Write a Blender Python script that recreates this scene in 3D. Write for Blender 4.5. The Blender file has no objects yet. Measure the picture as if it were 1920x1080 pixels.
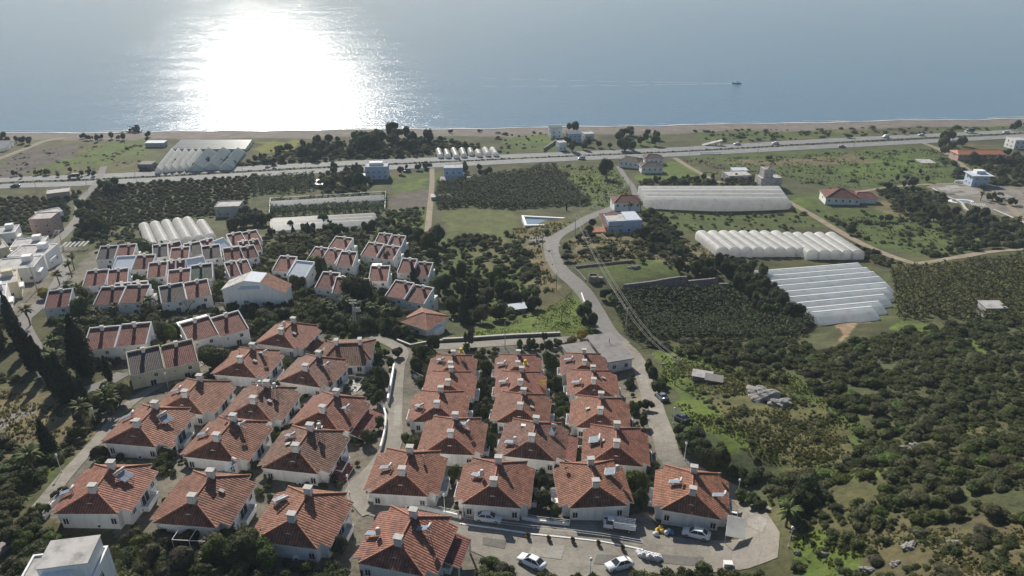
import bpy, bmesh, math, random
import numpy as np
from mathutils import Vector, Matrix, Euler
R = math.radians
scene = bpy.context.scene
COL = scene.collection
rng = random.Random(7)
nrng = np.random.default_rng(7)

# ------------------------------------------------------------------ camera, sky, sun, exposure
FPX, PITCH, CAMH = 1331.0, R(25.5), 130.0
cam_d = bpy.data.cameras.new('camera'); cam = bpy.data.objects.new('camera', cam_d); COL.objects.link(cam)
cam.location = (0, 0, CAMH); cam.rotation_euler = (R(90) - PITCH, 0, 0)
cam_d.sensor_width = 36.0; cam_d.lens = 36.0 * FPX / 1920.0
cam_d.clip_start = 1.0; cam_d.clip_end = 30000.0
scene.camera = cam
SUN_EL, SUN_AZ = R(29.5), R(-18.2)
world = bpy.data.worlds.new('World'); scene.world = world; world.use_nodes = True
wn = world.node_tree; wn.nodes.clear()
wo = wn.nodes.new('ShaderNodeOutputWorld'); wb = wn.nodes.new('ShaderNodeBackground'); ws = wn.nodes.new('ShaderNodeTexSky')
ws.sky_type = 'NISHITA'; ws.sun_disc = False; ws.sun_elevation = SUN_EL; ws.sun_rotation = SUN_AZ
ws.air_density = 1.0; ws.dust_density = 0.5; ws.ozone_density = 1.5
wb.inputs['Strength'].default_value = 0.068
wn.links.new(ws.outputs[0], wb.inputs[0]); wn.links.new(wb.outputs[0], wo.inputs[0])
sun_d = bpy.data.lights.new('sun', 'SUN'); sun = bpy.data.objects.new('sun', sun_d); COL.objects.link(sun)
sun_d.energy = 5.2; sun_d.angle = R(0.53); sun_d.color = (1.0, 0.93, 0.82)
to_sun = Vector((math.sin(SUN_AZ) * math.cos(SUN_EL), math.cos(SUN_AZ) * math.cos(SUN_EL), math.sin(SUN_EL)))
sun.rotation_euler = to_sun.to_track_quat('Z', 'Y').to_euler(); sun.location = to_sun * 900
vs = scene.view_settings
vs.view_transform = 'Standard'; vs.look = 'None'; vs.gamma = 1.0; vs.exposure = 0.35; vs.use_curve_mapping = False
scene.cycles.volume_bounces = 0; scene.cycles.max_bounces = 6; scene.cycles.transparent_max_bounces = 8

# ------------------------------------------------------------------ tagging
def tag(o, label=None, cat=None, group=None, kind=None):
    if label: o['label'] = label
    if cat: o['category'] = cat
    if group: o['group'] = group
    if kind: o['kind'] = kind
    return o
def E(name, loc, rz=0, label=None, cat=None, group=None):
    o = bpy.data.objects.new(name, None); COL.objects.link(o)
    o.location = loc; o.rotation_euler = (0, 0, rz); o.empty_display_size = 0.3
    return tag(o, label, cat, group)
def link(name, me, parent=None, loc=(0, 0, 0), rz=0):
    o = bpy.data.objects.new(name, me); COL.objects.link(o); o.location = loc; o.rotation_euler = (0, 0, rz)
    if parent is not None: o.parent = parent
    return o
def copy_tree(o, parent=None):
    c = o.copy(); COL.objects.link(c)
    if parent is not None: c.parent = parent
    for ch in o.children: copy_tree(ch, c)
    return c

# ------------------------------------------------------------------ mesh builder
class MB:
    def __init__(s): s.v = []; s.f = []; s.m = []
    def poly(s, pts, mat=0):
        n = len(s.v); s.v += [tuple(p) for p in pts]; s.f.append(list(range(n, n + len(pts)))); s.m.append(mat); return s
    def box(s, cx, cy, z0, sx, sy, z1, rot=0, mat=0, top=None):
        c, d = math.cos(rot), math.sin(rot); n = len(s.v)
        t = top or 1.0
        for z, k in ((z0, 1.0), (z1, t)):
            for a, b in ((-1, -1), (1, -1), (1, 1), (-1, 1)):
                x, y = a * sx / 2 * k, b * sy / 2 * k
                s.v.append((cx + x * c - y * d, cy + x * d + y * c, z))
        for q in ((3, 2, 1, 0), (4, 5, 6, 7), (0, 1, 5, 4), (1, 2, 6, 5), (2, 3, 7, 6), (3, 0, 4, 7)):
            s.f.append([n + i for i in q]); s.m.append(mat)
        return s
    def prism(s, pts, z0, z1, mat=0, topmat=None):
        n = len(s.v); k = len(pts)
        a = sum(pts[i][0] * pts[(i + 1) % k][1] - pts[(i + 1) % k][0] * pts[i][1] for i in range(k))
        if a < 0: pts = pts[::-1]
        s.v += [(p[0], p[1], z0) for p in pts] + [(p[0], p[1], z1) for p in pts]
        s.f.append([n + i for i in range(k)][::-1]); s.m.append(mat)
        s.f.append([n + k + i for i in range(k)]); s.m.append(mat if topmat is None else topmat)
        for i in range(k):
            j = (i + 1) % k; s.f.append([n + i, n + j, n + k + j, n + k + i]); s.m.append(mat)
        return s
    def slab(s, pts, th, mat=0, side=None):
        """a sloping polygon given thickness downwards"""
        n = len(s.v); k = len(pts)
        s.v += [tuple(p) for p in pts] + [(p[0], p[1], p[2] - th) for p in pts]
        s.f.append([n + i for i in range(k)]); s.m.append(mat)
        s.f.append([n + k + i for i in range(k)][::-1]); s.m.append(mat if side is None else side)
        for i in range(k):
            j = (i + 1) % k; s.f.append([n + j, n + i, n + k + i, n + k + j]); s.m.append(mat if side is None else side)
        return s
    def tube(s, p0, p1, r0, r1=None, n=6, mat=0, caps=True):
        p0, p1 = Vector(p0), Vector(p1); r1 = r0 if r1 is None else r1
        d = (p1 - p0)
        if d.length < 1e-6: return s
        d.normalize(); a = d.orthogonal().normalized(); b = d.cross(a); i0 = len(s.v)
        for p, r in ((p0, r0), (p1, r1)):
            for i in range(n):
                t = 2 * math.pi * i / n; s.v.append(tuple(p + (a * math.cos(t) + b * math.sin(t)) * r))
        for i in range(n):
            j = (i + 1) % n; s.f.append([i0 + i, i0 + j, i0 + n + j, i0 + n + i]); s.m.append(mat)
        if caps:
            s.f.append([i0 + i for i in range(n)][::-1]); s.m.append(mat)
            s.f.append([i0 + n + i for i in range(n)]); s.m.append(mat)
        return s
    def path(s, pts, r, n=6, mat=0):
        for a, b in zip(pts[:-1], pts[1:]):
            s.tube(a, b, r if not callable(r) else r(a), r if not callable(r) else r(b), n, mat)
        return s
    def loft(s, rings, mat=0, close=True, caps=True, capmat=None):
        n = len(s.v); k = len(rings[0])
        for r in rings: s.v += [tuple(p) for p in r]
        for i in range(len(rings) - 1):
            for j in range(k if close else k - 1):
                q = (j + 1) % k
                s.f.append([n + i * k + j, n + i * k + q, n + (i + 1) * k + q, n + (i + 1) * k + j]); s.m.append(mat)
        if caps:
            cm = mat if capmat is None else capmat
            s.f.append([n + j for j in range(k)][::-1]); s.m.append(cm)
            s.f.append([n + (len(rings) - 1) * k + j for j in range(k)]); s.m.append(cm)
        return s
    def mesh(s, name, mats, smooth=False, recalc=False):
        me = bpy.data.meshes.new(name); me.from_pydata(s.v, [], s.f)
        for m in (mats if isinstance(mats, (list, tuple)) else [mats]): me.materials.append(m)
        me.polygons.foreach_set('material_index', s.m)
        if recalc:
            bm = bmesh.new(); bm.from_mesh(me); bmesh.ops.remove_doubles(bm, verts=bm.verts, dist=1e-4)
            bmesh.ops.recalc_face_normals(bm, faces=bm.faces); bm.to_mesh(me); bm.free()
        me.update()
        uv = me.uv_layers.new(name='UVMap'); lv = np.zeros((len(me.loops), 2), np.float32)
        vs_ = me.vertices
        for p in me.polygons:
            nrm = p.normal; h = math.hypot(nrm.x, nrm.y)
            if h < 1e-3: u = Vector((1, 0, 0)); w = Vector((0, 1, 0))
            else: u = Vector((-nrm.y / h, nrm.x / h, 0)); w = nrm.cross(u)
            for li in p.loop_indices:
                c = vs_[me.loops[li].vertex_index].co; lv[li] = (c.dot(u), c.dot(w))
        uv.data.foreach_set('uv', lv.ravel())
        if smooth: me.polygons.foreach_set('use_smooth', [True] * len(me.polygons))
        return me
    def build(s, name, mats, parent=None, loc=(0, 0, 0), rz=0, smooth=False, recalc=False):
        return link(name, s.mesh(name, mats, smooth, recalc), parent, loc, rz)

# ------------------------------------------------------------------ materials
def newmat(name):
    m = bpy.data.materials.new(name); m.use_nodes = True; nt = m.node_tree; nt.nodes.clear()
    out = nt.nodes.new('ShaderNodeOutputMaterial'); return m, nt, out
def nd(nt, t, **kw):
    n = nt.nodes.new('ShaderNode' + t)
    for k, v in kw.items():
        if k in n.inputs.keys(): n.inputs[k].default_value = v
        else: setattr(n, k, v)
    return n
def ramp(nt, fac, stops):
    r = nt.nodes.new('ShaderNodeValToRGB'); e = r.color_ramp.elements
    while len(e) < len(stops): e.new(0.5)
    for i, (p, c) in enumerate(stops): e[i].position = p; e[i].color = (*c, 1) if len(c) == 3 else c
    nt.links.new(fac, r.inputs[0]); return r
def math_(nt, op, a, b=None, c=None):
    n = nt.nodes.new('ShaderNodeMath'); n.operation = op
    for i, x in enumerate((a, b, c)):
        if x is None: continue
        if isinstance(x, (int, float)): n.inputs[i].default_value = x
        else: nt.links.new(x, n.inputs[i])
    return n.outputs[0]
def mixc(nt, fac, a, b, mode='MIX'):
    n = nt.nodes.new('ShaderNodeMix'); n.data_type = 'RGBA'; n.blend_type = mode
    for i, x in ((0, fac), (6, a), (7, b)):
        if isinstance(x, (int, float)): n.inputs[i].default_value = x
        elif isinstance(x, tuple): n.inputs[i].default_value = (*x, 1)
        else: nt.links.new(x, n.inputs[i])
    return n.outputs[2]
def sc(c, k): return tuple(min(1, x * k) for x in c)
def pm(name, col, rough=0.8, var=0.18, scale=0.8, spec=0.3, bump=0.0, metal=0.0, streak=False, objvar=0.0):
    m, nt, out = newmat(name); L = nt.links.new
    g = nd(nt, 'NewGeometry'); n1 = nd(nt, 'TexNoise', Scale=scale, Detail=6.0, Roughness=0.65)
    if streak:
        mp = nd(nt, 'Mapping'); mp.inputs['Scale'].default_value = (1.6, 1.6, 0.25); L(g.outputs['Position'], mp.inputs[0]); L(mp.outputs[0], n1.inputs['Vector'])
    else: L(g.outputs['Position'], n1.inputs['Vector'])
    r = ramp(nt, n1.outputs[0], [(0.25, sc(col, 1 - var * 1.6)), (0.5, col), (0.78, sc(col, 1 + var * 0.7))])
    c = r.outputs[0]
    if objvar:
        oi = nd(nt, 'ObjectInfo'); h = nd(nt, 'HueSaturation'); L(c, h.inputs['Color'])
        L(math_(nt, 'MULTIPLY_ADD', oi.outputs['Random'], objvar * 2, 1 - objvar), h.inputs['Value']); c = h.outputs[0]
    b = nd(nt, 'BsdfPrincipled', Roughness=rough, Metallic=metal); b.inputs['Specular IOR Level'].default_value = spec
    L(c, b.inputs['Base Color'])
    if bump:
        n2 = nd(nt, 'TexNoise', Scale=scale * 9, Detail=4.0); L(g.outputs['Position'], n2.inputs['Vector'])
        bp = nd(nt, 'Bump', Strength=bump, Distance=0.1); L(n2.outputs[0], bp.inputs['Height']); L(bp.outputs[0], b.inputs['Normal'])
    L(b.outputs[0], out.inputs[0]); return m
def tile_mat(name, col, var=0.25, pu=0.36, pv=0.42):
    m, nt, out = newmat(name); L = nt.links.new
    uv = nd(nt, 'UVMap'); sp = nd(nt, 'SeparateXYZ'); L(uv.outputs[0], sp.inputs[0]); oi = nd(nt, 'ObjectInfo')
    fu = math_(nt, 'DIVIDE', sp.outputs[0], pu); fv = math_(nt, 'DIVIDE', sp.outputs[1], pv)
    cu = math_(nt, 'FLOOR', fu); cv = math_(nt, 'FLOOR', fv); tu = math_(nt, 'FRACT', fu); tv = math_(nt, 'FRACT', fv)
    cb = nd(nt, 'CombineXYZ'); L(cu, cb.inputs[0]); L(cv, cb.inputs[1]); L(math_(nt, 'MULTIPLY', oi.outputs['Random'], 57.0), cb.inputs[2])
    wn_ = nd(nt, 'TexWhiteNoise'); L(cb.outputs[0], wn_.inputs['Vector'])
    g = nd(nt, 'NewGeometry'); n1 = nd(nt, 'TexNoise', Scale=0.55, Detail=7.0, Roughness=0.7); L(g.outputs['Position'], n1.inputs['Vector'])
    base = ramp(nt, wn_.outputs['Value'], [(0.0, sc(col, 1 - var * 1.5)), (0.35, sc(col, 0.95)), (0.8, sc(col, 1.1)), (1.0, (min(1, col[0] * 1.28), col[1] * 1.34, col[2] * 1.3))])
    st = ramp(nt, n1.outputs[0], [(0.3, (0.45, 0.42, 0.42)), (0.52, (1, 1, 1)), (0.8, (1.12, 1.08, 1.05))])
    c = mixc(nt, 1.0, base.outputs[0], st.outputs[0], 'MULTIPLY')
    # colour darkened along the laps and valleys between the tiles
    lap = ramp(nt, tv, [(0.0, (0.5, 0.48, 0.48)), (0.16, (1, 1, 1)), (1.0, (1, 1, 1))])
    val = ramp(nt, math_(nt, 'ABSOLUTE', math_(nt, 'SUBTRACT', tu, 0.5)), [(0.0, (1, 1, 1)), (0.25, (1, 1, 1)), (0.5, (0.28, 0.26, 0.26))])
    c = mixc(nt, 0.6, c, lap.outputs[0], 'MULTIPLY'); c = mixc(nt, 0.9, c, val.outputs[0], 'MULTIPLY')
    hs = nd(nt, 'HueSaturation'); L(c, hs.inputs['Color']); L(math_(nt, 'MULTIPLY_ADD', oi.outputs['Random'], 0.28, 0.82), hs.inputs['Value']); L(math_(nt, 'MULTIPLY_ADD', math_(nt, 'FRACT', math_(nt, 'MULTIPLY', oi.outputs['Random'], 7.3)), 0.010, 0.496), hs.inputs['Hue'])
    hgt = math_(nt, 'ADD', math_(nt, 'MULTIPLY', math_(nt, 'SINE', math_(nt, 'MULTIPLY', tu, math.pi)), 0.075), math_(nt, 'MULTIPLY', math_(nt, 'SUBTRACT', 1.0, tv), 0.07))
    bp = nd(nt, 'Bump', Strength=0.9, Distance=1.0); L(hgt, bp.inputs['Height'])
    b = nd(nt, 'BsdfPrincipled', Roughness=0.75); b.inputs['Specular IOR Level'].default_value = 0.25
    L(hs.outputs[0], b.inputs['Base Color']); L(bp.outputs[0], b.inputs['Normal']); L(b.outputs[0], out.inputs[0]); return m
def leaf_mat(name, c1, c2, scale=0.6, transl=0.38, attr=False):
    m, nt, out = newmat(name); L = nt.links.new
    g = nd(nt, 'NewGeometry'); n1 = nd(nt, 'TexNoise', Scale=scale, Detail=5.0, Roughness=0.7); L(g.outputs['Position'], n1.inputs['Vector'])
    f = n1.outputs[0]
    if attr:
        at_ = nd(nt, 'Attribute', attribute_name='tint'); f = math_(nt, 'ADD', math_(nt, 'MULTIPLY', f, 0.4), math_(nt, 'MULTIPLY', at_.outputs['Fac'], 0.6))
    r = ramp(nt, f, [(0.28, c1), (0.5, tuple((a + b) / 2 for a, b in zip(c1, c2))), (0.72, c2)])
    oi = nd(nt, 'ObjectInfo'); hs = nd(nt, 'HueSaturation'); L(r.outputs[0], hs.inputs['Color'])
    L(math_(nt, 'MULTIPLY_ADD', oi.outputs['Random'], 0.5, 0.75), hs.inputs['Value'])
    L(math_(nt, 'MULTIPLY_ADD', oi.outputs['Random'], 0.05, 0.475), hs.inputs['Hue'])
    d = nd(nt, 'BsdfPrincipled', Roughness=0.6); d.inputs['Specular IOR Level'].default_value = 0.08; t = nd(nt, 'BsdfTranslucent'); mx = nd(nt, 'MixShader'); mx.inputs[0].default_value = transl
    L(hs.outputs[0], d.inputs[0]); L(hs.outputs[0], t.inputs[0]); L(d.outputs[0], mx.inputs[1]); L(t.outputs[0], mx.inputs[2]); L(mx.outputs[0], out.inputs[0]); return m
def conc_mat(name, col, k=1.0):
    m, nt, out = newmat(name); L = nt.links.new
    g = nd(nt, 'NewGeometry'); n1 = nd(nt, 'TexNoise', Scale=0.22, Detail=9.0, Roughness=0.72, Distortion=0.6); L(g.outputs['Position'], n1.inputs['Vector'])
    n2 = nd(nt, 'TexNoise', Scale=2.2, Detail=6.0, Roughness=0.7); L(g.outputs['Position'], n2.inputs['Vector'])
    r = ramp(nt, n1.outputs[0], [(0.28, sc(col, 1 - 0.45 * k)), (0.42, sc(col, 1 - 0.15 * k)), (0.55, col), (0.75, sc(col, 1 + 0.28 * k))]); r2 = ramp(nt, n2.outputs[0], [(0.3, (0.82, 0.82, 0.82)), (0.7, (1.14, 1.13, 1.1))])
    v = nd(nt, 'TexVoronoi', Scale=0.23); v.feature = 'DISTANCE_TO_EDGE'; ds = nd(nt, 'VectorMath'); ds.operation = 'ADD'; L(g.outputs['Position'], ds.inputs[0]); L(n2.outputs['Color'], ds.inputs[1]); L(ds.outputs[0], v.inputs['Vector'])
    cr = ramp(nt, v.outputs['Distance'], [(0.0, (0.62, 0.6, 0.58)), (0.016, (1, 1, 1))])
    c = mixc(nt, 1.0, r.outputs[0], r2.outputs[0], 'MULTIPLY'); c = mixc(nt, 0.8, c, cr.outputs[0], 'MULTIPLY')
    b = nd(nt, 'BsdfPrincipled', Roughness=0.9); b.inputs['Specular IOR Level'].default_value = 0.25; L(c, b.inputs['Base Color'])
    bp = nd(nt, 'Bump', Strength=0.25, Distance=0.05); L(n2.outputs[0], bp.inputs['Height']); L(bp.outputs[0], b.inputs['Normal']); L(b.outputs[0], out.inputs[0]); return m
def film_mat(name, col):
    m, nt, out = newmat(name); L = nt.links.new
    g = nd(nt, 'NewGeometry'); n1 = nd(nt, 'TexNoise', Scale=0.35, Detail=6.0, Roughness=0.65); L(g.outputs['Position'], n1.inputs['Vector'])
    r = ramp(nt, n1.outputs[0], [(0.3, sc(col, 0.82)), (0.5, col), (0.75, sc(col, 1.1))])
    b = nd(nt, 'BsdfPrincipled', Roughness=0.35); t = nd(nt, 'BsdfTranslucent'); mx = nd(nt, 'MixShader'); mx.inputs[0].default_value = 0.66
    L(r.outputs[0], b.inputs[0]); L(r.outputs[0], t.inputs[0]); L(b.outputs[0], mx.inputs[1]); L(t.outputs[0], mx.inputs[2]); L(mx.outputs[0], out.inputs[0]); return m
M = {}
M['stucco'] = pm('white_stucco', (0.83, 0.82, 0.80), 0.85, 0.13, 0.9, streak=True, objvar=0.05)
M['cream'] = pm('cream_stucco', (0.62, 0.57, 0.42), 0.85, 0.16, 0.9, streak=True)
M['pink'] = pm('pink_stucco', (0.50, 0.36, 0.30), 0.85, 0.16, 0.9, streak=True)
M['bluewall'] = pm('pale_blue_wall', (0.48, 0.58, 0.72), 0.85, 0.12, 0.9, streak=True)
M['trim'] = pm('white_trim', (0.84, 0.83, 0.81), 0.6, 0.06, 2.0)
M['tile'] = tile_mat('terracotta_tiles', (0.265, 0.115, 0.077), 0.17, 0.42, 0.46)
M['tile_brown'] = tile_mat('aged_brown_tiles', (0.215, 0.11, 0.08), 0.26, 0.42, 0.46)
M['tile_orange'] = tile_mat('fresh_orange_tiles', (0.285, 0.122, 0.078), 0.14, 0.42, 0.46)
M['sheet'] = film_mat('greenhouse_sheet', (0.74, 0.79, 0.83))
M['tile_red'] = tile_mat('red_roof_tiles', (0.25, 0.095, 0.076), 0.2, pu=0.4, pv=0.45)
M['tile_dark'] = tile_mat('dark_roof_tiles', (0.085, 0.072, 0.072), 0.15)
M['tile_maroon'] = tile_mat('maroon_roof_tiles', (0.18, 0.06, 0.052), 0.15)
M['tile_green'] = tile_mat('green_roof_sheet', (0.05, 0.075, 0.06), 0.12)
M['tile_pale'] = pm('pale_metal_roof', (0.55, 0.60, 0.66), 0.75, 0.15, 1.2)
M['ridge'] = pm('ridge_tile', (0.42, 0.19, 0.12), 0.8, 0.25, 2.5)
M['chimney'] = pm('chimney_render', (0.66, 0.64, 0.61), 0.85, 0.18, 1.6, streak=True)
M['cap'] = pm('chimney_cap', (0.50, 0.48, 0.45), 0.85, 0.2, 2.0)
M['glass'] = pm('window_glass', (0.03, 0.038, 0.045), 0.08, 0.2, 2.0, spec=0.6)
M['glassblue'] = pm('solar_glass', (0.22, 0.27, 0.33), 0.7, 0.2, 2.0, spec=0.12)
M['metal'] = pm('grey_metal', (0.36, 0.37, 0.38), 0.6, 0.12, 2.0, metal=0.3)
M['tank'] = pm('white_tank', (0.50, 0.48, 0.44), 0.5, 0.1, 2.0)
M['yellow'] = pm('yellow_paint', (0.62, 0.42, 0.05), 0.6, 0.15, 2.0)
M['dark'] = pm('dark_metal', (0.035, 0.035, 0.037), 0.5, 0.2, 2.0)
M['tyre'] = pm('tyre_rubber', (0.02, 0.02, 0.02), 0.85, 0.1, 2.0)
M['carwhite'] = pm('white_car_paint', (0.78, 0.79, 0.80), 0.22, 0.03, 1.0, spec=0.6)
M['cardark'] = pm('dark_car_paint', (0.03, 0.04, 0.055), 0.2, 0.05, 1.0, spec=0.6)
M['carblue'] = pm('blue_grey_car_paint', (0.09, 0.12, 0.17), 0.2, 0.05, 1.0, spec=0.6)
M['lamp'] = pm('lamp_glass', (0.8, 0.8, 0.78), 0.3, 0.05, 2.0)
M['wood'] = pm('old_wood', (0.20, 0.13, 0.075), 0.85, 0.3, 2.0)
M['bark'] = pm('bark', (0.13, 0.10, 0.075), 0.95, 0.35, 3.0, bump=0.4)
M['palmbark'] = pm('palm_bark', (0.19, 0.14, 0.095), 0.95, 0.35, 3.0, bump=0.4)
M['concrete'] = conc_mat('pale_concrete', (0.235, 0.217, 0.188))
M['patch'] = conc_mat('newer_concrete', (0.28, 0.265, 0.24)); M['oldpatch'] = conc_mat('dark_patch', (0.15, 0.142, 0.13))
M['roofslab'] = pm('weathered_flat_roof', (0.46, 0.44, 0.42), 0.9, 0.35, 0.45)
M['greyslab'] = pm('grey_felt_roof', (0.24, 0.225, 0.215), 0.9, 0.25, 0.5)
M['asphalt'] = conc_mat('worn_asphalt', (0.185, 0.178, 0.172), 0.5)
M['highway'] = pm('highway_asphalt', (0.20, 0.205, 0.21), 0.85, 0.12, 0.1)
M['paintwhite'] = pm('road_paint', (0.7, 0.7, 0.68), 0.7, 0.15, 1.0)
M['stonewall'] = pm('rubble_stone', (0.25, 0.225, 0.20), 0.95, 0.55, 1.4, bump=0.6)
M['rock'] = pm('limestone', (0.25, 0.24, 0.225), 0.9, 0.4, 0.9, bump=0.6)
M['film'] = film_mat('plastic_film', (0.84, 0.84, 0.82))
M['filmblue'] = film_mat('bluish_film', (0.33, 0.41, 0.44))
M['filmend'] = film_mat('film_end_wall', (0.72, 0.73, 0.73))
M['tarp'] = pm('blue_tarp', (0.10, 0.22, 0.42), 0.6, 0.2, 1.0)
M['sack'] = pm('white_sack', (0.62, 0.62, 0.64), 0.8, 0.12, 2.5)
M['dirt'] = pm('dirt_track', (0.25, 0.205, 0.15), 0.95, 0.25, 0.3, bump=0.2)
M['poolwater'] = pm('pool_water', (0.20, 0.27, 0.34), 0.12, 0.1, 0.5, spec=0.5)
M['foam'] = pm('sea_foam', (0.62, 0.63, 0.62), 0.8, 0.2, 0.3)
M['pole'] = pm('pole_concrete', (0.45, 0.43, 0.40), 0.8, 0.12, 1.5)
M['wire'] = pm('wire', (0.42, 0.40, 0.36), 0.4, 0.05, 1.0)
M['orange'] = pm('orange_sheet', (0.45, 0.17, 0.08), 0.7, 0.15, 0.8)
M['pot'] = pm('terracotta_pot', (0.30, 0.12, 0.07), 0.8, 0.15, 2.0)
M['leaf_dark'] = leaf_mat('dark_foliage', (0.042, 0.055, 0.025), (0.094, 0.108, 0.044))
M['leaf_mid'] = leaf_mat('green_foliage', (0.050, 0.072, 0.021), (0.112, 0.145, 0.040))
M['leaf_olive'] = leaf_mat('olive_foliage', (0.062, 0.067, 0.034), (0.138, 0.137, 0.070))
M['leaf_lime'] = leaf_mat('lime_foliage', (0.06, 0.085, 0.020), (0.13, 0.155, 0.036))
M['leaf_grey'] = leaf_mat('greyish_scrub', (0.062, 0.060, 0.042), (0.12, 0.112, 0.076))
M['leaf_cypress'] = leaf_mat('cypress_foliage', (0.018, 0.027, 0.014), (0.038, 0.050, 0.022), transl=0.12)
M['leaf_palm'] = leaf_mat('palm_fronds', (0.060, 0.075, 0.025), (0.14, 0.155, 0.055), transl=0.25)
M['leaf_dry'] = leaf_mat('dry_fronds', (0.12, 0.085, 0.045), (0.20, 0.145, 0.075))
M['leaf_yellow'] = leaf_mat('yellow_foliage', (0.16, 0.14, 0.02), (0.26, 0.22, 0.03))
M['mass'] = leaf_mat('scrub_mass', (0.046, 0.060, 0.025), (0.128, 0.134, 0.056), attr=True)
M['banana'] = leaf_mat('banana_leaves', (0.042, 0.064, 0.023), (0.140, 0.165, 0.060), attr=True)
M['bananadry'] = leaf_mat('yellowing_banana_leaves', (0.05, 0.052, 0.022), (0.20, 0.165, 0.05), attr=True)
M['grass'] = leaf_mat('grass_blades', (0.06, 0.075, 0.018), (0.15, 0.16, 0.045), attr=True)
M['drygrass'] = leaf_mat('dry_grass', (0.085, 0.078, 0.035), (0.19, 0.165, 0.085), attr=True)
# ------------------------------------------------------------------ view rays and terrain
CP, SP = math.cos(PITCH), math.sin(PITCH)
def ray(px, py):
    u = (px - 960) / FPX; v = (540 - py) / FPX
    return u, CP + v * SP, -SP + v * CP
def atz(px, py, z):
    a, b, c = ray(px, py); t = (z - CAMH) / c; return a * t, b * t, z
def eave_plane(x, y): return 51 - 0.17 * (y - 80) - 0.05 * x
ctrl = []
for x, y in ((-62, 84), (-65, 110), (-63, 135), (-50, 160), (-15, 72), (-35, 95), (-15, 100), (-42, 120), (-15, 125), (-15, 148), (5, 95), (5, 120), (3, 150), (20, 108), (20, 130), (19, 150), (30, 92), (32, 78), (15, 78), (-40, 70), (0, 60), (-60, 60), (40, 100)):
    ctrl.append((x, y, eave_plane(x, y) - 4.2))
for px, py, z in ((960, 638, 33), (1120, 620, 31), (1090, 545, 28), (1045, 470, 24), (1100, 410, 19), (1165, 430, 20.5), (1180, 350, 10.5), (900, 560, 21.5), (870, 480, 16.5),
                  (960, 590, 27), (1000, 540, 25), (900, 420, 13), (820, 400, 10), (790, 530, 25), (650, 520, 29), (600, 480, 25), (740, 470, 20), (480, 560, 33), (400, 640, 38), (260, 660, 38.5),
                  (340, 560, 32.5), (400, 480, 24), (260, 500, 26), (110, 570, 31), (470, 440, 18), (330, 425, 13), (60, 500, 23), (120, 420, 11.5), (60, 640, 35), (0, 750, 40), (100, 800, 42), (0, 900, 46), (140, 1060, 50), (-100, 1060, 52),
                  (0, 345, 4), (300, 335, 4), (600, 322, 4), (960, 300, 4), (1250, 287, 4), (1500, 274, 4), (1900, 252, 4), (-300, 360, 4), (2200, 235, 4), (200, 385, 7), (600, 380, 7.5), (900, 370, 8), (1060, 350, 8), (1340, 400, 11.5), (1600, 330, 6), (1850, 330, 9),
                  (1590, 375, 11), (1800, 450, 18), (1560, 430, 13), (1700, 490, 20), (1460, 470, 16), (200, 290, 3.2), (600, 280, 3.2), (1000, 275, 3.2), (1600, 250, 3.2), (2000, 240, 3.5), (-200, 300, 3.2), (0, 262, 2.4), (600, 258, 2.4), (1000, 252, 2.4), (1500, 240, 2.4), (1900, 232, 2.4),
                  (1300, 590, 24), (1250, 522, 27.5), (1420, 590, 25.5), (1550, 570, 26), (1750, 560, 28), (1900, 560, 30), (1300, 650, 33), (1550, 670, 36.5), (1800, 680, 40), (1900, 800, 51), (1550, 800, 44.5), (1700, 900, 53), (1900, 1000, 62),
                  (1500, 1000, 49.5), (1600, 1080, 53), (1900, 1080, 66), (1260, 760, 40), (1320, 850, 44), (2100, 900, 60), (2100, 600, 38), (2100, 430, 22)):
    ctrl.append(atz(px, py, z))
ctrl = np.array(ctrl)
ctrl = np.vstack([ctrl, [[0, 30, 59], [-150, 40, 62], [150, 40, 72], [0, -30, 68], [-200, -30, 70], [220, -30, 88], [-260, 150, 48], [260, 150, 62]]])
def tps_k(d2): return 0.5 * d2 * np.log(np.maximum(d2, 1e-9))
SCL = 100.0
cx = ctrl[:, :2] / SCL; n_ = len(cx)
Km = tps_k(((cx[:, None] - cx[None]) ** 2).sum(-1)) + np.eye(n_) * 0.0006
Pm = np.hstack([np.ones((n_, 1)), cx]); A_ = np.block([[Km, Pm], [Pm.T, np.zeros((3, 3))]])
wsol = np.linalg.solve(A_, np.concatenate([ctrl[:, 2], np.zeros(3)]))
coast = np.array([(-1200, 520), (-800, 535), (-401, 553.9), (-200, 562), (0, 572.3), (200, 588), (427, 608.3), (800, 640), (1300, 690)], float)
def coast_y(x): return np.interp(x, coast[:, 0], coast[:, 1]) + 1.6 * np.sin(x / 23.0) + 0.9 * np.sin(x / 7.3 + 1)
def wav(x, y, s, seed=0):
    """cheap smooth noise in about -1..1"""
    a = np.sin(x / s * 1.7 + seed + 1.3 * np.sin(y / s * 1.1 + seed * 2.1)); b = np.sin(y / s * 1.9 + 2 + seed * 1.7 + 1.4 * np.sin(x / s * 0.9 + 4 + seed))
    c = np.sin((x + y) / s * 1.2 + 1.1 * np.sin((x - y) / s * 1.5 + seed)); return (a + b + c) / 3
NU = 740; ULIM = 1.15; YO = 100.0
rowy = [-30.0]
while rowy[-1] < 760: rowy.append(rowy[-1] + (3.0 if rowy[-1] < 40 else 0.45 + 0.0038 * rowy[-1]))
rowy = np.array(rowy); NR = len(rowy); us = np.linspace(-ULIM, ULIM, NU)
GY = np.repeat(rowy[:, None], NU, 1); GX = us[None] * (GY + YO)
q = np.stack([GX.ravel(), GY.ravel()], 1) / SCL; GZ = np.zeros(len(q))
for i in range(0, len(q), 20000):
    s_ = slice(i, i + 20000); d2 = ((q[s_, None] - cx[None]) ** 2).sum(-1)
    GZ[s_] = tps_k(d2) @ wsol[:n_] + wsol[n_] + q[s_] @ wsol[n_ + 1:]
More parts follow.
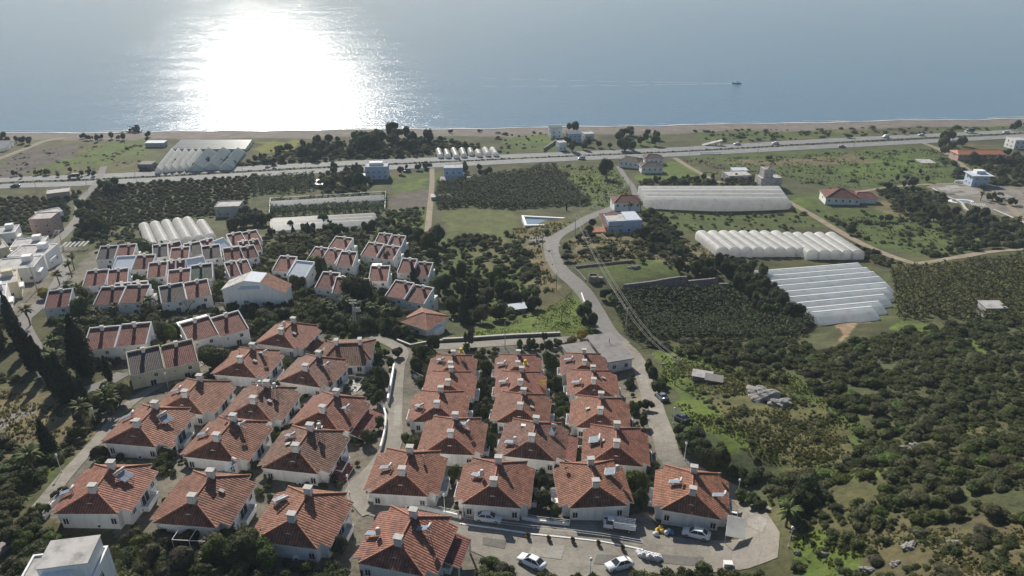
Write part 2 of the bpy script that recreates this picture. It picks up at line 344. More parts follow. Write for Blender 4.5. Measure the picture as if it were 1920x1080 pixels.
GZ = GZ.reshape(NR, NU)
dc = coast_y(GX) - GY                                   # metres inland of the waterline
GZ = np.where(dc < 45, np.minimum(GZ, 0.075 * dc - 0.05 + 0.15 * wav(GX, GY, 9)), GZ); GZ = np.where((dc > 42), np.maximum(GZ, 2.2), GZ); GZ = np.maximum(GZ, -4.0)
rough_ = np.clip((GX - 42) / 20, 0, 1) * np.clip((290 - GY) / 60, 0, 1) + np.clip((-GX - 90) / 10, 0, 1) * np.clip((110 - GY) / 20, 0, 1)
GZ = GZ + rough_ * (0.55 * wav(GX, GY, 7, 3) + 0.25 * wav(GX, GY, 2.6, 5))
_ry = rowy.tolist()
import bisect
def ground(x, y):
    j = min(max(bisect.bisect_right(_ry, y) - 1, 0), NR - 2); t = (y - _ry[j]) / (_ry[j + 1] - _ry[j])
    f = (x / (y + YO) + ULIM) / (2 * ULIM) * (NU - 1); f = min(max(f, 0), NU - 1.001); i = int(f); s = f - i
    a = GZ[j, i] * (1 - s) + GZ[j, i + 1] * s; b = GZ[j + 1, i] * (1 - s) + GZ[j + 1, i + 1] * s
    return float(a * (1 - t) + b * t)
def groundv(x, y):
    x = np.asarray(x, float); y = np.asarray(y, float)
    j = np.clip(np.searchsorted(rowy, y, 'right') - 1, 0, NR - 2); t = (y - rowy[j]) / (rowy[j + 1] - rowy[j])
    f = np.clip((x / (y + YO) + ULIM) / (2 * ULIM) * (NU - 1), 0, NU - 1.001); i = f.astype(int); s = f - i
    return (GZ[j, i] * (1 - s) + GZ[j, i + 1] * s) * (1 - t) + (GZ[j + 1, i] * (1 - s) + GZ[j + 1, i + 1] * s) * t
def at(px, py, h=0.0):
    """the point h metres above the ground seen at a pixel of the photograph"""
    a, b, c = ray(px, py); t0, t = 30.0, 30.0
    while t < 1500:
        if CAMH + c * t < ground(a * t, b * t) + h: break
        t0 = t; t += 3.0
    lo, hi = t0, t
    for _ in range(18):
        m = (lo + hi) / 2
        if CAMH + c * m < ground(a * m, b * m) + h: hi = m
        else: lo = m
    return Vector((a * hi, b * hi, CAMH + c * hi))
def G(x, y, h=0.0): return Vector((x, y, ground(x, y) + h))
def wpoly(pts, h=0.0): return [tuple(at(x, y, h))[:2] for x, y in pts]
def inside(x, y, poly):
    x = np.asarray(x); y = np.asarray(y); r = np.zeros(x.shape, bool); n = len(poly)
    for i in range(n):
        x0, y0 = poly[i]; x1, y1 = poly[(i + 1) % n]
        if y0 == y1: continue
        c = ((y0 > y) != (y1 > y)) & (x < (x1 - x0) * (y - y0) / (y1 - y0) + x0); r ^= c
    return r
def toground(o, p, rz):
    """stand a thing on sloping ground"""
    e = 1.5; gx = (ground(p.x + e, p.y) - ground(p.x - e, p.y)) / (2 * e); gy = (ground(p.x, p.y + e) - ground(p.x, p.y - e)) / (2 * e)
    n = Vector((-gx, -gy, 1)).normalized(); qd = Vector((0, 0, 1)).rotation_difference(n)
    o.rotation_mode = 'XYZ'; o.rotation_euler = (qd @ Euler((0, 0, rz)).to_quaternion()).to_euler(); o.location = p

# land cover: what grows or lies on each stretch of ground
SCRUB = (0.076, 0.080, 0.038); SOIL = (0.15, 0.125, 0.09); BEACH = (0.172, 0.150, 0.134); GRASS = (0.076, 0.102, 0.030); BRIGHT = (0.094, 0.132, 0.030)
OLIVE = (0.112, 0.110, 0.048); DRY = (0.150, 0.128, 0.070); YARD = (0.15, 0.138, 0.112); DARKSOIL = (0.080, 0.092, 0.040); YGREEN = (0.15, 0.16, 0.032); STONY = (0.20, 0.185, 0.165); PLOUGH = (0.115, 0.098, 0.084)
zones = [
 (OLIVE, [(-200, 262), (290, 258), (290, 330), (-200, 345)]), (PLOUGH, [(20, 282), (150, 268), (130, 300), (0, 325)]), (PLOUGH, [(-30, 312), (60, 312), (20, 335), (-30, 338)]), (BRIGHT, [(220, 265), (285, 262), (270, 290), (180, 310), (60, 318), (150, 292)]),
 (YGREEN, [(486, 266), (568, 264), (556, 285), (480, 290)]), (GRASS, [(935, 250), (1040, 248), (1045, 285), (940, 288)]), (BRIGHT, [(960, 252), (1030, 252), (1040, 270), (960, 268)]), (GRASS, [(1180, 252), (1240, 252), (1235, 275), (1180, 275)]),
 (OLIVE, [(1300, 246), (1640, 238), (1640, 258), (1320, 268)]), (GRASS, [(1300, 246), (1560, 244), (1600, 255), (1320, 266)]), (GRASS, [(1750, 240), (1920, 232), (1920, 244), (1750, 250)]),
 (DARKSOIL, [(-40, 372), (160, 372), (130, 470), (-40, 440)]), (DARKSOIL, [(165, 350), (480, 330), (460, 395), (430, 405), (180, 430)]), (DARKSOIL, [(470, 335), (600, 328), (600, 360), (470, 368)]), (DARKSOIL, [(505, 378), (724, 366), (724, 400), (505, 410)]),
 (GRASS, [(735, 330), (810, 322), (812, 360), (800, 440), (690, 440), (725, 400)]), (PLOUGH, [(735, 362), (805, 356), (800, 385), (728, 396)]), (BRIGHT, [(735, 345), (805, 335), (806, 352), (735, 362)]), (BRIGHT, [(740, 395), (800, 388), (800, 430), (700, 435)]),
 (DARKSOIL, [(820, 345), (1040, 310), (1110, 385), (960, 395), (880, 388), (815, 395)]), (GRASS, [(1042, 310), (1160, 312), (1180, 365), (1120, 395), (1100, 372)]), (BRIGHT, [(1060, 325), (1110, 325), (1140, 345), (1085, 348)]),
 ((0.098, 0.112, 0.042), [(830, 395), (960, 392), (985, 430), (930, 445), (840, 440)]), (OLIVE, [(960, 425), (1075, 412), (1030, 450), (1040, 500), (1000, 560), (960, 520), (940, 460)]), (DRY, [(985, 460), (1030, 455), (1050, 510), (1040, 550), (990, 545), (965, 510)]),
 (BRIGHT, [(975, 600), (1040, 575), (1075, 545), (1100, 590), (1110, 625), (960, 628), (860, 632), (900, 612)]), (DRY, [(1060, 455), (1100, 425), (1230, 435), (1330, 465), (1380, 500), (1250, 500), (1080, 490)]), (GRASS, [(1120, 495), (1240, 490), (1290, 515), (1150, 530)]),
 (BRIGHT, [(1200, 318), (1280, 300), (1330, 330), (1330, 345), (1200, 340)]), (GRASS, [(1260, 290), (1790, 272), (1830, 310), (1800, 350), (1580, 350), (1450, 330)]), (BRIGHT, [(1560, 300), (1700, 285), (1740, 320), (1600, 335)]), (DRY, [(1340, 305), (1600, 290), (1640, 303), (1450, 312)]),
 (GRASS, [(1480, 365), (1560, 360), (1640, 390), (1600, 430), (1500, 420)]), (GRASS, [(1200, 393), (1480, 393), (1560, 420), (1300, 435), (1250, 450)]), (BRIGHT, [(1590, 420), (1690, 400), (1780, 445), (1790, 470), (1700, 470), (1640, 450)]), (GRASS, [(1560, 390), (1700, 395), (1850, 440), (1820, 480), (1740, 480), (1640, 465)]),
 (BRIGHT, [(1440, 372), (1500, 370), (1530, 390), (1490, 400)]), (DRY, [(1640, 360), (1700, 375), (1760, 410), (1700, 420), (1650, 395)]), (STONY, [(1750, 345), (1930, 350), (1930, 420), (1850, 395), (1760, 365)]),
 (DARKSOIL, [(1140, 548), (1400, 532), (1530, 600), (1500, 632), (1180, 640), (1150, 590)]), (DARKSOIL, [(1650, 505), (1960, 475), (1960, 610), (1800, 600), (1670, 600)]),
 (DIRTC := (0.26, 0.19, 0.12), [(1565, 598), (1640, 596), (1600, 618), (1570, 640)]), (GRASS, [(1240, 650), (1330, 655), (1480, 700), (1620, 800), (1650, 900), (1480, 880), (1300, 800), (1240, 720)]), (OLIVE, [(1290, 690), (1450, 715), (1580, 790), (1640, 880), (1480, 875), (1360, 800)]),
 (BRIGHT, [(1232, 690), (1290, 705), (1340, 760), (1420, 840), (1390, 870), (1300, 800)]), (GRASS, [(835, 440), (960, 440), (1000, 500), (1000, 560), (985, 595), (860, 610), (825, 560), (800, 450)]), (OLIVE, [(870, 450), (950, 445), (985, 500), (930, 520), (880, 490)]), (BRIGHT, [(1235, 650), (1300, 670), (1280, 690), (1240, 680)]), (BRIGHT, [(1495, 1000), (1560, 995), (1625, 1030), (1640, 1090), (1500, 1090)]), ((0.095, 0.085, 0.045), [(1600, 985), (1800, 960), (1980, 980), (1980, 1120), (1640, 1120)]),
 (BRIGHT, [(1700, 600), (1780, 620), (1760, 640), (1690, 620)]), (BRIGHT, [(1820, 630), (1880, 660), (1860, 670), (1810, 650)]), (YGREEN, [(1370, 912), (1398, 912), (1400, 926), (1372, 926)]), (GRASS, [(1820, 850), (1890, 870), (1880, 900), (1820, 890)]),
 (GRASS, [(380, 640), (480, 560), (640, 570), (780, 600), (830, 640), (760, 650), (640, 650), (480, 660)]), (YARD, [(200, 770), (330, 700), (410, 660), (480, 640), (530, 606), (580, 610), (640, 640), (730, 660), (740, 650), (1080, 640), (1180, 660), (1240, 830), (1380, 940), (1380, 1010), (900, 1090), (560, 1100), (200, 1000), (60, 980)]),
 (YARD, [(20, 450), (140, 455), (120, 560), (40, 590), (0, 600)]), (YARD, [(170, 470), (500, 440), (500, 560), (480, 640), (250, 700), (80, 580)]),
 (DRY, [(-30, 715), (60, 735), (150, 780), (175, 825), (90, 870), (-30, 850)]), (STONY, [(-20, 790), (50, 760), (60, 780), (-20, 810)]), (GRASS, [(60, 880), (130, 850), (100, 900), (30, 960)]),
]
cov = np.empty((NR, NU, 3)); cov[:] = SCRUB
nb = wav(GX, GY, 11, 1); cov *= (1 + 0.28 * nb + 0.2 * wav(GX, GY, 4, 2))[..., None]
cov[..., 0] *= 1 + 0.15 * wav(GX, GY, 17, 8)
PX = GX + 1.6 * wav(GX, GY, 3.1, 4) + 0.012 * GY * wav(GX, GY, 9, 6); PY = GY + 1.6 * wav(GX, GY, 3.3, 7) + 0.012 * GY * wav(GX, GY, 8, 9)
for colr, pts in zones:
    wp = wpoly(pts); bx = [p[0] for p in wp]; by = [p[1] for p in wp]
    m_ = (PX > min(bx)) & (PX < max(bx)) & (PY > min(by)) & (PY < max(by))
    ii = np.where(m_); keep = inside(PX[ii], PY[ii], wp); ii = (ii[0][keep], ii[1][keep])
    var = 1 + 0.16 * wav(GX[ii], GY[ii], 6, len(pts)) + 0.12 * wav(GX[ii], GY[ii], 2.2, 11)
    cov[ii] = np.array(colr)[None] * var[:, None]
mb_ = (dc < 36 + 6 * wav(GX, GY, 20, 3)); cov[mb_] = np.array(BEACH)[None] * (1 + 0.14 * wav(GX, GY, 5, 2) + 0.1 * wav(GX, GY, 1.7, 5))[mb_][:, None]
mb_ = dc < 3.0; cov[mb_] *= 0.62
idx = np.arange(NR * NU).reshape(NR, NU)
faces = np.stack([idx[:-1, :-1], idx[:-1, 1:], idx[1:, 1:], idx[1:, :-1]], -1).reshape(-1, 4)
def npmesh(name, verts, quads, mats, smooth=False):
    me = bpy.data.meshes.new(name); nv, nf = len(verts), len(quads); k = quads.shape[1]
    me.vertices.add(nv); me.vertices.foreach_set('co', np.ascontiguousarray(verts, np.float32).ravel())
    me.loops.add(nf * k); me.loops.foreach_set('vertex_index', np.ascontiguousarray(quads, np.int32).ravel())
    me.polygons.add(nf); me.polygons.foreach_set('loop_start', np.arange(0, nf * k, k, dtype=np.int32)); me.polygons.foreach_set('loop_total', np.full(nf, k, np.int32))
    me.polygons.foreach_set('use_smooth', np.full(nf, smooth))
    for m in (mats if isinstance(mats, (list, tuple)) else [mats]): me.materials.append(m)
    me.update(calc_edges=True); me.validate(); return me
tm, nt, out = newmat('ground'); L = nt.links.new
at_n = nd(nt, 'Attribute', attribute_name='cover'); g_ = nd(nt, 'NewGeometry')
na = nd(nt, 'TexNoise', Scale=0.9, Detail=8.0, Roughness=0.75); L(g_.outputs['Position'], na.inputs['Vector'])
nb_ = nd(nt, 'TexNoise', Scale=0.16, Detail=6.0, Roughness=0.65); L(g_.outputs['Position'], nb_.inputs['Vector'])
r1 = ramp(nt, na.outputs[0], [(0.3, (0.55, 0.55, 0.5)), (0.5, (1, 1, 1)), (0.72, (1.35, 1.3, 1.25))]); r2 = ramp(nt, nb_.outputs[0], [(0.3, (0.72, 0.76, 0.75)), (0.5, (1, 1, 1)), (0.7, (1.25, 1.2, 1.1))])
c_ = mixc(nt, 1.0, at_n.outputs['Color'], r1.outputs[0], 'MULTIPLY'); c_ = mixc(nt, 1.0, c_, r2.outputs[0], 'MULTIPLY')
bs = nd(nt, 'BsdfPrincipled', Roughness=0.95); bs.inputs['Specular IOR Level'].default_value = 0.15; L(c_, bs.inputs['Base Color'])
bp_ = nd(nt, 'Bump', Strength=0.7, Distance=0.35); L(na.outputs[0], bp_.inputs['Height']); L(bp_.outputs[0], bs.inputs['Normal']); L(bs.outputs[0], out.inputs[0])
me = npmesh('ground', np.stack([GX, GY, GZ], -1).reshape(-1, 3), faces, tm, True)
ca = me.color_attributes.new('cover', 'FLOAT_COLOR', 'POINT'); ca.data.foreach_set('color', np.concatenate([np.clip(cov, 0, 1).reshape(-1, 3), np.ones((NR * NU, 1))], 1).astype(np.float32).ravel())
tag(link('ground', me), kind='structure')

# ------------------------------------------------------------------ sea
wm, nt, out = newmat('sea_water'); L = nt.links.new
g_ = nd(nt, 'NewGeometry')
def wnoise(scale, sy, detail, dist=0.0):
    mp = nd(nt, 'Mapping'); mp.inputs['Scale'].default_value = (1.0, sy, 1.0); L(g_.outputs['Position'], mp.inputs[0])
    n = nd(nt, 'TexNoise', Scale=scale, Detail=detail, Roughness=0.6, Distortion=dist); L(mp.outputs[0], n.inputs['Vector']); return n.outputs[0]
w1 = wnoise(0.55, 1.6, 3.0); w2 = wnoise(0.11, 1.8, 3.0, 0.4); w3 = wnoise(0.012, 2.2, 5.0, 0.8)
hh = math_(nt, 'ADD', math_(nt, 'MULTIPLY', w1, 0.27), math_(nt, 'MULTIPLY', w2, 0.40))
bp_ = nd(nt, 'Bump', Strength=1.0, Distance=1.0); L(hh, bp_.inputs['Height'])
bs = nd(nt, 'BsdfDiffuse'); gs = nd(nt, 'BsdfAnisotropic', distribution='BECKMANN'); fr = nd(nt, 'Fresnel', IOR=1.33); sm = nd(nt, 'MixShader')
rr = ramp(nt, w3, [(0.35, (0.20, 0.20, 0.20)), (0.65, (0.27, 0.27, 0.27))]); L(rr.outputs[0], gs.inputs['Roughness'])
rc = ramp(nt, w3, [(0.3, (0.098, 0.192, 0.282)), (0.7, (0.120, 0.220, 0.312))]); L(rc.outputs[0], bs.inputs['Color'])
[L(bp_.outputs[0], n.inputs['Normal']) for n in (bs, gs, fr)]; L(fr.outputs[0], sm.inputs[0]); L(bs.outputs[0], sm.inputs[1]); L(gs.outputs[0], sm.inputs[2]); L(sm.outputs[0], out.inputs[0])
tag(MB().poly([(-7000, 480, 0), (7000, 480, 0), (7000, 13000, 0), (-7000, 13000, 0)]).build('sea', wm), kind='structure')
fx = np.arange(-900, 950, 2.0); fy = coast_y(fx); fw = 0.9 + 0.8 * np.abs(np.sin(fx / 31)) + 0.7 * np.abs(np.sin(fx / 11.0 + 2))
surf = MB()
for k in range(len(fx) - 1):
    for off, wd in ((-0.5, 1.0), (5.5, 0.45)):
        a, b = fw[k] * wd, fw[k + 1] * wd
        if off > 0 and math.sin(fx[k] / 13.0) < -0.2: continue
        o1, o2 = off + (1.3 * math.sin(fx[k] / 17) if off > 0 else 0), off + (1.3 * math.sin(fx[k + 1] / 17) if off > 0 else 0)
        surf.poly([(fx[k], fy[k] + o1, 0.12), (fx[k + 1], fy[k + 1] + o2, 0.12), (fx[k + 1], fy[k + 1] + o2 + b, 0.06), (fx[k], fy[k] + o1 + a, 0.06)])
tag(surf.build('surf', M['foam']), kind='stuff')

# ------------------------------------------------------------------ roads, tracks, paved yard
def smoothline(pts, step=2.0):
    pts = [Vector((p[0], p[1])) for p in pts]; P = [pts[0] * 2 - pts[1]] + pts + [pts[-1] * 2 - pts[-2]]; o = []
    for i in range(1, len(P) - 2):
        n = max(1, int((P[i + 1] - P[i]).length / step))
        for k in range(n):
            t = k / n; a, b, c, d = P[i - 1], P[i], P[i + 1], P[i + 2]
            o.append(0.5 * ((2 * b) + (c - a) * t + (2 * a - 5 * b + 4 * c - d) * t * t + (3 * b - a - 3 * c + d) * t ** 3))
    return o + [pts[-1]]
def ribbon(line, w, dz, off=0.0, mb=None, across=6):
    mb = mb or MB(); prev = None
    for i, p in enumerate(line):
        t = (line[min(i + 1, len(line) - 1)] - line[max(i - 1, 0)]).normalized(); nrm = Vector((-t.y, t.x))
        row = []
        for k in range(across + 1):
            s = off + w * (k / across - 0.5); x, y = p.x + nrm.x * s, p.y + nrm.y * s; row.append((x, y, ground(x, y) + dz))
        if prev:
            for k in range(across): mb.poly([prev[k + 1], prev[k], row[k], row[k + 1]])
        prev = row
    return mb
def pline(px, step=2.0): return smoothline([at(x, y)[:2] for x, y in px], step)
def road(name, px, w, mat, dz=0.10):
    ln = pline(px); tag(ribbon(ln, w, dz).build(name, M[mat]), kind='structure'); return ln
hill_line = road('hill_road', [(1155, 388), (1118, 402), (1075, 425), (1042, 446), (1034, 472), (1050, 505), (1078, 530), (1100, 555), (1120, 588), (1140, 622), (1165, 645)], 5.6, 'asphalt')
road('hill_road', [(1160, 640), (1185, 664), (1203, 695), (1216, 730), (1230, 780), (1245, 820), (1262, 866), (1330, 905), (1385, 930), (1425, 962)], 4.2, 'concrete', 0.115)
road('lower_road', [(1150, 630), (1080, 636), (1000, 640), (900, 646), (830, 650), (775, 650)], 4.4, 'concrete', 0.105)
road('village_lane', [(700, 630), (750, 655), (744, 690), (740, 730), (737, 780), (735, 832), (705, 880), (668, 920), (700, 962)], 3.9, 'concrete', 0.13)
road('village_lane', [(385, 678), (312, 716), (250, 752), (212, 792), (172, 838), (130, 884), (92, 930), (52, 978), (10, 1020), (-40, 1060)], 2.7, 'concrete', 0.10)
road('village_lane', [(195, 312), (180, 345), (150, 378), (148, 405), (120, 440), (100, 462), (118, 505), (100, 545), (60, 585), (42, 606), (62, 650), (95, 705), (135, 735), (190, 722), (232, 700)], 4.2, 'asphalt', 0.10)
road('coast_track', [(1160, 312), (1172, 332), (1186, 350), (1192, 368)], 3.2, 'asphalt', 0.10)
road('field_track', [(1265, 296), (1300, 318), (1345, 340), (1400, 355), (1450, 365), (1520, 402), (1570, 432), (1640, 468), (1700, 490), (1730, 493), (1800, 482), (1860, 472), (1930, 466)], 3.6, 'dirt', 0.10)
road('field_track', [(1540, 372), (1620, 358), (1700, 348), (1790, 345), (1830, 352), (1870, 368), (1930, 420)], 3.2, 'dirt', 0.10)
road('field_track', [(810, 316), (810, 345), (806, 390), (802, 435)], 3.0, 'dirt', 0.10)
road('field_track', [(1730, 268), (1760, 280), (1790, 300), (1830, 330)], 4.0, 'dirt', 0.10)
road('field_track', [(-40, 312), (40, 282), (80, 266), (120, 258)], 5.5, 'dirt', 0.10)
hw_far = [(-160, 352), (0, 338), (120, 333), (240, 328), (480, 315), (720, 303), (960, 293), (1200, 283), (1440, 270), (1680, 257), (1920, 245), (2080, 237)]
hw_near = [(-160, 364), (0, 350), (120, 345.5), (240, 340), (480, 327), (720, 314.5), (960, 303), (1200, 292.5), (1440, 280.5), (1680, 268), (1920, 255), (2080, 246)]
far_line = road('highway', hw_far, 10.5, 'highway'); near_line = road('highway', hw_near, 10.5, 'highway')
for ln in (far_line, near_line):
    mk = ribbon(ln, 0.2, 0.112, 4.8, across=1); ribbon(ln, 0.2, 0.112, -4.8, mk, across=1)
    for i in range(0, len(ln) - 3, 6): ribbon(ln[i:i + 3], 0.2, 0.112, 0.0, mk, across=1)
    tag(mk.build('road_markings', M['paintwhite']), kind='structure')
def drape(name, pts, mat, dz, step=1.5, kind='structure'):
    bm = bmesh.new(); vs_ = [bm.verts.new((x, y, 0)) for x, y in pts]; bm.faces.new(vs_)
    for ax in (0, 1):
        lo, hi = min(p[ax] for p in pts), max(p[ax] for p in pts); k = lo + step
        while k < hi:
            n = Vector((1, 0, 0)) if ax == 0 else Vector((0, 1, 0)); c = n * k
            bmesh.ops.bisect_plane(bm, geom=bm.verts[:] + bm.edges[:] + bm.faces[:], plane_co=c, plane_no=n); k += step
    for v in bm.verts: v.co.z = ground(v.co.x, v.co.y) + dz
    bmesh.ops.recalc_face_normals(bm, faces=bm.faces[:])
    if sum(f.normal.z for f in bm.faces) < 0: bmesh.ops.reverse_faces(bm, faces=bm.faces[:])
    me = bpy.data.meshes.new(name); bm.to_mesh(me); bm.free(); me.materials.append(M[mat]); return tag(link(name, me), kind=kind)
drape('paved_yard', wpoly([(672, 938), (760, 945), (862, 962), (1000, 978), (1130, 975), (1215, 960), (1238, 1003), (1385, 1012), (1384, 932), (1428, 948), (1462, 1000), (1458, 1046), (1405, 1066), (1300, 1073), (1200, 1078), (1120, 1090), (960, 1100), (925, 1052), (880, 1032), (790, 1000), (690, 966)]), 'concrete', 0.09)
drape('paved_yard', wpoly([(1052, 462), (1040, 445), (1020, 440), (985, 447), (1000, 455), (1030, 462)]), 'asphalt', 0.07)
for pts, m_ in (([(1000, 1018), (1060, 1024), (1052, 1050), (990, 1042)], 'patch'), ([(1240, 1040), (1320, 1046), (1310, 1062), (1236, 1056)], 'oldpatch'), ([(905, 1008), (950, 1014), (946, 1030), (905, 1022)], 'oldpatch'), ([(1120, 1040), (1160, 1043), (1156, 1062), (1112, 1058)], 'oldpatch'), ([(1070, 985), (1118, 984), (1122, 1002), (1072, 1000)], 'patch'), ([(1405, 960), (1440, 975), (1430, 1000), (1400, 985)], 'patch'), ([(1196, 700), (1212, 705), (1218, 730), (1203, 728)], 'patch'), ([(740, 760), (752, 760), (750, 800), (738, 800)], 'patch')):
    drape('concrete_patch', wpoly(pts), m_, 0.135)
# ------------------------------------------------------------------ windows and other shared pieces
_win = {}
def window(parent, x, y, z, ang, w=1.0, h=1.25, name='window', mats=None):
    """a framed pane whose outer side faces -y before turning by ang"""
    k = (w, h, name)
    if k not in _win:
        b = MB(); b.box(0, -0.03, -h / 2, w, 0.08, h / 2, mat=1)
        fr = 0.07
        for a, c, sx, sz in ((0, h / 2 - fr / 2, w + 0.12, fr), (0, -h / 2 + fr / 2, w + 0.2, fr + 0.03), (-w / 2 + fr / 2, 0, fr, h), (w / 2 - fr / 2, 0, fr, h), (0, 0, 0.05, h)):
            b.box(a, -0.085, c - sz / 2, sx, 0.07, c + sz / 2, mat=0)
        _win[k] = b.mesh(name, mats or [M['trim'], M['glass']])
    return link(name, _win[k], parent, (x, y, z), ang)

# ------------------------------------------------------------------ hip roofed villas
ZR, DROP, MW, MD, BW, BD, RL = 5.5, 2.4, 6.1, 4.55, 4.7, 5.65, 2.45
def villa_roof_z(x, y):
    z = ZR - DROP * abs(x) / MW
    if abs(y) > RL: z = min(z, ZR - DROP * BW / MW * (abs(y) - RL) / (BD - RL))
    return z
def pz(x, y): return (x, y, villa_roof_z(x, y))
zb = ZR - DROP * BW / MW
def roof_mesh():
    b = MB()
    Lp = [(0, RL, ZR), (-BW, BD, zb), (-BW, MD, zb), (-MW, MD, ZR - DROP), (-MW, -MD, ZR - DROP), (-BW, -MD, zb), (-BW, -BD, zb), (0, -RL, ZR)]
    b.slab(Lp, 0.17, 0, 1); b.slab([(-p[0], p[1], p[2]) for p in Lp][::-1], 0.17, 0, 1)
    b.slab([(0, RL, ZR), (BW, BD, zb), (-BW, BD, zb)], 0.17, 0, 1); b.slab([(0, -RL, ZR), (-BW, -BD, zb), (BW, -BD, zb)], 0.17, 0, 1)
    up = Vector((0, 0, 0.04))
    for p, q_ in (((0, RL, ZR), (0, -RL, ZR)), ((0, RL, ZR), (-BW, BD, zb)), ((0, RL, ZR), (BW, BD, zb)), ((0, -RL, ZR), (-BW, -BD, zb)), ((0, -RL, ZR), (BW, -BD, zb))):
        b.tube(Vector(p) + up, Vector(q_) + up, 0.13, n=6, mat=2)
    return b
def chimney_mesh(h=1.25, w=1.05, d=0.8):
    b = MB(); b.box(0, 0, -0.7, w, d, h - 0.32, mat=0); b.box(0, 0, h - 0.32, w * 0.8, d * 0.8, h - 0.14, mat=2); b.box(0, 0, h - 0.14, w * 1.22, d * 1.25, h, mat=1)
    for s_ in (-1, 1): b.box(s_ * w * 0.45, 0, h - 0.32, 0.12, d * 0.95, h - 0.14, mat=0)
    return b
def balcony_mesh():
    b = MB(); b.box(0, 0, -0.14, 1.3, 3.6, 0.0)
    b.box(0.61, 0, 0.0, 0.09, 3.6, 0.85); b.box(0, 1.755, 0, 1.13, 0.09, 0.85); b.box(0, -1.755, 0, 1.13, 0.09, 0.85)
    return b
def make_villa():
    t = E('villa', (0, 0, 0), 0, 'x', 'villa', 'red tiled villas on the slope')
    w = MB(); w.box(0, 0, -7, 11.0, 8.3, ZR - DROP - 0.02); w.box(0, 0, -6.9, 8.7, 10.5, zb - 0.12)
    w.poly([(-4.36, -4.3, 3.3), (4.36, -4.3, 3.3), (0, -4.3, 4.6)])
    w.build('wall', M['stucco'], t)
    r_ = roof_mesh().build('roof', [M['tile'], M['trim'], M['ridge']], t)
    cm = chimney_mesh().mesh('chimney', [M['chimney'], M['cap'], M['dark']])
    link('chimney', cm, r_, (0.1, RL + 0.25, ZR)); link('chimney', cm, r_, (0, -RL - 0.15, ZR - 0.1))
    for x in (-3.6, 3.6): window(t, x, -5.25, 1.9, 0, 0.9, 1.25)
    for sx in (-1, 1):
        a = R(90) * sx
        for y, z in ((-3.0, 2.0), (2.9, 1.9), (-2.4, -1.6)): window(t, sx * 5.5, y, z, a, 1.0, 1.25)
        bm_ = balcony_mesh(); o = bm_.build('balcony', M['stucco'], t, (sx * 6.15, 0.3, 0.35), 0 if sx > 0 else math.pi)
        window(t, sx * 5.5, 0.3, 1.4, a, 2.2, 2.1, 'balcony_door'); window(t, sx * 5.5, 1.2, -2.0, a, 1.8, 2.0, 'terrace_door')
    ac = MB().box(0, 0, 0, 0.85, 0.35, 0.6, mat=0).tube((0.15, -0.18, 0.3), (0.15, -0.2, 0.3), 0.22, n=10, mat=1).mesh('air_conditioner', [M['trim'], M['dark']])
    link('air_conditioner', ac, t, (1.2, -5.43, 0.9)); link('air_conditioner', ac, t, (5.69, -1.6, 0.3), R(90)); link('air_conditioner', ac, t, (-5.69, -2.0, 1.0), R(-90))
    dp = MB().tube((0, 0, -6), (0, 0, 3.4), 0.06, n=5).mesh('drainpipe', M['trim'])
    for x, y in ((-4.2, -5.33), (4.2, -5.33), (5.6, 3.9), (-5.6, 3.9)): link('drainpipe', dp, t, (x, y, 0))
    for x in (-2.6, 2.6): window(t, x, 5.25, 1.9, math.pi, 1.0, 1.25)
    return t
V = {}
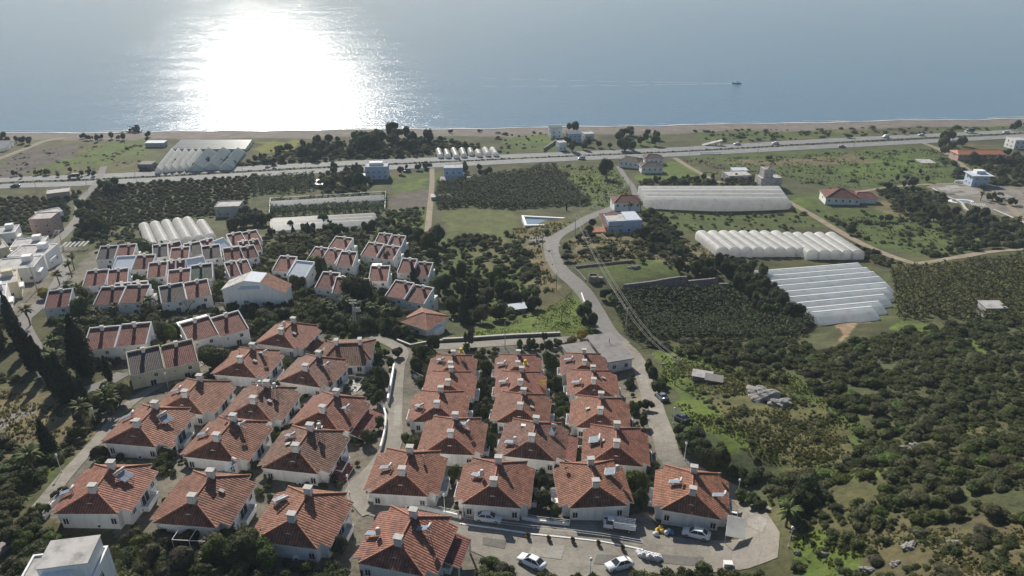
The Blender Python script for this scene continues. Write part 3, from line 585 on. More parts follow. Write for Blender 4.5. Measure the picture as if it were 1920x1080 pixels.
villas = [  # handle, front apex px, back apex px, extra turn, scale, label
 ('turn', (1297.5, 920), (1300, 888.75), -14, 1.03, 'red hip roofed villa beside the turning circle with white car in front'),
 ('truck', (1116, 907), (1107, 872.5), 4, 1.03, 'red hip roofed villa directly behind the parked pickup truck'),
 ('sedan', (927, 902), (932, 872), -6, 1.04, 'red hip roofed villa with a white car under its front wall'),
 ('lane', (756, 882.5), (766, 852), -5, 1.05, 'red hip roofed villa at the bend of the lane into the yard'),
 ('yard', (746, 1010), (775, 975), -14, 1.05, 'largest looking red roofed villa, at the bottom edge beside the paved yard'),
 ('bigtree', (550, 967), (575, 932), -9, 1.06, 'red roofed villa half hidden by the big dark garden tree'),
 ('brown', (559, 840), (577, 809), -9, 1.10, 'brownish roofed villa with barrel beside its chimney, west of the lane'),
 ('corner', (180, 917), (204, 879), 0, 1.02, 'outermost red roofed villa above the white flat roofed house'),
 ('pergola', (362, 937), (394, 895), -6, 1.06, 'red roofed villa with white pergola frame at its front'),
 ('edge', (262, 792), (286, 769), -7, 1.08, 'red roofed villa by the west lane, second up from the outermost one'),
 ('blueflag', (410, 820), (434, 791), -9, 1.08, 'red roofed villa in the middle of the western group with blue cloth on its balcony'),
 ('lamp', (350, 737), (372, 717), -6, 1.08, 'red roofed villa by the street lamp on the west lane'),
 ('barrels', (479, 750), (496, 727), -8, 1.08, 'red roofed villa with two barrels on stands at its rear chimney'),
 ('porch', (606, 767), (629, 744), -14, 1.08, 'red roofed villa with a red lean-to beside the curved garden wall'),
 ('pine', (455, 675), (469, 655), -8, 1.10, 'red roofed villa next to the round pine tree'),
 ('terrace', (576, 689), (594, 671), -14, 1.10, 'red roofed villa with a railed roof terrace on its east side'),
 ('topwest', (530, 622), (547, 606), -14, 1.12, 'red roofed villa nearest the white hall in the western group'),
 ('glazed', (628, 645), (677, 642), -86, 1.08, 'villa with long glazed balcony front, turned across the slope beside the lane'),
 ('roundbush', (846, 814), (852, 787), -4, 1.02, 'red roofed villa above the round bush on the lane'),
 ('steps', (821, 760), (824, 735), -2, 1.0, 'red roofed villa by the lane, third uphill of the lower road'),
 ('twin', (840, 720), (845, 696), -2, 0.96, 'red roofed villa by the lane, second uphill of the lower road'),
 ('road', (845, 685), (849, 666), -2, 0.94, 'red roofed villa by the lane, first uphill of the lower road'),
 ('skylight', (997, 824), (1004, 792), -9, 1.05, 'red roofed villa with a bright skylight and red side roof'),
 ('mid', (975, 762), (981, 740), -7, 1.0, 'red roofed villa of the middle column with a plain grey topped front'),
 ('yellow', (976, 719), (977, 697), -3, 0.96, 'red roofed villa with a yellow frame on its roof'),
 ('top', (971, 684), (971, 665), -1, 0.93, 'red roofed villa of the middle column, first uphill of the lower road'),
 ('twopanel', (1156, 832), (1155, 805), -7, 1.04, 'red roofed villa with double solar panel, east column beside the lime green tree'),
 ('plain', (1124, 772), (1127, 746), -7, 1.03, 'red roofed villa of the east column without any solar panel'),
 ('upper', (1114, 716), (1110, 695), -3, 0.97, 'red roofed villa of the east column, second uphill of the grey flat roof'),
 ('kiosk', (1096, 680), (1094, 664), -3, 0.94, 'red roofed villa touching the grey flat roofed building'),
]
def on_eave_plane(px, py, h):
    a, b, c = ray(px, py); t = 50.0
    for _ in range(80):
        x, y, z = a * t, b * t, CAMH + c * t; t += (z - eave_plane(x, y) - h) / (-c) * 0.8
    return Vector((a * t, b * t, CAMH + c * t))
vproto = make_villa()
vkeys = []
def flatten_under(v): pass
for i, (k, fa, ba, rz, s_, lab) in enumerate(villas):
    p, q_ = on_eave_plane(*fa, 1.7), on_eave_plane(*ba, 1.7); c = (p + q_) / 2
    t = vproto if i == 0 else copy_tree(vproto)
    t.location = (c.x, c.y, c.z - ZR * s_); t.rotation_euler = (0, 0, R(rz)); t.scale = (s_, s_, s_); t['label'] = lab
    V[k] = t; vkeys.append((k, c.x, c.y, lab))
for k, m_ in (('brown', 'tile_brown'), ('terrace', 'tile_brown'), ('skylight', 'tile_brown'), ('barrels', 'tile_brown'), ('turn', 'tile_orange'), ('twopanel', 'tile_orange'), ('glazed', 'tile_brown'), ('truck', 'tile_orange'), ('road', 'tile_orange')):
    for ch in V[k].children:
        if ch.name.startswith('roof') and not ch.name.startswith('roof_'): ch.material_slots[0].link = 'OBJECT'; ch.material_slots[0].material = M[m_]
bpy.context.view_layer.update()
def vloc(k, x, y, z): return V[k].matrix_world @ Vector((x, y, z))
def on_roof(k, px, py):
    mi = V[k].matrix_world.inverted(); a, b, c = ray(px, py); t = (V[k].location.z + 5 - CAMH) / c
    for _ in range(60):
        w = Vector((a * t, b * t, CAMH + c * t)); l_ = mi @ w; t += (l_.z - villa_roof_z(l_.x, l_.y)) / (-c) * 0.7
    return w
def leanto(k, x0, x1, y0, y1, z0, z1):
    """low tiled roof built onto the side of a villa"""
    b = MB(); pts = [(x0, y0, z0), (x1, y0, z1), (x1, y1, z1), (x0, y1, z0)]
    if x1 < x0: pts = pts[::-1]
    b.slab(pts, 0.15, 0, 1)
    for yy in (y0 + 0.2, y1 - 0.2): b.box(x1 + (-0.2 if x1 > x0 else 0.2), yy, -6, 0.22, 0.22, z1 - 0.16, mat=1)
    b.build('porch_roof', [M['tile_red'], M['trim']], V[k])
leanto('skylight', 5.5, 8.0, -4.0, 3.0, 3.2, 2.5); leanto('porch', 5.5, 8.6, -4.0, 4.2, 2.4, 1.5); leanto('yard', 5.5, 8.2, -1.5, 4.0, 2.5, 1.7); leanto('brown', 5.5, 7.9, -3.5, 1.0, 1.2, 0.5); leanto('edge', 5.5, 6.9, -4.8, -3.2, 3.2, 2.9)
leanto('topwest', 5.5, 8.4, -3.0, 2.5, 2.0, 1.2)
b = MB(); b.box(7.6, 1.5, 0.0, 4.2, 4.0, 0.18)
for x in (5.7, 6.7, 7.7, 8.7, 9.6):
    b.tube((x, -0.4, 0.18), (x, -0.4, 1.2), 0.05); b.tube((x, 3.4, 0.18), (x, 3.4, 1.2), 0.05)
b.path([(5.6, -0.4, 1.2), (9.6, -0.4, 1.2), (9.6, 3.4, 1.2), (5.6, 3.4, 1.2)], 0.05); b.box(9.5, -0.3, -6, 0.3, 0.3, 0.0); b.box(9.5, 3.3, -6, 0.3, 0.3, 0.0)
b.build('roof_terrace', M['cap'], V['terrace'])
b = MB(); b.box(-2.2, 2.4, villa_roof_z(-2.2, 2.4) - 0.1, 0.9, 0.7, villa_roof_z(-2.2, 2.4) + 0.16); b.build('skylight', M['lamp'], V['skylight'])
hatch = MB().box(0, 0, -0.2, 0.75, 0.5, 0.22, mat=0).box(0, 0, 0.22, 0.85, 0.6, 0.28, mat=1).mesh('roof_hatch', [M['ridge'], M['cap']])
for k in ('turn', 'truck', 'brown', 'edge', 'lamp', 'topwest', 'roundbush', 'mid', 'upper', 'plain', 'twopanel', 'pergola', 'barrels', 'pine', 'top', 'sedan'):
    x, y = rng.choice([(-2.4, -0.5), (2.2, -1.0), (-2.6, 0.8), (2.5, 0.7)]); o = link('roof_hatch', hatch, V[k], (x, y, villa_roof_z(x, y)), rng.uniform(-0.1, 0.1)); o.rotation_euler.y = math.atan2(DROP, MW) * (1 if x > 0 else -1)
b = MB(); b.box(0, 0, 0, 1.5, 0.06, 1.3); b.build('hanging_cloth', M['tarp'], V['blueflag'], (6.85, 1.2, -0.25), R(90))

# solar water heaters: they stand loose on the roofs, dipping to the south
def make_heater(barrel=False, panels=2):
    t = E('solar_water_heater', (0, 0, 0), 0, 'x', 'water heater', 'solar water heaters on the villa roofs')
    sl = R(17); hw = 0.95 * panels / 2
    for i in range(panels):
        y = (i - (panels - 1) / 2) * 0.98; b = MB()
        pts = [(-0.95 * math.cos(sl), y + 0.46, 0.25), (-0.95 * math.cos(sl), y - 0.46, 0.25), (0.95 * math.cos(sl), y - 0.46, 0.25 + 1.9 * math.sin(sl)), (0.95 * math.cos(sl), y + 0.46, 0.25 + 1.9 * math.sin(sl))]
        b.slab(pts, 0.09, 1, 1); ce = sum((Vector(p) for p in pts), Vector()) / 4
        b.poly([tuple(ce + (Vector(p) - ce) * 0.93 + Vector((-math.sin(sl), 0, math.cos(sl))) * 0.012) for p in pts], 0)
        b.build('panel', [M['glassblue'], M['metal']], t)
    b = MB()
    if barrel:
        rings = []
        for z, r in ((0.9, 0.0), (0.9, 0.34), (1.1, 0.37), (1.75, 0.37), (1.95, 0.34), (2.0, 0.0)): rings.append([(1.25 + r * math.cos(a * 0.628), r * math.sin(a * 0.628), z) for a in range(10)])
        b.loft(rings, caps=False)
    else:
        rings = []
        for y, r in ((-hw - 0.1, 0.0), (-hw - 0.1, 0.17), (-hw, 0.23), (hw, 0.23), (hw + 0.1, 0.17), (hw + 0.1, 0.0)): rings.append([(1.08 + r * math.cos(a * 0.628), y, 1.15 + r * math.sin(a * 0.628)) for a in range(10)])
        b.loft(rings, caps=False)
    b.build('tank', M['tank'], t, smooth=True)
    b = MB()
    for y in (-hw * 0.8, hw * 0.8):
        b.tube((-0.8, y, -0.6), (-0.8, y, 0.25), 0.03, n=4); b.tube((0.85, y, -0.9), (0.85, y, 1.1), 0.03, n=4); b.tube((1.3, y, -0.9), (1.2, y, 1.15 if not barrel else 0.9), 0.03, n=4); b.tube((-0.8, y, -0.2), (1.3, y, -0.2), 0.025, n=4)
    b.tube((0.85, -hw * 0.8, -0.4), (0.85, hw * 0.8, 0.8), 0.025, n=4)
    b.build('stand', M['metal'], t); return t
hp = {}
short = {'turn': 'villa by the turning circle', 'truck': 'villa behind the pickup truck', 'sedan': 'villa with the white car under its wall', 'lane': 'villa at the lane bend', 'yard': 'villa at the bottom edge', 'bigtree': 'villa behind the big dark tree', 'brown': 'brownish villa west of the lane',
 'corner': 'outermost western villa', 'pergola': 'villa with the white pergola', 'edge': 'second villa up the west lane', 'blueflag': 'villa with the blue cloth', 'lamp': 'villa by the west street lamp', 'barrels': 'villa with the two barrels', 'porch': 'villa with the red lean-to', 'pine': 'villa by the round pine',
 'terrace': 'villa with the railed terrace', 'topwest': 'villa nearest the white hall', 'glazed': 'villa with the glazed front', 'roundbush': 'villa above the round bush', 'steps': 'third lane-side villa up from the lower road', 'twin': 'second lane-side villa up from the lower road', 'road': 'first lane-side villa up from the lower road', 'skylight': 'villa with the skylight', 'mid': 'plain middle column villa',
 'yellow': 'villa with the yellow frame', 'top': 'middle column villa next to the lower road', 'twopanel': 'villa beside the lime green tree', 'plain': 'panel-free villa', 'upper': 'east column villa second from the grey roof', 'kiosk': 'villa touching the grey flat roof'}
heaters = [('turn', 1264, 905, 0, 1, -20, 'landward slope, nearer the ridge'), ('turn', 1346, 930, 0, 1, -20, 'eastern slope'), ('truck', 1143, 886, 1, 2, -15, ''), ('sedan', 893, 892, 1, 1, -35, ''), ('lane', 722, 878, 0, 1, -15, ''), ('yard', 697, 1003, 1, 1, -25, 'western slope'), ('yard', 793, 993, 0, 1, -15, 'eastern slope'),
 ('bigtree', 526, 938, 0, 2, -50, ''), ('corner', 236, 895, 0, 2, 160, 'eastern slope'), ('corner', 125, 925, 0, 1, 10, 'western slope'), ('pergola', 432, 876, 0, 1, 60, ''), ('edge', 313, 787, 0, 2, 150, 'eastern slope'), ('edge', 240, 782, 0, 1, 20, 'western slope'), ('blueflag', 450, 797, 0, 1, -30, ''), ('blueflag', 380, 815, 0, 1, 0, 'western slope'),
 ('pine', 492, 662, 0, 1, -30, ''), ('terrace', 608, 685, 0, 1, -25, ''), ('porch', 645, 766, 0, 1, -20, ''), ('brown', 543, 818, 0, 1, -30, 'western slope'), ('topwest', 528, 612, 1, 1, -30, ''), ('roundbush', 868, 796, 0, 1, -20, ''), ('steps', 785, 762, 0, 1, -40, ''), ('road', 825, 675, 0, 1, -40, ''), ('skylight', 955, 830, 1, 1, -30, 'western slope'),
 ('skylight', 1036, 810, 0, 1, 70, 'eastern slope'), ('yellow', 943, 716, 0, 1, -20, ''), ('top', 939, 682, 0, 1, -20, ''), ('twopanel', 1113, 826, 0, 2, -10, ''), ('upper', 1080, 717, 0, 1, -20, ''), ('kiosk', 1065, 674, 0, 1, -20, ''), ('lamp', 330, 733, 0, 1, 0, '')]
for k, px, py, br, n, rz, where in heaters:
    if (br, n) not in hp: t = hp[(br, n)] = make_heater(bool(br), n); first = True
    else: t = copy_tree(hp[(br, n)])
    t.location = on_roof(k, px, py + 3) + Vector((0, 0, 0.15)); t.rotation_euler = (0, 0, R(rz))
    t['label'] = 'solar water heater with ' + ('barrel tank' if br else 'lying tank') + (' and two panels' if n == 2 else '') + ' on the ' + short[k] + (', ' + where if where else '')
    if len(t['label'].split()) > 16: t['label'] = 'solar heater on the ' + short[k] + (', ' + where if where else '')
# water barrels and frames on roofs
def barrel_stand(k, px, py, mat, lab, w=0.9):
    t = E('water_tank', on_roof(k, px, py), 0, lab, 'water tank', 'water tanks on the villa roofs')
    b = MB()
    for x in (-w / 2, w / 2):
        for y in (-w / 2, w / 2): b.tube((x, y, -0.8), (x, y, 1.2), 0.05, n=4)
    b.box(0, 0, 1.2, w + 0.15, w + 0.15, 1.28); b.build('stand', M[mat], t)
    b = MB(); rings = [[(r * math.cos(a * 0.524), r * math.sin(a * 0.524), z) for a in range(12)] for z, r in ((1.28, 0.0), (1.28, 0.4), (1.4, 0.43), (2.0, 0.43), (2.12, 0.38), (2.15, 0.0))]
    b.loft(rings, caps=False); b.build('tank', M['tank' if mat != 'yellow' else 'yellow'], t, smooth=True)
barrel_stand('barrels', 489, 731, 'metal', 'first grey water tank at the rear chimney of the villa with barrels'); barrel_stand('barrels', 516, 735, 'dark', 'second grey water tank, on the seaward end of the barrels villa ridge')
barrel_stand('top', 985, 690, 'yellow', 'yellow water tank on the roof next to the lower road'); barrel_stand('brown', 600, 812, 'metal', 'white water tank beside the chimney of the brownish villa'); barrel_stand('road', 865, 668, 'yellow', 'yellow tank stand on the first villa beside the lane')
t = E('roof_frame', on_roof('yellow', 1018, 726), 0, 'yellow slatted frame standing on a red villa roof', 'frame'); b = MB()
for z in (0.3, 0.75, 1.2, 1.6): b.box(0, 0, z, 1.5, 0.08, z + 0.28)
b.build('slats', M['yellow'], t); b = MB(); b.box(-0.7, 0.1, -0.6, 0.1, 0.1, 1.9); b.box(0.7, 0.1, -0.6, 0.1, 0.1, 1.9); b.build('posts', M['metal'], t)
# dish aerials
dm = MB(); dm.loft([[(r * math.cos(a * 0.628), -z, r * math.sin(a * 0.628)) for a in range(10)] for z, r in ((0.0, 0.02), (-0.05, 0.22), (-0.14, 0.4))], caps=False)
dish_me = dm.mesh('dish', M['tank']); arm_me = MB().tube((0, 0, -0.9), (0, 0, 0.05), 0.035, n=5).mesh('mast', M['metal'])
for k, x, y in (('turn', 4.4, 4.6), ('lane', 2.5, 2.0), ('sedan', 1.7, 0.6), ('twopanel', -0.6, 4.4), ('pine', -3.0, 2.5), ('blueflag', -1.5, 3.0), ('edge', -2.0, 4.0), ('truck', -4.0, 3.0), ('mid', 1.3, 2.7), ('twin', 0.8, 2.6)):
    t = E('dish_aerial', vloc(k, x, y, villa_roof_z(x, y) + 0.85), R(rng.uniform(-40, 40)), 'small dish aerial on the roof of the ' + short[k], 'aerial', 'dish aerials'); o = link('dish', dish_me, t); o.rotation_euler = (R(-25), 0, math.pi); link('mast', arm_me, t)

# ------------------------------------------------------------------ row houses with one slope between white parapets
ROOFS = {'r': 'tile_red', 'd': 'tile_dark', 'm': 'tile_maroon', 'g': 'tile_green', 'w': 'tile_pale', 't': 'roofslab'}
row_xy = []
def row_house(pl, pr, kinds, label, D=6.6, hf=3.9, back=None, extra=None, step=0.0, rise=2.3):
    """pl, pr: pixels of the two ends of the front eave"""
    a, b_ = at(*pl, hf), at(*pr, hf); d = b_ - a; rz = math.atan2(d.y, d.x); L_ = math.hypot(d.x, d.y); n = len(kinds); w = L_ / n
    mid = (a + b_) / 2; c = Vector((mid.x - math.sin(rz) * D / 2, mid.y + math.cos(rz) * D / 2, mid.z - hf))
    t = E('row_house', c, rz, label, 'house', 'row houses with sloping roofs between parapets'); row_xy.append((c.x, c.y, label))
    dz = (b_.z - a.z) / max(L_, 1e-3)
    wl = MB()
    for i, k in enumerate(kinds):
        x0, x1 = -L_ / 2 + i * w, -L_ / 2 + (i + 1) * w; o = dz * ((x0 + x1) / 2); y0, y1 = -D / 2, D / 2
        sec = [(y0, -8), (y0, hf + o - 0.12), (y1, hf + rise + o - 0.12), (y1, -8)]
        wl.loft([[(x0 + 0.01, y, z) for y, z in sec], [(x1 - 0.01, y, z) for y, z in sec]])
        for xx in ((x0 + 0.12, x1 - 0.12) if i == 0 else (x1 - 0.12,)):     # parapet walls either side
            sec = [(y0 - 0.25, hf + o - 0.35), (y0 - 0.25, hf + o + 0.12), (y1 + 0.15, hf + rise + o + 0.30), (y1 + 0.15, hf + rise + o - 0.3)]
            wl.loft([[(xx - 0.12, y, z) for y, z in sec], [(xx + 0.12, y, z) for y, z in sec]])
        wl.box((x0 + x1) / 2, y1 + 0.02, hf + rise + o - 0.3, x1 - x0 - 0.5, 0.2, hf + rise + o + 0.28)
    wl.build('wall', M['cream' if extra == 'cream' else 'trim'], t, recalc=False)
    for i, k in enumerate(kinds):
        x0, x1 = -L_ / 2 + i * w, -L_ / 2 + (i + 1) * w; o = dz * ((x0 + x1) / 2); y0, y1 = -D / 2 - 0.22, D / 2 - 0.12
        zf, zk = hf + o - 0.05, hf + rise + o - 0.05
        rf = MB().slab([(x0 + 0.25, y0, zf), (x1 - 0.25, y0, zf), (x1 - 0.25, y1, zk), (x0 + 0.25, y1, zk)], 0.1, 0, 1).build('roof', [M[ROOFS[k]], M['trim']], t)
        if k != 'w' and k != 't':
            cb = MB(); cx_ = (x0 + x1) / 2 + rng.uniform(-0.6, 0.6); cb.box(cx_, D / 2 - 0.75, zk - 1.0, 0.75, 0.6, zk + 0.85, mat=0); cb.box(cx_, D / 2 - 0.75, zk + 0.85, 0.95, 0.8, zk + 0.97, mat=1); cb.build('chimney', [M['stucco'], M['cap']], rf)
        if n <= 3 or i % 2 == 0:
            window(t, (x0 + x1) / 2 + w * 0.22, -D / 2 - 0.0, hf + o - 1.3, 0, 0.9, 1.0); window(t, (x0 + x1) / 2 + w * 0.1, -D / 2 - 0.0, hf + o - 3.3, 0, 1.3, 1.9, 'door'); window(t, (x0 + x1) / 2 - w * 0.24, -D / 2, hf + o - 1.2, 0, 0.5, 0.6)
    for s_ in (-1, 1):
        window(t, s_ * L_ / 2, 0.6, hf + s_ * dz * L_ / 2 - 0.9, R(90) * s_, 0.8, 1.0); window(t, s_ * L_ / 2, 1.8, hf + s_ * dz * L_ / 2 - 3.2, R(90) * s_, 0.9, 1.2)
    b2 = MB(); b2.box(0, D / 2 + 1.3, -8, L_ - 0.4, 2.4, 1.6)
    for i in range(n + 1): b2.box(-L_ / 2 + 0.2 + i * (L_ - 0.4) / n, D / 2 + 1.4, 1.6, 0.2, 2.2, 2.5)
    b2.box(0, D / 2 + 2.45, 1.6, L_ - 0.4, 0.15, 2.4); b2.build('rear_terrace', M['stucco'], t)
    if extra == 'white_terrace': MB().box(-L_ / 4, D / 2 + 1.6, hf + rise - 0.5, L_ / 2, 3.0, hf + rise - 0.3).build('terrace_slab', M['trim'], t)
    return t
row_house((82, 578), (130, 573), 'm', 'single row house with dark maroon roof by the bend of the village street')
row_house((175, 572), (270, 565), 'mr', 'pair of row houses behind two shaggy palms, dull and bright red roofs')
row_house((208, 559), (272, 553), 'dr', 'row house pair whose roof ridge just shows behind the palm-fronted pair', D=5)
row_house((302, 568), (397, 553), 'dr', 'row house pair, one slate grey roof and one red, west of the white hall')
row_house((155, 657), (275, 643), 'rr', 'row house pair with two red roofs beside the broad cypress')
row_house((243, 703), (372, 677), 'dr', 'row house pair with cream front under a dark grey roof, by the west lane', extra='cream')
row_house((352, 640), (467, 618), 'rr', 'row house pair with white slab terrace beside the round pine', extra='white_terrace')
row_house((154, 537), (198, 533), 'r', 'red roofed single row house beside the pale palm garden')
row_house((200, 535), (240, 530), 'r', 'smaller red single row house standing just east of another single')
row_house((209, 508), (284, 503), 'wm', 'row house pair, one pale blue metal roof and one maroon')
row_house((180, 487), (250, 481), 'dr', 'row house pair at the north west corner, dark and red roofs')
row_house((286, 483), (316, 480), 'd', 'small dark roofed row house below the round black tree'); row_house((317, 490), (354, 487), 'r', 'single red row house between two dark roofed ones')
row_house((349, 480), (382, 476), 'd', 'dark roofed row house in the back line of the terrace'); row_house((380, 486), (416, 482), 'd', 'dark roofed row house behind the white metal shed roof')
row_house((275, 521), (312, 517), 'r', 'single red row house at the head of the inner garden'); row_house((313, 536), (357, 531), 'r', 'red row house with an orange slab above it')
row_house((358, 526), (400, 521), 'g', 'row house with dark green sheet roof'); row_house((420, 488), (457, 484), 'r', 'red row house next to the two dark roofed ones', D=5.5)
row_house((458, 485), (486, 481), 'm', 'maroon row house at the east end of its short line', D=5.5); row_house((430, 519), (475, 512), 'mr', 'maroon and red row house pair directly behind the white hall')
row_house((434, 460), (492, 452), 'rr', 'far row house pair with red roofs next to the palms'); row_house((384, 470), (410, 466), 'r', 'red row house beside the pale metal shed', D=5.5); row_house((316, 476), (346, 472), 'm', 'low maroon roof behind the dark roofed house', D=5)
row_house((352, 508), (388, 503), 'w', 'row house covered by a white metal sheet roof', D=5); row_house((310, 512), (348, 508), 'rr', 'two red roofs partly hidden behind the single garden house', D=4.5); row_house((412, 467), (434, 462), 'w', 'tall pale blue rendered row house near the small greenhouse', D=4)
# eastern rows, turned towards the valley
row_house((510, 507), (543, 509), 'r', 'red row house beside the white shed roof, west end of the valley row'); row_house((538, 516), (574, 520), 'w', 'white metal roofed row house in front of its red neighbour')
row_house((574, 488), (628, 494), 'rr', 'red roofed pair seen behind the tall green garden tree'); row_house((630, 497), (662, 500), 'r', 'red roofed house with pale side wall beside the garden tree')
row_house((614, 466), (648, 470), 'r', 'single red row house among palms, set furthest back'); row_house((676, 477), (738, 488), 'rr', 'red roofed pair with a palm growing before it')
row_house((700, 458), (752, 466), 'rr', 'red roofed pair at the back corner of the valley rows'); row_house((590, 538), (624, 543), 'm', 'maroon roofed house west of the great dark tree')
row_house((622, 548), (688, 555), 'mr', 'maroon and red pair standing under the great dark tree'); row_house((744, 508), (804, 522), 'rm', 'red and maroon pair with a cypress in front of it')
row_house((722, 553), (796, 571), 'rr', 'long shadowed red pair above the red hipped pavilion'); row_house((690, 524), (728, 529), 'r', 'red house with white roof terrace behind the great dark tree', extra='white_terrace')
row_house((452, 473), (492, 468), 'rr', 'row house pair with red roofs near the scruffy palms', D=5)
# ------------------------------------------------------------------ other buildings
bld_xy = []
def building(name, pl, pr, D, h, label, mat='stucco', cat='house', par=0.35, roofmat='roofslab', base=-6, wins=True, storeys=None):
    """flat roofed block; pl, pr are the pixels of its front foot"""
    a, b_ = at(*pl), at(*pr); d = b_ - a; rz = math.atan2(d.y, d.x); L_ = math.hypot(d.x, d.y); mid = (a + b_) / 2
    c = Vector((mid.x - math.sin(rz) * D / 2, mid.y + math.cos(rz) * D / 2, min(a.z, b_.z)))
    t = E(name, c, rz, label, cat); bld_xy.append((c.x, c.y, label)); b = MB(); b.box(0, 0, base, L_, D, h)
    for x, y, sx, sy in ((0, -D / 2 + 0.1, L_ + 0.06, 0.26), (0, D / 2 - 0.1, L_ + 0.06, 0.26), (-L_ / 2 + 0.1, 0, 0.26, D - 0.5), (L_ / 2 - 0.1, 0, 0.26, D - 0.5)):
        if par: b.box(x, y, h - 0.01, sx, sy, h + par)
    b.build('wall', M[mat], t); MB().box(0, 0, h - 0.02, L_ - 0.5, D - 0.5, h + 0.06).build('roof', M[roofmat], t)
    if wins:
        n = max(2, int(L_ / 3.2)); st = storeys or max(1, int(h / 2.9))
        for j in range(st):
            for i in range(n): window(t, (i + 0.5) / n * L_ - L_ / 2, -D / 2, 1.6 + j * 2.9, 0, 1.0, 1.2)
            for s_ in (-1, 1):
                for y in (-D / 5, D / 5): window(t, s_ * L_ / 2, y, 1.6 + j * 2.9, R(90) * s_, 1.0, 1.2)
    t['w'] = L_; return t
def hip(t, w, d, z, rise, mat='tile_red', ridge=0.4, ov=0.5, name='roof'):
    """hip roof with its ridge along x (ridge: share of the width)"""
    x, y, r_ = w / 2 + ov, d / 2 + ov, w * ridge / 2; b = MB(); A1, A2 = (-r_, 0, z + rise), (r_, 0, z + rise)
    c = [(-x, -y, z), (x, -y, z), (x, y, z), (-x, y, z)]
    for pts in ([c[0], c[1], A2, A1], [c[1], c[2], A2], [c[2], c[3], A1, A2], [c[3], c[0], A1]): b.slab(pts, 0.15, 0, 1)
    for p, q_ in ((A1, A2), (A1, c[0]), (A1, c[3]), (A2, c[1]), (A2, c[2])): b.tube(p, q_, 0.12, n=5, mat=2)
    return b.build(name, [M[mat], M['trim'], M['ridge']], t)
def plain_roofed(name, px, py, w, d, h, rise, rz, label, mat='stucco', roof='tile_red', cat='house', ridge=0.4, base=-5, wins=True, ov=0.5):
    p = at(px, py); t = E(name, p, R(rz), label, cat); bld_xy.append((p.x, p.y, label)); MB().box(0, 0, base, w, d, h - 0.02).build('wall', M[mat], t); hip(t, w, d, h, rise, roof, ridge, ov)
    if wins:
        n = max(2, int(w / 3))
        for i in range(n): window(t, (i + 0.5) / n * w - w / 2, -d / 2, h - 1.5, 0, 1.0, 1.2)
        for s_ in (-1, 1): window(t, s_ * w / 2, 0, h - 1.5, R(90) * s_, 1.0, 1.2)
    return t
# the white hall with the red lean roof
a, b_ = at(423, 579), at(538, 583); d = b_ - a; rz = math.atan2(d.y, d.x); L_ = math.hypot(d.x, d.y); D = 6.5
t = E('hall', ((a + b_) / 2) + Vector((-math.sin(rz) * D / 2, math.cos(rz) * D / 2, 0)), rz, 'large white gabled hall with a red tiled lean roof on one side', 'hall'); bld_xy.append((t.location.x, t.location.y, t['label']))
b = MB(); sec = [(-L_ / 2, -5), (-L_ / 2, 6.6), (-0.12 * L_, 9.4), (0.14 * L_, 8.9), (L_ / 2, 5.4), (L_ / 2, -5)]; b.loft([[(x, -D / 2, z) for x, z in sec][::-1], [(x, D / 2, z) for x, z in sec][::-1]]); b.build('wall', M['stucco'], t)
MB().slab([(0.14 * L_, -D / 2 - 0.2, 9.08), (L_ / 2 + 0.4, -D / 2 - 0.2, 5.4), (L_ / 2 + 0.4, D / 2, 5.4), (0.14 * L_, D / 2, 9.08)], 0.14, 0, 1).build('roof', [M['tile'], M['trim']], t)
MB().slab([(-L_ / 2 - 0.3, -D / 2 - 0.2, 6.6), (-0.12 * L_, -D / 2 - 0.2, 9.58), (-0.12 * L_, D / 2, 9.58), (-L_ / 2 - 0.3, D / 2, 6.6)], 0.14, 0, 1).build('roof', [M['roofslab'], M['trim']], t)
MB().slab([(-0.12 * L_ + 0.02, -D / 2 - 0.2, 9.57), (0.14 * L_ - 0.02, -D / 2 - 0.2, 9.07), (0.14 * L_ - 0.02, D / 2, 9.07), (-0.12 * L_ + 0.02, D / 2, 9.57)], 0.14).build('terrace', M['tile_pale'], t); MB().slab([(-0.25 * L_, -D / 2 - 0.06, 6.6), (0.12 * L_, -D / 2 - 0.06, 6.9), (0.12 * L_, -D / 2 - 0.02, 7.9), (-0.18 * L_, -D / 2 - 0.02, 7.8)], 0.02).build('mural_band', M['bluewall'], t)
for x, z in ((-5.5, 2.6), (-2.9, 2.6), (-2.1, 2.6), (2.5, 2.0), (5.2, 1.8), (-4.5, -0.6)): window(t, x, -D / 2, z, 0, 0.7, 1.0)
# hipped pavilion above the lower road
t = plain_roofed('pavilion', 797, 618, 8.6, 8.6, 3.6, 1.9, -32, 'open sided pavilion with a red hip roof above the lower road', roof='tile', cat='pavilion', ridge=0.12, wins=False, ov=0.9)
MB().box(5.2, -1.0, 0.5, 2.0, 4.0, 2.6).build('bay', M['stucco'], t); window(t, 0, -4.3, 1.6, 0, 3.0, 1.2)
# grey flat roofed building beside the junction
t = building('roadside_building', (1140, 700), (1184, 691), 13.0, 3.3, 'low building with weathered grey flat roof beside the road junction', par=0, roofmat='greyslab', wins=True, storeys=1)
w_ = t['w']; MB().box(-0.2, 0, 3.3, w_ + 1.0, 14.0, 3.55).build('roof_slab', M['greyslab'], t); MB().box(-w_ / 2 - 4.3, 1.5, 2.2, 7.4, 9.5, 2.45).build('annex_roof', M['greyslab'], t); MB().box(-w_ / 2 - 4.3, 1.5, -5, 6.6, 8.8, 2.19).build('annex_wall', M['stucco'], t); MB().tube((0.6, 2, 3.5), (0.6, 2, 4.7), 0.09).build('vent_pipe', M['dark'], t)
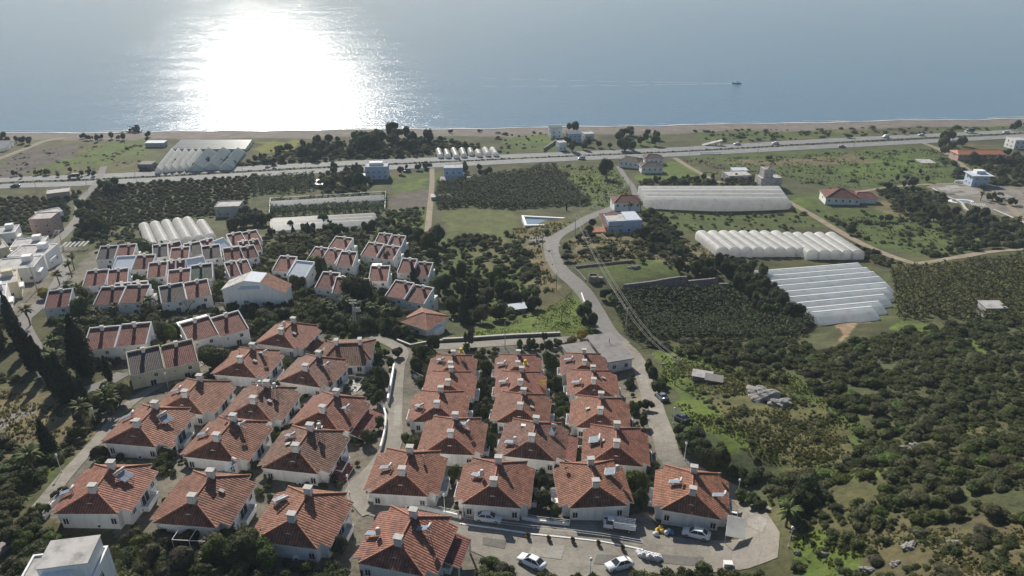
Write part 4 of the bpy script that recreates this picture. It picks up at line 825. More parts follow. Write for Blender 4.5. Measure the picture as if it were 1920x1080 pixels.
# white house at the lower edge
t = building('flat_roofed_house', (6, 1250), (164, 1236), 12.0, 6.0, 'white flat roofed house at the bottom edge with stepped roof blocks', par=0.25)
w_ = t['w']; b = MB(); b.box(1.2, 3.4, 6.0, w_ - 3.2, 4.6, 8.3); b.box(0.6, 0.2, 6.05, 3.6, 1.8, 7.7); b.build('roof_block', M['stucco'], t); MB().box(1.2, 3.4, 8.3, w_ - 3.0, 4.8, 8.42).build('block_roof', M['roofslab'], t)
# terraced white flats on the west edge
for pl, pr, D, h, lab, mt in (((22, 508), (92, 505), 11, 5.5, 'white flat roofed apartment block, uppermost of the western terrace, with long parapet', 'stucco'), ((-10, 534), (72, 528), 11, 5.2, 'white apartment block second in the stepped western terrace', 'stucco'), ((-20, 566), (42, 558), 11, 5.4, 'yellowish apartment block of the western terrace', 'cream'),
  ((-40, 596), (22, 588), 11, 5.4, 'white apartment block at the foot of the western terrace, cut by the picture edge', 'stucco'), ((-25, 492), (24, 486), 11, 5.0, 'cream apartment block behind the white terrace', 'cream'), ((25, 482), (88, 478), 9, 4.6, 'long low white roof above the terrace of flats', 'stucco'), ((-20, 458), (34, 455), 10, 4.5, 'white house at the picture edge below the lemon garden', 'stucco')):
    t = building('apartment_block', pl, pr, D, h, lab, mt, 'apartment block'); t['group'] = 'stepped apartment blocks on the western edge'
    w_ = t['w']; MB().box(w_ * 0.2, D * 0.2, h, 3.0, 2.6, h + 2.0).build('stair_tower', M[mt], t); MB().box(w_ / 2 + 0.6, -D * 0.2, h - 3.0, 1.1, 4.0, h - 2.1).build('balcony', M['stucco'], t)
for pl, pr, D, h, lab, mt in (((62, 441), (104, 440), 9, 7.5, 'salmon pink two storey house beside the village street', 'pink'), ((76, 418), (122, 412), 8, 4.2, 'house with pale roof terrace behind the salmon pink one', 'stucco'), ((90, 378), (134, 374), 9, 4.4, 'bare walled house with a white flat roof near the highway', 'pink'), ((405, 408), (452, 406), 9, 5.2, 'house with brownish flat roof behind the tunnel greenhouses', 'roofslab'),
  ((686, 337), (728, 336), 10, 7.6, 'pale blue two storey house beside the highway', 'bluewall'), ((833, 338), (868, 337), 9, 7.2, 'blue three storey house near the highway with a white tin roof before it', 'bluewall'), ((1140, 436), (1202, 437), 10, 5.6, 'white and blue hill house with an awkward flat roof and red tiled wing', 'bluewall'),
  ((1425, 353), (1464, 352), 8, 5.5, 'unfinished concrete frame house carrying a square tower', 'roofslab'), ((1366, 340), (1408, 339), 10, 3.2, 'low ruined flat roof by the dirt track', 'roofslab'), ((1820, 350), (1852, 349), 8, 6.0, 'modern white villa with overhanging flat roof beside the terrace garden', 'bluewall'), ((1900, 280), (1960, 278), 10, 6, 'white house at the picture edge by the highway', 'stucco'),
  ((1048, 283), (1062, 282), 7, 5.5, 'white walled beach house tower', 'stucco'), ((1066, 268), (1090, 267), 10, 6.0, 'pale green roofed beach house block near the dark round tree', 'bluewall'), ((1033, 260), (1054, 259), 8, 7.5, 'beach house with a flat green roof', 'stucco'), ((1096, 262), (1114, 261), 8, 4.0, 'low white beach house beside the shore track', 'stucco')):
    t = building('flat_roofed_house', pl, pr, D, h, lab, mt); w_ = t['w']
    if 'tower' in lab and 'frame' in lab: MB().box(-1.5, 0.5, h, 5.5, 5.5, h + 5.0).build('tower', M['roofslab'], t); hip(t, 5.5, 5.5, h + 5.0, 1.0, 'greyslab', 0.1, 0.4, 'tower_roof')
    if 'tin roof' in lab:
        MB().slab([(-w_ * 0.7, -D / 2 - 5.0, 1.4), (w_ * 1.15, -D / 2 - 5.0, 1.4), (w_ * 1.15, -D / 2 - 0.4, 2.4), (-w_ * 0.7, -D / 2 - 0.4, 2.4)], 0.08).build('porch_roof', M['film'], t)
    if 'two storey house beside the highway' in lab: MB().box(-0.5, 1.0, h, w_ * 0.6, 4, h + 1.6).build('stair_tower', M['stucco'], t); MB().box(-w_ / 2 - 2.2, -D / 4, -3, 4.4, 5, 2.6).build('annex', M['stucco'], t)
    if 'overhanging' in lab: MB().box(0, -0.5, h + 0.36, w_ + 2.6, D + 2.2, h + 0.62).build('roof_slab', M['tile_pale'], t); MB().box(w_ * 0.1, 1, h + 0.62, 5, 4, h + 2.2).build('roof_block', M['stucco'], t)
    if 'hill house' in lab:
        rf = MB().slab([(-w_ / 2 - 2.0, -D / 2 - 0.4, 3.6), (w_ * -0.08, -D / 2 - 0.4, 3.6), (w_ * -0.08, D / 2, 6.2), (-w_ / 2 - 2.0, D / 2, 6.2)], 0.15, 0, 1).build('wing_roof', [M['tile_red'], M['trim']], t)
        MB().slab([(0.5, -D / 2 + 0.4, h + 0.45), (w_ / 2 - 0.5, -D / 2 + 0.4, h + 0.45), (w_ / 2 - 0.5, D / 2 - 0.5, h + 1.0), (0.5, D / 2 - 0.5, h + 1.0)], 0.1).build('roof_panel', M['tile_pale'], t)
        MB().slab([(-w_ / 2 - 7.5, -D / 2 - 1.0, 1.8), (-w_ / 2 - 0.3, -D / 2 - 1.0, 1.8), (-w_ / 2 - 0.3, -D / 2 + 3.0, 2.4), (-w_ / 2 - 7.5, -D / 2 + 3.0, 2.4)], 0.12).build('carport_roof', M['orange'], t)
    if 'green roof' in lab: MB().box(0, 0, h + 0.36, w_ + 1, D + 1, h + 0.6).build('roof_slab', M['filmblue'], t)
plain_roofed('hip_roofed_house', 1172, 392, 13, 10, 5.0, 2.3, 4, 'tall house with a maroon hip roof behind the hill house', roof='tile_maroon'); plain_roofed('hip_roofed_house', 1220, 322, 13, 9, 4.2, 2.0, 0, 'white house with dark hip roof, nearer of the roadside group', roof='tile_dark'); plain_roofed('hip_roofed_house', 1182, 312, 12, 10, 4.2, 2.2, -25, 'white dark roofed house beside the tall roadside poplar', roof='tile_dark'); plain_roofed('hip_roofed_house', 1223, 306, 12, 9, 4.0, 2.0, 0, 'white dark roofed house closest to the highway', roof='tile_dark')
t = plain_roofed('hip_roofed_house', 1573, 378, 17, 12, 3.8, 3.4, -8, 'bungalow with bright red hipped roofs beside the dirt track', roof='tile_red', ridge=0.1)
b = E('x', (0, 0, 0)); bpy.data.objects.remove(b)
w2 = MB().box(12, 1.5, -4, 11, 8, 3.2).build('wing', M['stucco'], t); rr_ = hip(t, 11, 8, 3.25, 1.9, 'tile_red', 0.6, 0.6, 'wing_roof'); rr_.location = (12.2, 1.5, 0)
plain_roofed('long_shed', 1830, 297, 30, 10, 4.0, 1.6, 0, 'long brown roofed shed beside the eastern road', roof='orange', cat='shed', ridge=0.9, mat='pink')
# small sheds and slabs
for px, py, w, d, h, rz, lab, mt, rm in ((294, 274, 13, 6, 3.0, 2, 'small white roofed shed in the seaside field', 'roofslab', 'tile_pale'), (1316, 712, 4.2, 2.2, 1.4, -18, 'rusty tin shelter in the grass beside the hill road', 'greyslab', 'roofslab'), (1338, 716, 3.6, 2.0, 0.9, -18, 'heap-like low shack next to the tin shelter', 'greyslab', 'greyslab'), (1855, 590, 6, 4, 3.2, 0, 'small stone hut with flat roof in the scrub', 'roofslab', 'roofslab'),
   (970, 585, 5.0, 3.0, 1.8, 15, 'long tin sheet roof among the valley trees', 'greyslab', 'tile_pale'), (828, 373, 11, 4, 1.8, 4, 'white sheet shed beside the dirt track', 'roofslab', 'film'), (1735, 304, 9, 8, 0.4, 0, 'pale concrete slab left in the field', 'roofslab', 'roofslab'), (278, 316, 8, 6, 3.6, 0, 'dark shed beside the highway at the greenhouse corner', 'greyslab', 'greyslab'), (600, 348, 5, 9, 2.0, 0, 'small white tin lean-to between the banana plots', 'roofslab', 'film'), (1385, 325, 9, 5, 2.5, 0, 'small bluish hut in the field by the highway', 'roofslab', 'tile_pale')):
    p = at(px, py); t = E('shed' if h > 0.5 else 'concrete_pad', p, R(rz), lab, 'shed'); bld_xy.append((p.x, p.y, lab))
    MB().box(0, 0, -1.5, w, d, h).build('wall', M[mt], t); MB().slab([(-w / 2 - 0.3, -d / 2 - 0.3, h + 0.1), (w / 2 + 0.3, -d / 2 - 0.3, h + 0.1), (w / 2 + 0.3, d / 2 + 0.3, h + 0.45), (-w / 2 - 0.3, d / 2 + 0.3, h + 0.45)], 0.1).build('roof', M[rm], t)
    if h > 1.5: window(t, w * 0.2, -d / 2, h * 0.5, 0, 0.8, 0.9)
# empty white pool
pw = [at(x, y) for x, y in ((980, 414), (1066, 408), (1068, 416), (986, 426))]; cen = sum(pw, Vector()) / 4
t = E('swimming_pool', cen, 0, 'long empty white rimmed pool beside the curving hill road', 'pool'); b = MB()
loc = [(p - cen) for p in pw]; zt = 0.55
for i in range(4):
    p, q_ = loc[i], loc[(i + 1) % 4]; m_ = (p + q_) / 2; d = q_ - p; b.box(m_.x, m_.y, -2.0, math.hypot(d.x, d.y) + 1.0, 1.1, zt + 0.004 * i, math.atan2(d.y, d.x))
b.build('rim', M['trim'], t); MB().prism([(p.x, p.y) for p in loc], -2.0, -0.15).build('basin_floor', M['poolwater'], t)
# ------------------------------------------------------------------ greenhouses
gh_xy = []
def span_mesh(L_, w, h, hw, prof, bump):
    """one greenhouse span lying along +x from 0 to L_, ridge at z=h"""
    b = MB(); n = max(2, int(L_ / 1.5)); rings = []
    for i in range(n + 1):
        k = 1.0 - (bump if i % 2 else 0.0); x = L_ * i / n; r = [(x, -w / 2, -2.0), (x, -w / 2, hw)]
        if prof == 'arch': r += [(x, -w / 2 * math.cos(a * math.pi / 8), hw + (h - hw) * math.sin(a * math.pi / 8) * k) for a in range(1, 8)]
        elif prof == 'saw': r += [(x, -w * 0.1, hw + (h - hw) * 0.62), (x, w * 0.30, h), (x, w * 0.38, h), (x, w * 0.45, hw + (h - hw) * 0.6)]
        else: r += [(x, 0, h * k + (1 - k) * hw)]
        r += [(x, w / 2, hw), (x, w / 2, -2.0)]; rings.append(r)
    b.loft(rings, close=False, caps=False)
    return b, [MB().poly(r[::-1]) for r in (rings[0], rings[-1][::-1])]
def greenhouse(name, label, ridges, h=4.0, hw=2.6, w=None, prof='arch', mat='film', bump=0.0, separate=False, group=None, cat='greenhouse', wf=1.0):
    ps = [(at(*a, h), at(*b_, h)) for a, b_ in ridges]
    if w is None:
        ds = []
        for (a, b_), (c, d) in zip(ps[:-1], ps[1:]):
            m1, m2 = (a + b_) / 2, (c + d) / 2; u = (b_ - a).normalized(); v = m2 - m1; v.z = 0; ds.append((v - u * v.dot(u)).length)
        ds.sort(); w = ds[len(ds) // 2] * wf
    t = None
    zmed = sorted(min(a.z, b_.z) for a, b_ in ps)[len(ps) // 2] - h
    for i, (a, b_) in enumerate(ps):
        d = b_ - a; rz = math.atan2(d.y, d.x); L_ = math.hypot(d.x, d.y)
        if separate or t is None:
            lab = label[i] if separate else label
            t = E(name, (a.x, a.y, a.z - h), rz, lab, cat, group); gh_xy.append(((a.x + b_.x) / 2, (a.y + b_.y) / 2, lab)); org, oz = Vector((a.x, a.y, a.z - h)), rz
        s_, e = span_mesh(L_, w, h, hw, prof, bump)
        lv = Matrix.Rotation(-oz, 3, 'Z') @ (Vector((a.x, a.y, a.z - h)) - org)
        o1 = s_.build('cover', M[mat], t, lv, rz - oz, smooth=False); o1.rotation_euler.y = -math.atan2(b_.z - a.z, L_)
        o2 = None
        if prof == 'saw':
            o3 = MB().box(L_ / 2, w * 0.34, h - 0.02, L_, w * 0.075, h + 0.10).build('ridge_strip', M['trim'], t, lv, rz - oz); o3.rotation_euler.y = o1.rotation_euler.y
        for ew in e: o2 = ew.build('end_wall', M['filmend'], t, lv, rz - oz); o2.rotation_euler.y = o1.rotation_euler.y
    return w
nth = ['first', 'second', 'third', 'fourth', 'fifth', 'sixth', 'seventh', 'eighth', 'ninth', 'tenth', 'eleventh', 'twelfth', 'thirteenth', 'fourteenth', 'fifteenth', 'sixteenth', 'seventeenth', 'eighteenth', 'nineteenth', 'twentieth']
greenhouse('tunnel_greenhouse', [f'white plastic tunnel north of the row houses, {nth[i]} from the west of six' for i in range(6)], [((268, 417), (284, 455)), ((289, 414), (308, 451)), ((310, 411), (329, 448)), ((331, 408), (351, 444)), ((350, 406), (373, 441)), ((376, 411), (394, 438))], 2.8, 1.0, 4.4, 'arch', 'film', 0.02, True, 'six white tunnels above the row houses')
greenhouse('greenhouse', 'big white ribbed greenhouse of nine spans, its side rising in steps beside the scrub', [((1420, 513), (1616, 497)), ((1438, 522), (1632, 506)), ((1450, 531), (1645, 514)), ((1462, 541), (1656, 523)), ((1474, 552), (1668, 534)), ((1486, 562), (1670, 545)), ((1501, 573), (1665, 557)), ((1520, 583), (1655, 570)), ((1530, 591), (1642, 580))], 2.7, 1.5, None, 'saw', 'sheet', 0.0, wf=1.06)
fx_ = [1316, 1337, 1357, 1375, 1394, 1414, 1434, 1455, 1477, 1496, 1517, 1537, 1559]; nx_ = [1357, 1380, 1402, 1424, 1445, 1465, 1486, 1506, 1527, 1549, 1570, 1592, 1612]
greenhouse('greenhouse', 'white greenhouse of many bumpy arched tunnels side by side', [((fx_[i], 432 + (3 if i > 7 else 0)), (nx_[i], 464 + (5 if i > 7 else 0))) for i in range(13)], 4.2, 2.4, None, 'arch', 'film', 0.05)
greenhouse('greenhouse', 'long white greenhouse of four wide spans behind the hill house', [((1200, 352), (1464, 352)), ((1203, 358.5), (1469, 358.5)), ((1206, 365), (1474, 365.5)), ((1210, 372), (1479, 373))], 4.4, 3.1, None, 'saw', 'film', 0.0)
greenhouse('greenhouse', 'seaside greenhouse of five narrow white gabled spans', [((322, 277), (294, 312)), ((334, 277), (309, 310)), ((347, 277), (322, 309)), ((360, 277), (336, 308)), ((373, 277), (350, 307))], 4.6, 1.6, None, 'gable', 'film', 0.0, wf=0.86)
greenhouse('greenhouse', 'seaside greenhouse of three wide bluish gabled spans', [((391, 276), (366, 306)), ((418, 275), (394, 304)), ((446, 276), (422, 304))], 5.2, 1.8, None, 'gable', 'filmblue', 0.0, wf=0.92)
greenhouse('greenhouse', 'low bluish greenhouse lying along the beach behind the gabled ones', [((338, 262.5), (472, 262)), ((332, 268), (468, 268)), ((326, 273.5), (464, 273.5))], 2.8, 1.8, None, 'gable', 'filmblue', 0.0)
greenhouse('greenhouse', 'pale low greenhouse at the western picture edge by the beach track', [((-40, 264), (22, 263)), ((-46, 269), (18, 268)), ((-52, 274), (12, 273))], 3.2, 2.2, None, 'gable', 'film', 0.0)
greenhouse('greenhouse', 'bright triple ridged greenhouse, western one of two end to end', [((506, 411), (604, 405.5)), ((505, 417), (604, 411.5)), ((510, 423), (603, 418))], 3.2, 2.2, None, 'gable', 'film', 0.0)
greenhouse('greenhouse', 'bright triple ridged greenhouse, eastern one of two end to end', [((609, 405), (703, 400)), ((608, 411), (700, 406.5)), ((607, 417), (694, 413))], 3.2, 2.2, None, 'gable', 'film', 0.0)
greenhouse('greenhouse', 'narrow white topped strip of screen house above the banana plot', [((508, 377), (720, 365)), ((512, 380.5), (720, 369))], 3.8, 3.0, None, 'gable', 'film', 0.0)
sm = [((822, 277), (826, 288)), ((836, 278), (840, 288)), ((850, 276), (856, 289)), ((866, 276), (870, 287)), ((881, 276), (884, 284)), ((895, 279), (899, 286)), ((909, 275), (915, 285)), ((923, 275), (930, 285))]
greenhouse('tunnel_greenhouse', [f'small shining tunnel beside the far lane of the highway, {nth[i]} from the west' for i in range(8)], sm, 3.0, 0.8, 4.2, 'arch', 'film', 0.03, True, 'eight little tunnels by the highway')
# rim of the screened banana plot and the small slatted roof
t = E('screen_house', at(506, 408), 0, 'white post and cable frame around the dark banana plot', 'screen house'); o0 = t.location.copy()
for pa, pb in (((506, 408), (508, 380)), ((722, 398), (724, 367)), ((508, 380), (724, 367))):
    A_1, B_1 = at(*pa) - o0, at(*pb) - o0; n = max(3, int((B_1 - A_1).length / 6)); b = MB()
    for i in range(n + 1):
        p = A_1.lerp(B_1, i / n); p.z = ground(p.x + o0.x, p.y + o0.y) - o0.z; b.tube(p, p + Vector((0, 0, 2.7)), 0.12, n=4)
        if i: b.tube(prev + Vector((0, 0, 2.6)), p + Vector((0, 0, 2.6)), 0.13, n=4); b.tube(prev + Vector((0, 0, 1.4)), p + Vector((0, 0, 1.4)), 0.06, n=4)
        prev = p
    b.build('frame', M['trim'], t)
p = at(143, 468); t = E('slatted_canopy', p, R(8), 'small canopy of white slats beside the village street', 'canopy'); b = MB()
for i in range(6): b.box(-4.2 + i * 1.7, 0, 2.4, 0.8, 5.5, 2.5)
b.build('slats', M['film'], t); b = MB()
for x in (-4, 4):
    for y in (-2.4, 2.4): b.tube((x, y, -1), (x, y, 2.4), 0.08)
b.build('posts', M['metal'], t)

# ------------------------------------------------------------------ walls and fences
wall_xy = []
def wall(name, px, h, th, mat, label, cat='wall', base=-1.5, cap=None, step=3.0, rail=0):
    ln = pline(px, step); t = E(name, G(ln[0].x, ln[0].y), 0, label, cat); o0 = t.location.copy(); b = MB(); c = MB(); m_ = ln[len(ln) // 2]; wall_xy.append((m_.x, m_.y, label))
    n = len(ln); sec = []
    for i, p in enumerate(ln):
        d = (ln[min(i + 1, n - 1)] - ln[max(i - 1, 0)]).normalized(); nr = Vector((-d.y, d.x)) * th / 2; z = ground(p.x, p.y) - o0.z
        sec.append([(p.x - o0.x + nr.x * s_, p.y - o0.y + nr.y * s_, z + zz) for s_, zz in ((1, base), (-1, base), (-1, h), (1, h))])
    b.loft(sec); b.build('wall', M[mat], t)
    if cap:
        c.loft([[(q_[0] + (q_[0] - (s_[0][0] + s_[1][0]) / 2) * 0.3, q_[1] + (q_[1] - (s_[0][1] + s_[1][1]) / 2) * 0.3, s_[2][2] + zz) for q_, zz in ((s_[0], 0.003), (s_[1], 0.003), (s_[1], 0.14), (s_[0], 0.14))] for s_ in sec]); c.build('coping', M[cap], t)
    if rail:
        r_ = MB(); pr = None
        for i, p in enumerate(ln):
            q_ = Vector((p.x - o0.x, p.y - o0.y, ground(p.x, p.y) - o0.z + h))
            r_.tube(q_, q_ + Vector((0, 0, rail)), 0.03, n=4)
            if pr is not None:
                for z in (rail, rail * 0.5): r_.tube(pr + Vector((0, 0, z)), q_ + Vector((0, 0, z)), 0.025, n=4)
            pr = q_
        r_.build('railing', M['trim'], t)
    return t
wall('retaining_wall', [(1168, 548), (1225, 541), (1286, 532)], 2.9, 0.7, 'stonewall', 'tall rubble retaining wall above the banana terrace'); wall('retaining_wall', [(1289, 539), (1344, 533)], 2.6, 0.7, 'stonewall', 'middle rubble wall stepping down past the banana terrace'); wall('retaining_wall', [(1347, 541), (1412, 540)], 2.0, 0.7, 'stonewall', 'lowest rubble wall beside the dark trees')
wall('boundary_wall', [(1078, 503), (1130, 497), (1188, 491)], 0.8, 0.3, 'stonewall', 'grey boundary wall of the walled terrace by the hill road'); wall('boundary_wall', [(1077, 504), (1088, 515), (1098, 527)], 0.6, 0.3, 'concrete', 'short low wall running beside the hill road bend')
wall('garden_wall', [(707, 752), (718, 763), (724, 785), (722, 815), (714, 846)], 1.1, 0.25, 'stucco', 'curved white garden wall along the lane', cap='trim', rail=0.6); wall('garden_wall', [(740, 690), (735, 720), (728, 758)], 1.6, 0.3, 'stucco', 'straight white wall beside the upper lane', cap='trim'); wall('garden_wall', [(771, 704), (786, 714), (795, 718)], 1.0, 0.25, 'stucco', 'white wall of the lane-side forecourt', rail=0.9)
wall('kerb_wall', [(862, 983), (935, 993), (1000, 1003), (1060, 1009), (1130, 1017), (1205, 1032)], 0.22, 0.24, 'trim', 'long low white kerb between the upper and lower yard'); wall('handrail', [(872, 976), (935, 986), (1000, 994), (1060, 1000), (1130, 1009), (1205, 1022)], 0.1, 0.12, 'concrete', 'thin white handrail above the yard kerb', cat='railing', rail=0.9)
wall('garden_wall', [(690, 940), (740, 946), (800, 958), (860, 972)], 0.9, 0.25, 'stucco', 'white wall under the villas at the yard entrance', rail=0.7); wall('garden_wall', [(868, 948), (868, 972)], 0.8, 0.2, 'stucco', 'short white wall beside the grey steps of the yard', rail=0.5); wall('garden_wall', [(978, 974), (1010, 980), (1068, 986)], 0.6, 0.3, 'stucco', 'low white wall before the gap between two yard villas', rail=0.7)
wall('roadside_wall', [(830, 640), (900, 636), (960, 632), (1050, 628)], 0.8, 0.5, 'concrete', 'pale wall along the bright lawn above the lower road', cap='cap'); wall('roadside_wall', [(745, 640), (770, 650), (795, 645), (830, 641)], 0.6, 0.4, 'concrete', 'low kerb wall at the lane mouth by the pavilion', cap='cap')
wall('roadside_wall', [(1150, 462), (1128, 440)], 0.8, 0.4, 'concrete', 'short pale wall below the hill house'); wall('roadside_wall', [(1090, 552), (1098, 574), (1106, 590)], 0.7, 0.35, 'trim', 'white guard blocks on the hill road bend')
wall('kerb_wall', [(1862, 398), (1890, 410), (1930, 428)], 1.4, 0.8, 'concrete', 'pale retaining wall of the terrace garden', cap='cap'); wall('kerb_wall', [(1748, 356), (1775, 372), (1800, 382), (1815, 398), (1855, 405)], 1.0, 0.8, 'concrete', 'garden edging wall below the modern white villa', cap='cap'); wall('kerb_wall', [(1790, 343), (1815, 342)], 1.5, 0.6, 'trim', 'white terrace wall beside the modern villa')
wall('fence', [(405, 574), (450, 572)], 0.2, 0.1, 'concrete', 'thin garden fence beside the white hall', cat='fence', rail=0.9); wall('fence', [(1020, 282), (1042, 265), (1030, 248)], 1.8, 0.3, 'concrete', 'pale wall beside the beach house field', cap='cap')
wall('garden_wall', [(120, 930), (100, 950), (84, 975)], 0.9, 0.25, 'stucco', 'white wall along the west lane at the outermost villa', rail=0.5)
# pergola frame and awning
p = at(370, 1022); t = E('pergola', p, R(-4), 'white metal pergola frame in front of a western villa', 'pergola'); b = MB()
for x in (-2.6, 0, 2.6):
    for y in (-1.6, 1.6): b.tube((x, y, -2), (x, y, 2.5), 0.05)
    b.tube((x, -1.6, 2.5), (x, 1.6, 2.5), 0.05)
b.tube((-2.6, -1.6, 2.5), (2.6, -1.6, 2.5), 0.05); b.tube((-2.6, 1.6, 2.5), (2.6, 1.6, 2.5), 0.05); b.build('frame', M['trim'], t)
p = at(1376, 1008); t = E('awning', p, R(-16), 'slanting white awning against the villa by the turning circle', 'awning'); MB().slab([(-1.5, -1.7, 1.7), (1.5, -1.7, 1.7), (1.3, 1.9, 2.7), (-1.3, 1.9, 2.7)], 0.08).build('sheet', M['film'], t)
b = MB(); [b.tube((x, -1.6, -0.5), (x, -1.6, 1.7), 0.05) for x in (-1.4, 1.4)]; b.build('posts', M['metal'], t)
p = at(1370, 985); t = E('steel_stair', p, R(-16), 'small white stair frame at the corner of the turning circle villa', 'stair'); b = MB()
for i in range(5): b.box(0, -0.6 + i * 0.5, i * 0.4, 1.6, 0.4, i * 0.4 + 0.07)
b.build('treads', M['trim'], t); b = MB(); [b.tube((x, -0.8, 0.5), (x, 1.6, 2.6), 0.04) for x in (-0.85, 0.85)]; b.build('rails', M['trim'], t)
p = at(1364, 1062); t = E('concrete_block', p, R(-5), 'small white block at the lower edge of the paved yard', 'block'); MB().box(0, 0, -0.3, 1.2, 0.7, 0.75).build('body', M['stucco'], t); MB().box(0, 0, 0.75, 1.35, 0.85, 0.85).build('lid', M['trim'], t)

# ------------------------------------------------------------------ vehicles
def ringsec(w, zb_, zm, zt): return [(-w * 0.9, zb_), (-w, zb_ + 0.12), (-w, zm), (-w * 0.9, zt), (w * 0.9, zt), (w, zm), (w, zb_ + 0.12), (w * 0.9, zb_)]
def car_meshes(paint, van=False):
    st = [(-2.22, .40, .55, .62, .70), (-2.15, .25, .62, .76, .82), (-1.2, .2, .72, .92, .89), (-.7, .2, .75, .96, .90), (1.2, .2, .78, .98, .90), (1.9, .22, .76, .98, .86), (2.18, .3, .7, .92, .80), (2.25, .42, .62, .78, .72)]
    b = MB(); b.loft([[(x, y, z) for y, z in ringsec(w, zb_, zm, zt)] for x, zb_, zm, zt, w in st]); out = {'body': b.mesh('body', M[paint], True)}
    g = MB(); t0, t1 = (-0.35, 1.05) if not van else (-0.3, 2.0); zt = 1.44 if not van else 1.75; x0, x1 = (-1.1, 1.78) if not van else (-1.1, 2.15)
    lo = [(x0, -.76, .93), (x1, -.74, .95), (x1, .74, .95), (x0, .76, .93)]; hi = [(t0, -.58, zt), (t1, -.57, zt), (t1, .57, zt), (t0, .58, zt)]
    g.loft([lo, hi], caps=False); out['window'] = g.mesh('window', M['glass'])
    r_ = MB(); r_.loft([[(t0 - .03, -.6, zt - .03), (t1 + .05, -.59, zt - .03), (t1 + .05, .59, zt - .03), (t0 - .03, .6, zt - .03)], [(t0 + .05, -.53, zt + .05), (t1 - .05, -.52, zt + .05), (t1 - .05, .52, zt + .05), (t0 + .05, .53, zt + .05)]])
    for sy in (-1, 1):
        r_.tube((x0, sy * .76, .93), (t0, sy * .585, zt), .045, n=4); r_.tube((x1, sy * .745, .95), (t1, sy * .575, zt), .06, n=4); r_.tube((.35, sy * .765, .95), (.35, sy * .59, zt), .035, n=4)
    out['roof'] = r_.mesh('roof', M[paint]); return out
wheel_me = MB().tube((0, -0.1, 0), (0, 0.1, 0), 0.31, n=14, mat=0).tube((0, -0.108, 0), (0, 0.108, 0), 0.19, n=10, mat=1).mesh('wheel', [M['tyre'], M['metal']])
light_me = MB().box(0, 0, -0.07, 0.1, 0.34, 0.08).mesh('headlight', M['lamp']); tail_me = MB().box(0, 0, -0.08, 0.08, 0.3, 0.08).mesh('tail_light', M['orange']); plate_me = MB().box(0, 0, -0.06, 0.02, 0.5, 0.06).mesh('mirror', M['dark'])
car_cache = {}
def car(front, rear, paint, label, van=False, name='parked_car', detail=True, scale=1.0, group=None):
    a, b_ = at(*front), at(*rear); d = b_ - a; c = (a + b_) / 2; c.z = ground(c.x, c.y) + 0.11; k = (paint, van)
    if k not in car_cache: car_cache[k] = car_meshes(paint, van)
    t = E(name, c, 0, label, 'car' if not van else 'van', group); toground(t, c, math.atan2(d.y, d.x)); t.scale = (scale,) * 3
    for n in ('body', 'window', 'roof'): link(n, car_cache[k][n], t)
    for x in (-1.38, 1.38):
        for y in (-0.82, 0.82): link('wheel', wheel_me, t, (x, y, 0.31))
    if detail:
        for y in (-0.6, 0.6): link('headlight', light_me, t, (-2.16, y, 0.62)); link('tail_light', tail_me, t, (2.17, y, 0.78))
    return t
car((1278, 1000), (1333, 1012), 'carwhite', 'white saloon parked in front of the villa by the turning circle')
car((942, 980), (888, 974), 'carwhite', 'white saloon parked under the white wall of a villa, beside the kerb')
car((968, 1046), (1026, 1074), 'carwhite', 'white saloon standing in the lower yard among bushes'); car((1136, 1072), (1184, 1060), 'carwhite', 'white car at the yard edge half hidden by shrubs')
car((1234, 741), (1252, 758), 'carblue', 'blue grey car on the verge of the hill road, further uphill car of two'); car((1264, 782), (1293, 798), 'cardark', 'dark car parked on the grass verge below the hill road')
hc = [((1376, 272), (1388, 271), 'carwhite', False, 'white car on the highway near the leaning beach sign'), ((1448, 270.5), (1459, 270), 'carwhite', False, 'white car on the far lane of the highway, east of the orchard road'), ((1583, 276), (1573, 276.5), 'metal', False, 'silver car on the near lane of the highway'), ((1652, 259), (1668, 258), 'carwhite', True, 'white van on the far lane of the highway'),
      ((1722, 255), (1732, 254.5), 'carwhite', False, 'white car following the white van on the highway'), ((798, 311), (808, 310.5), 'cardark', False, 'dark car crossing the highway median by the blue house'), ((757, 322.5), (769, 322), 'carblue', True, 'bluish van stopped beside the pale blue two storey house'), ((1084, 299), (1096, 298.5), 'carwhite', True, 'white van on the highway by the tall poplar'),
      ((24, 351), (34, 350.6), 'cardark', False, 'dark car on the near lane at the western end of the highway'), ((1880, 250), (1892, 249.5), 'carwhite', False, 'white car at the eastern end of the highway')]
for f, r_, paint, van, lab in hc: car(f, r_, paint, lab, van, 'highway_car', False, 1.15, 'cars driving along the highway')
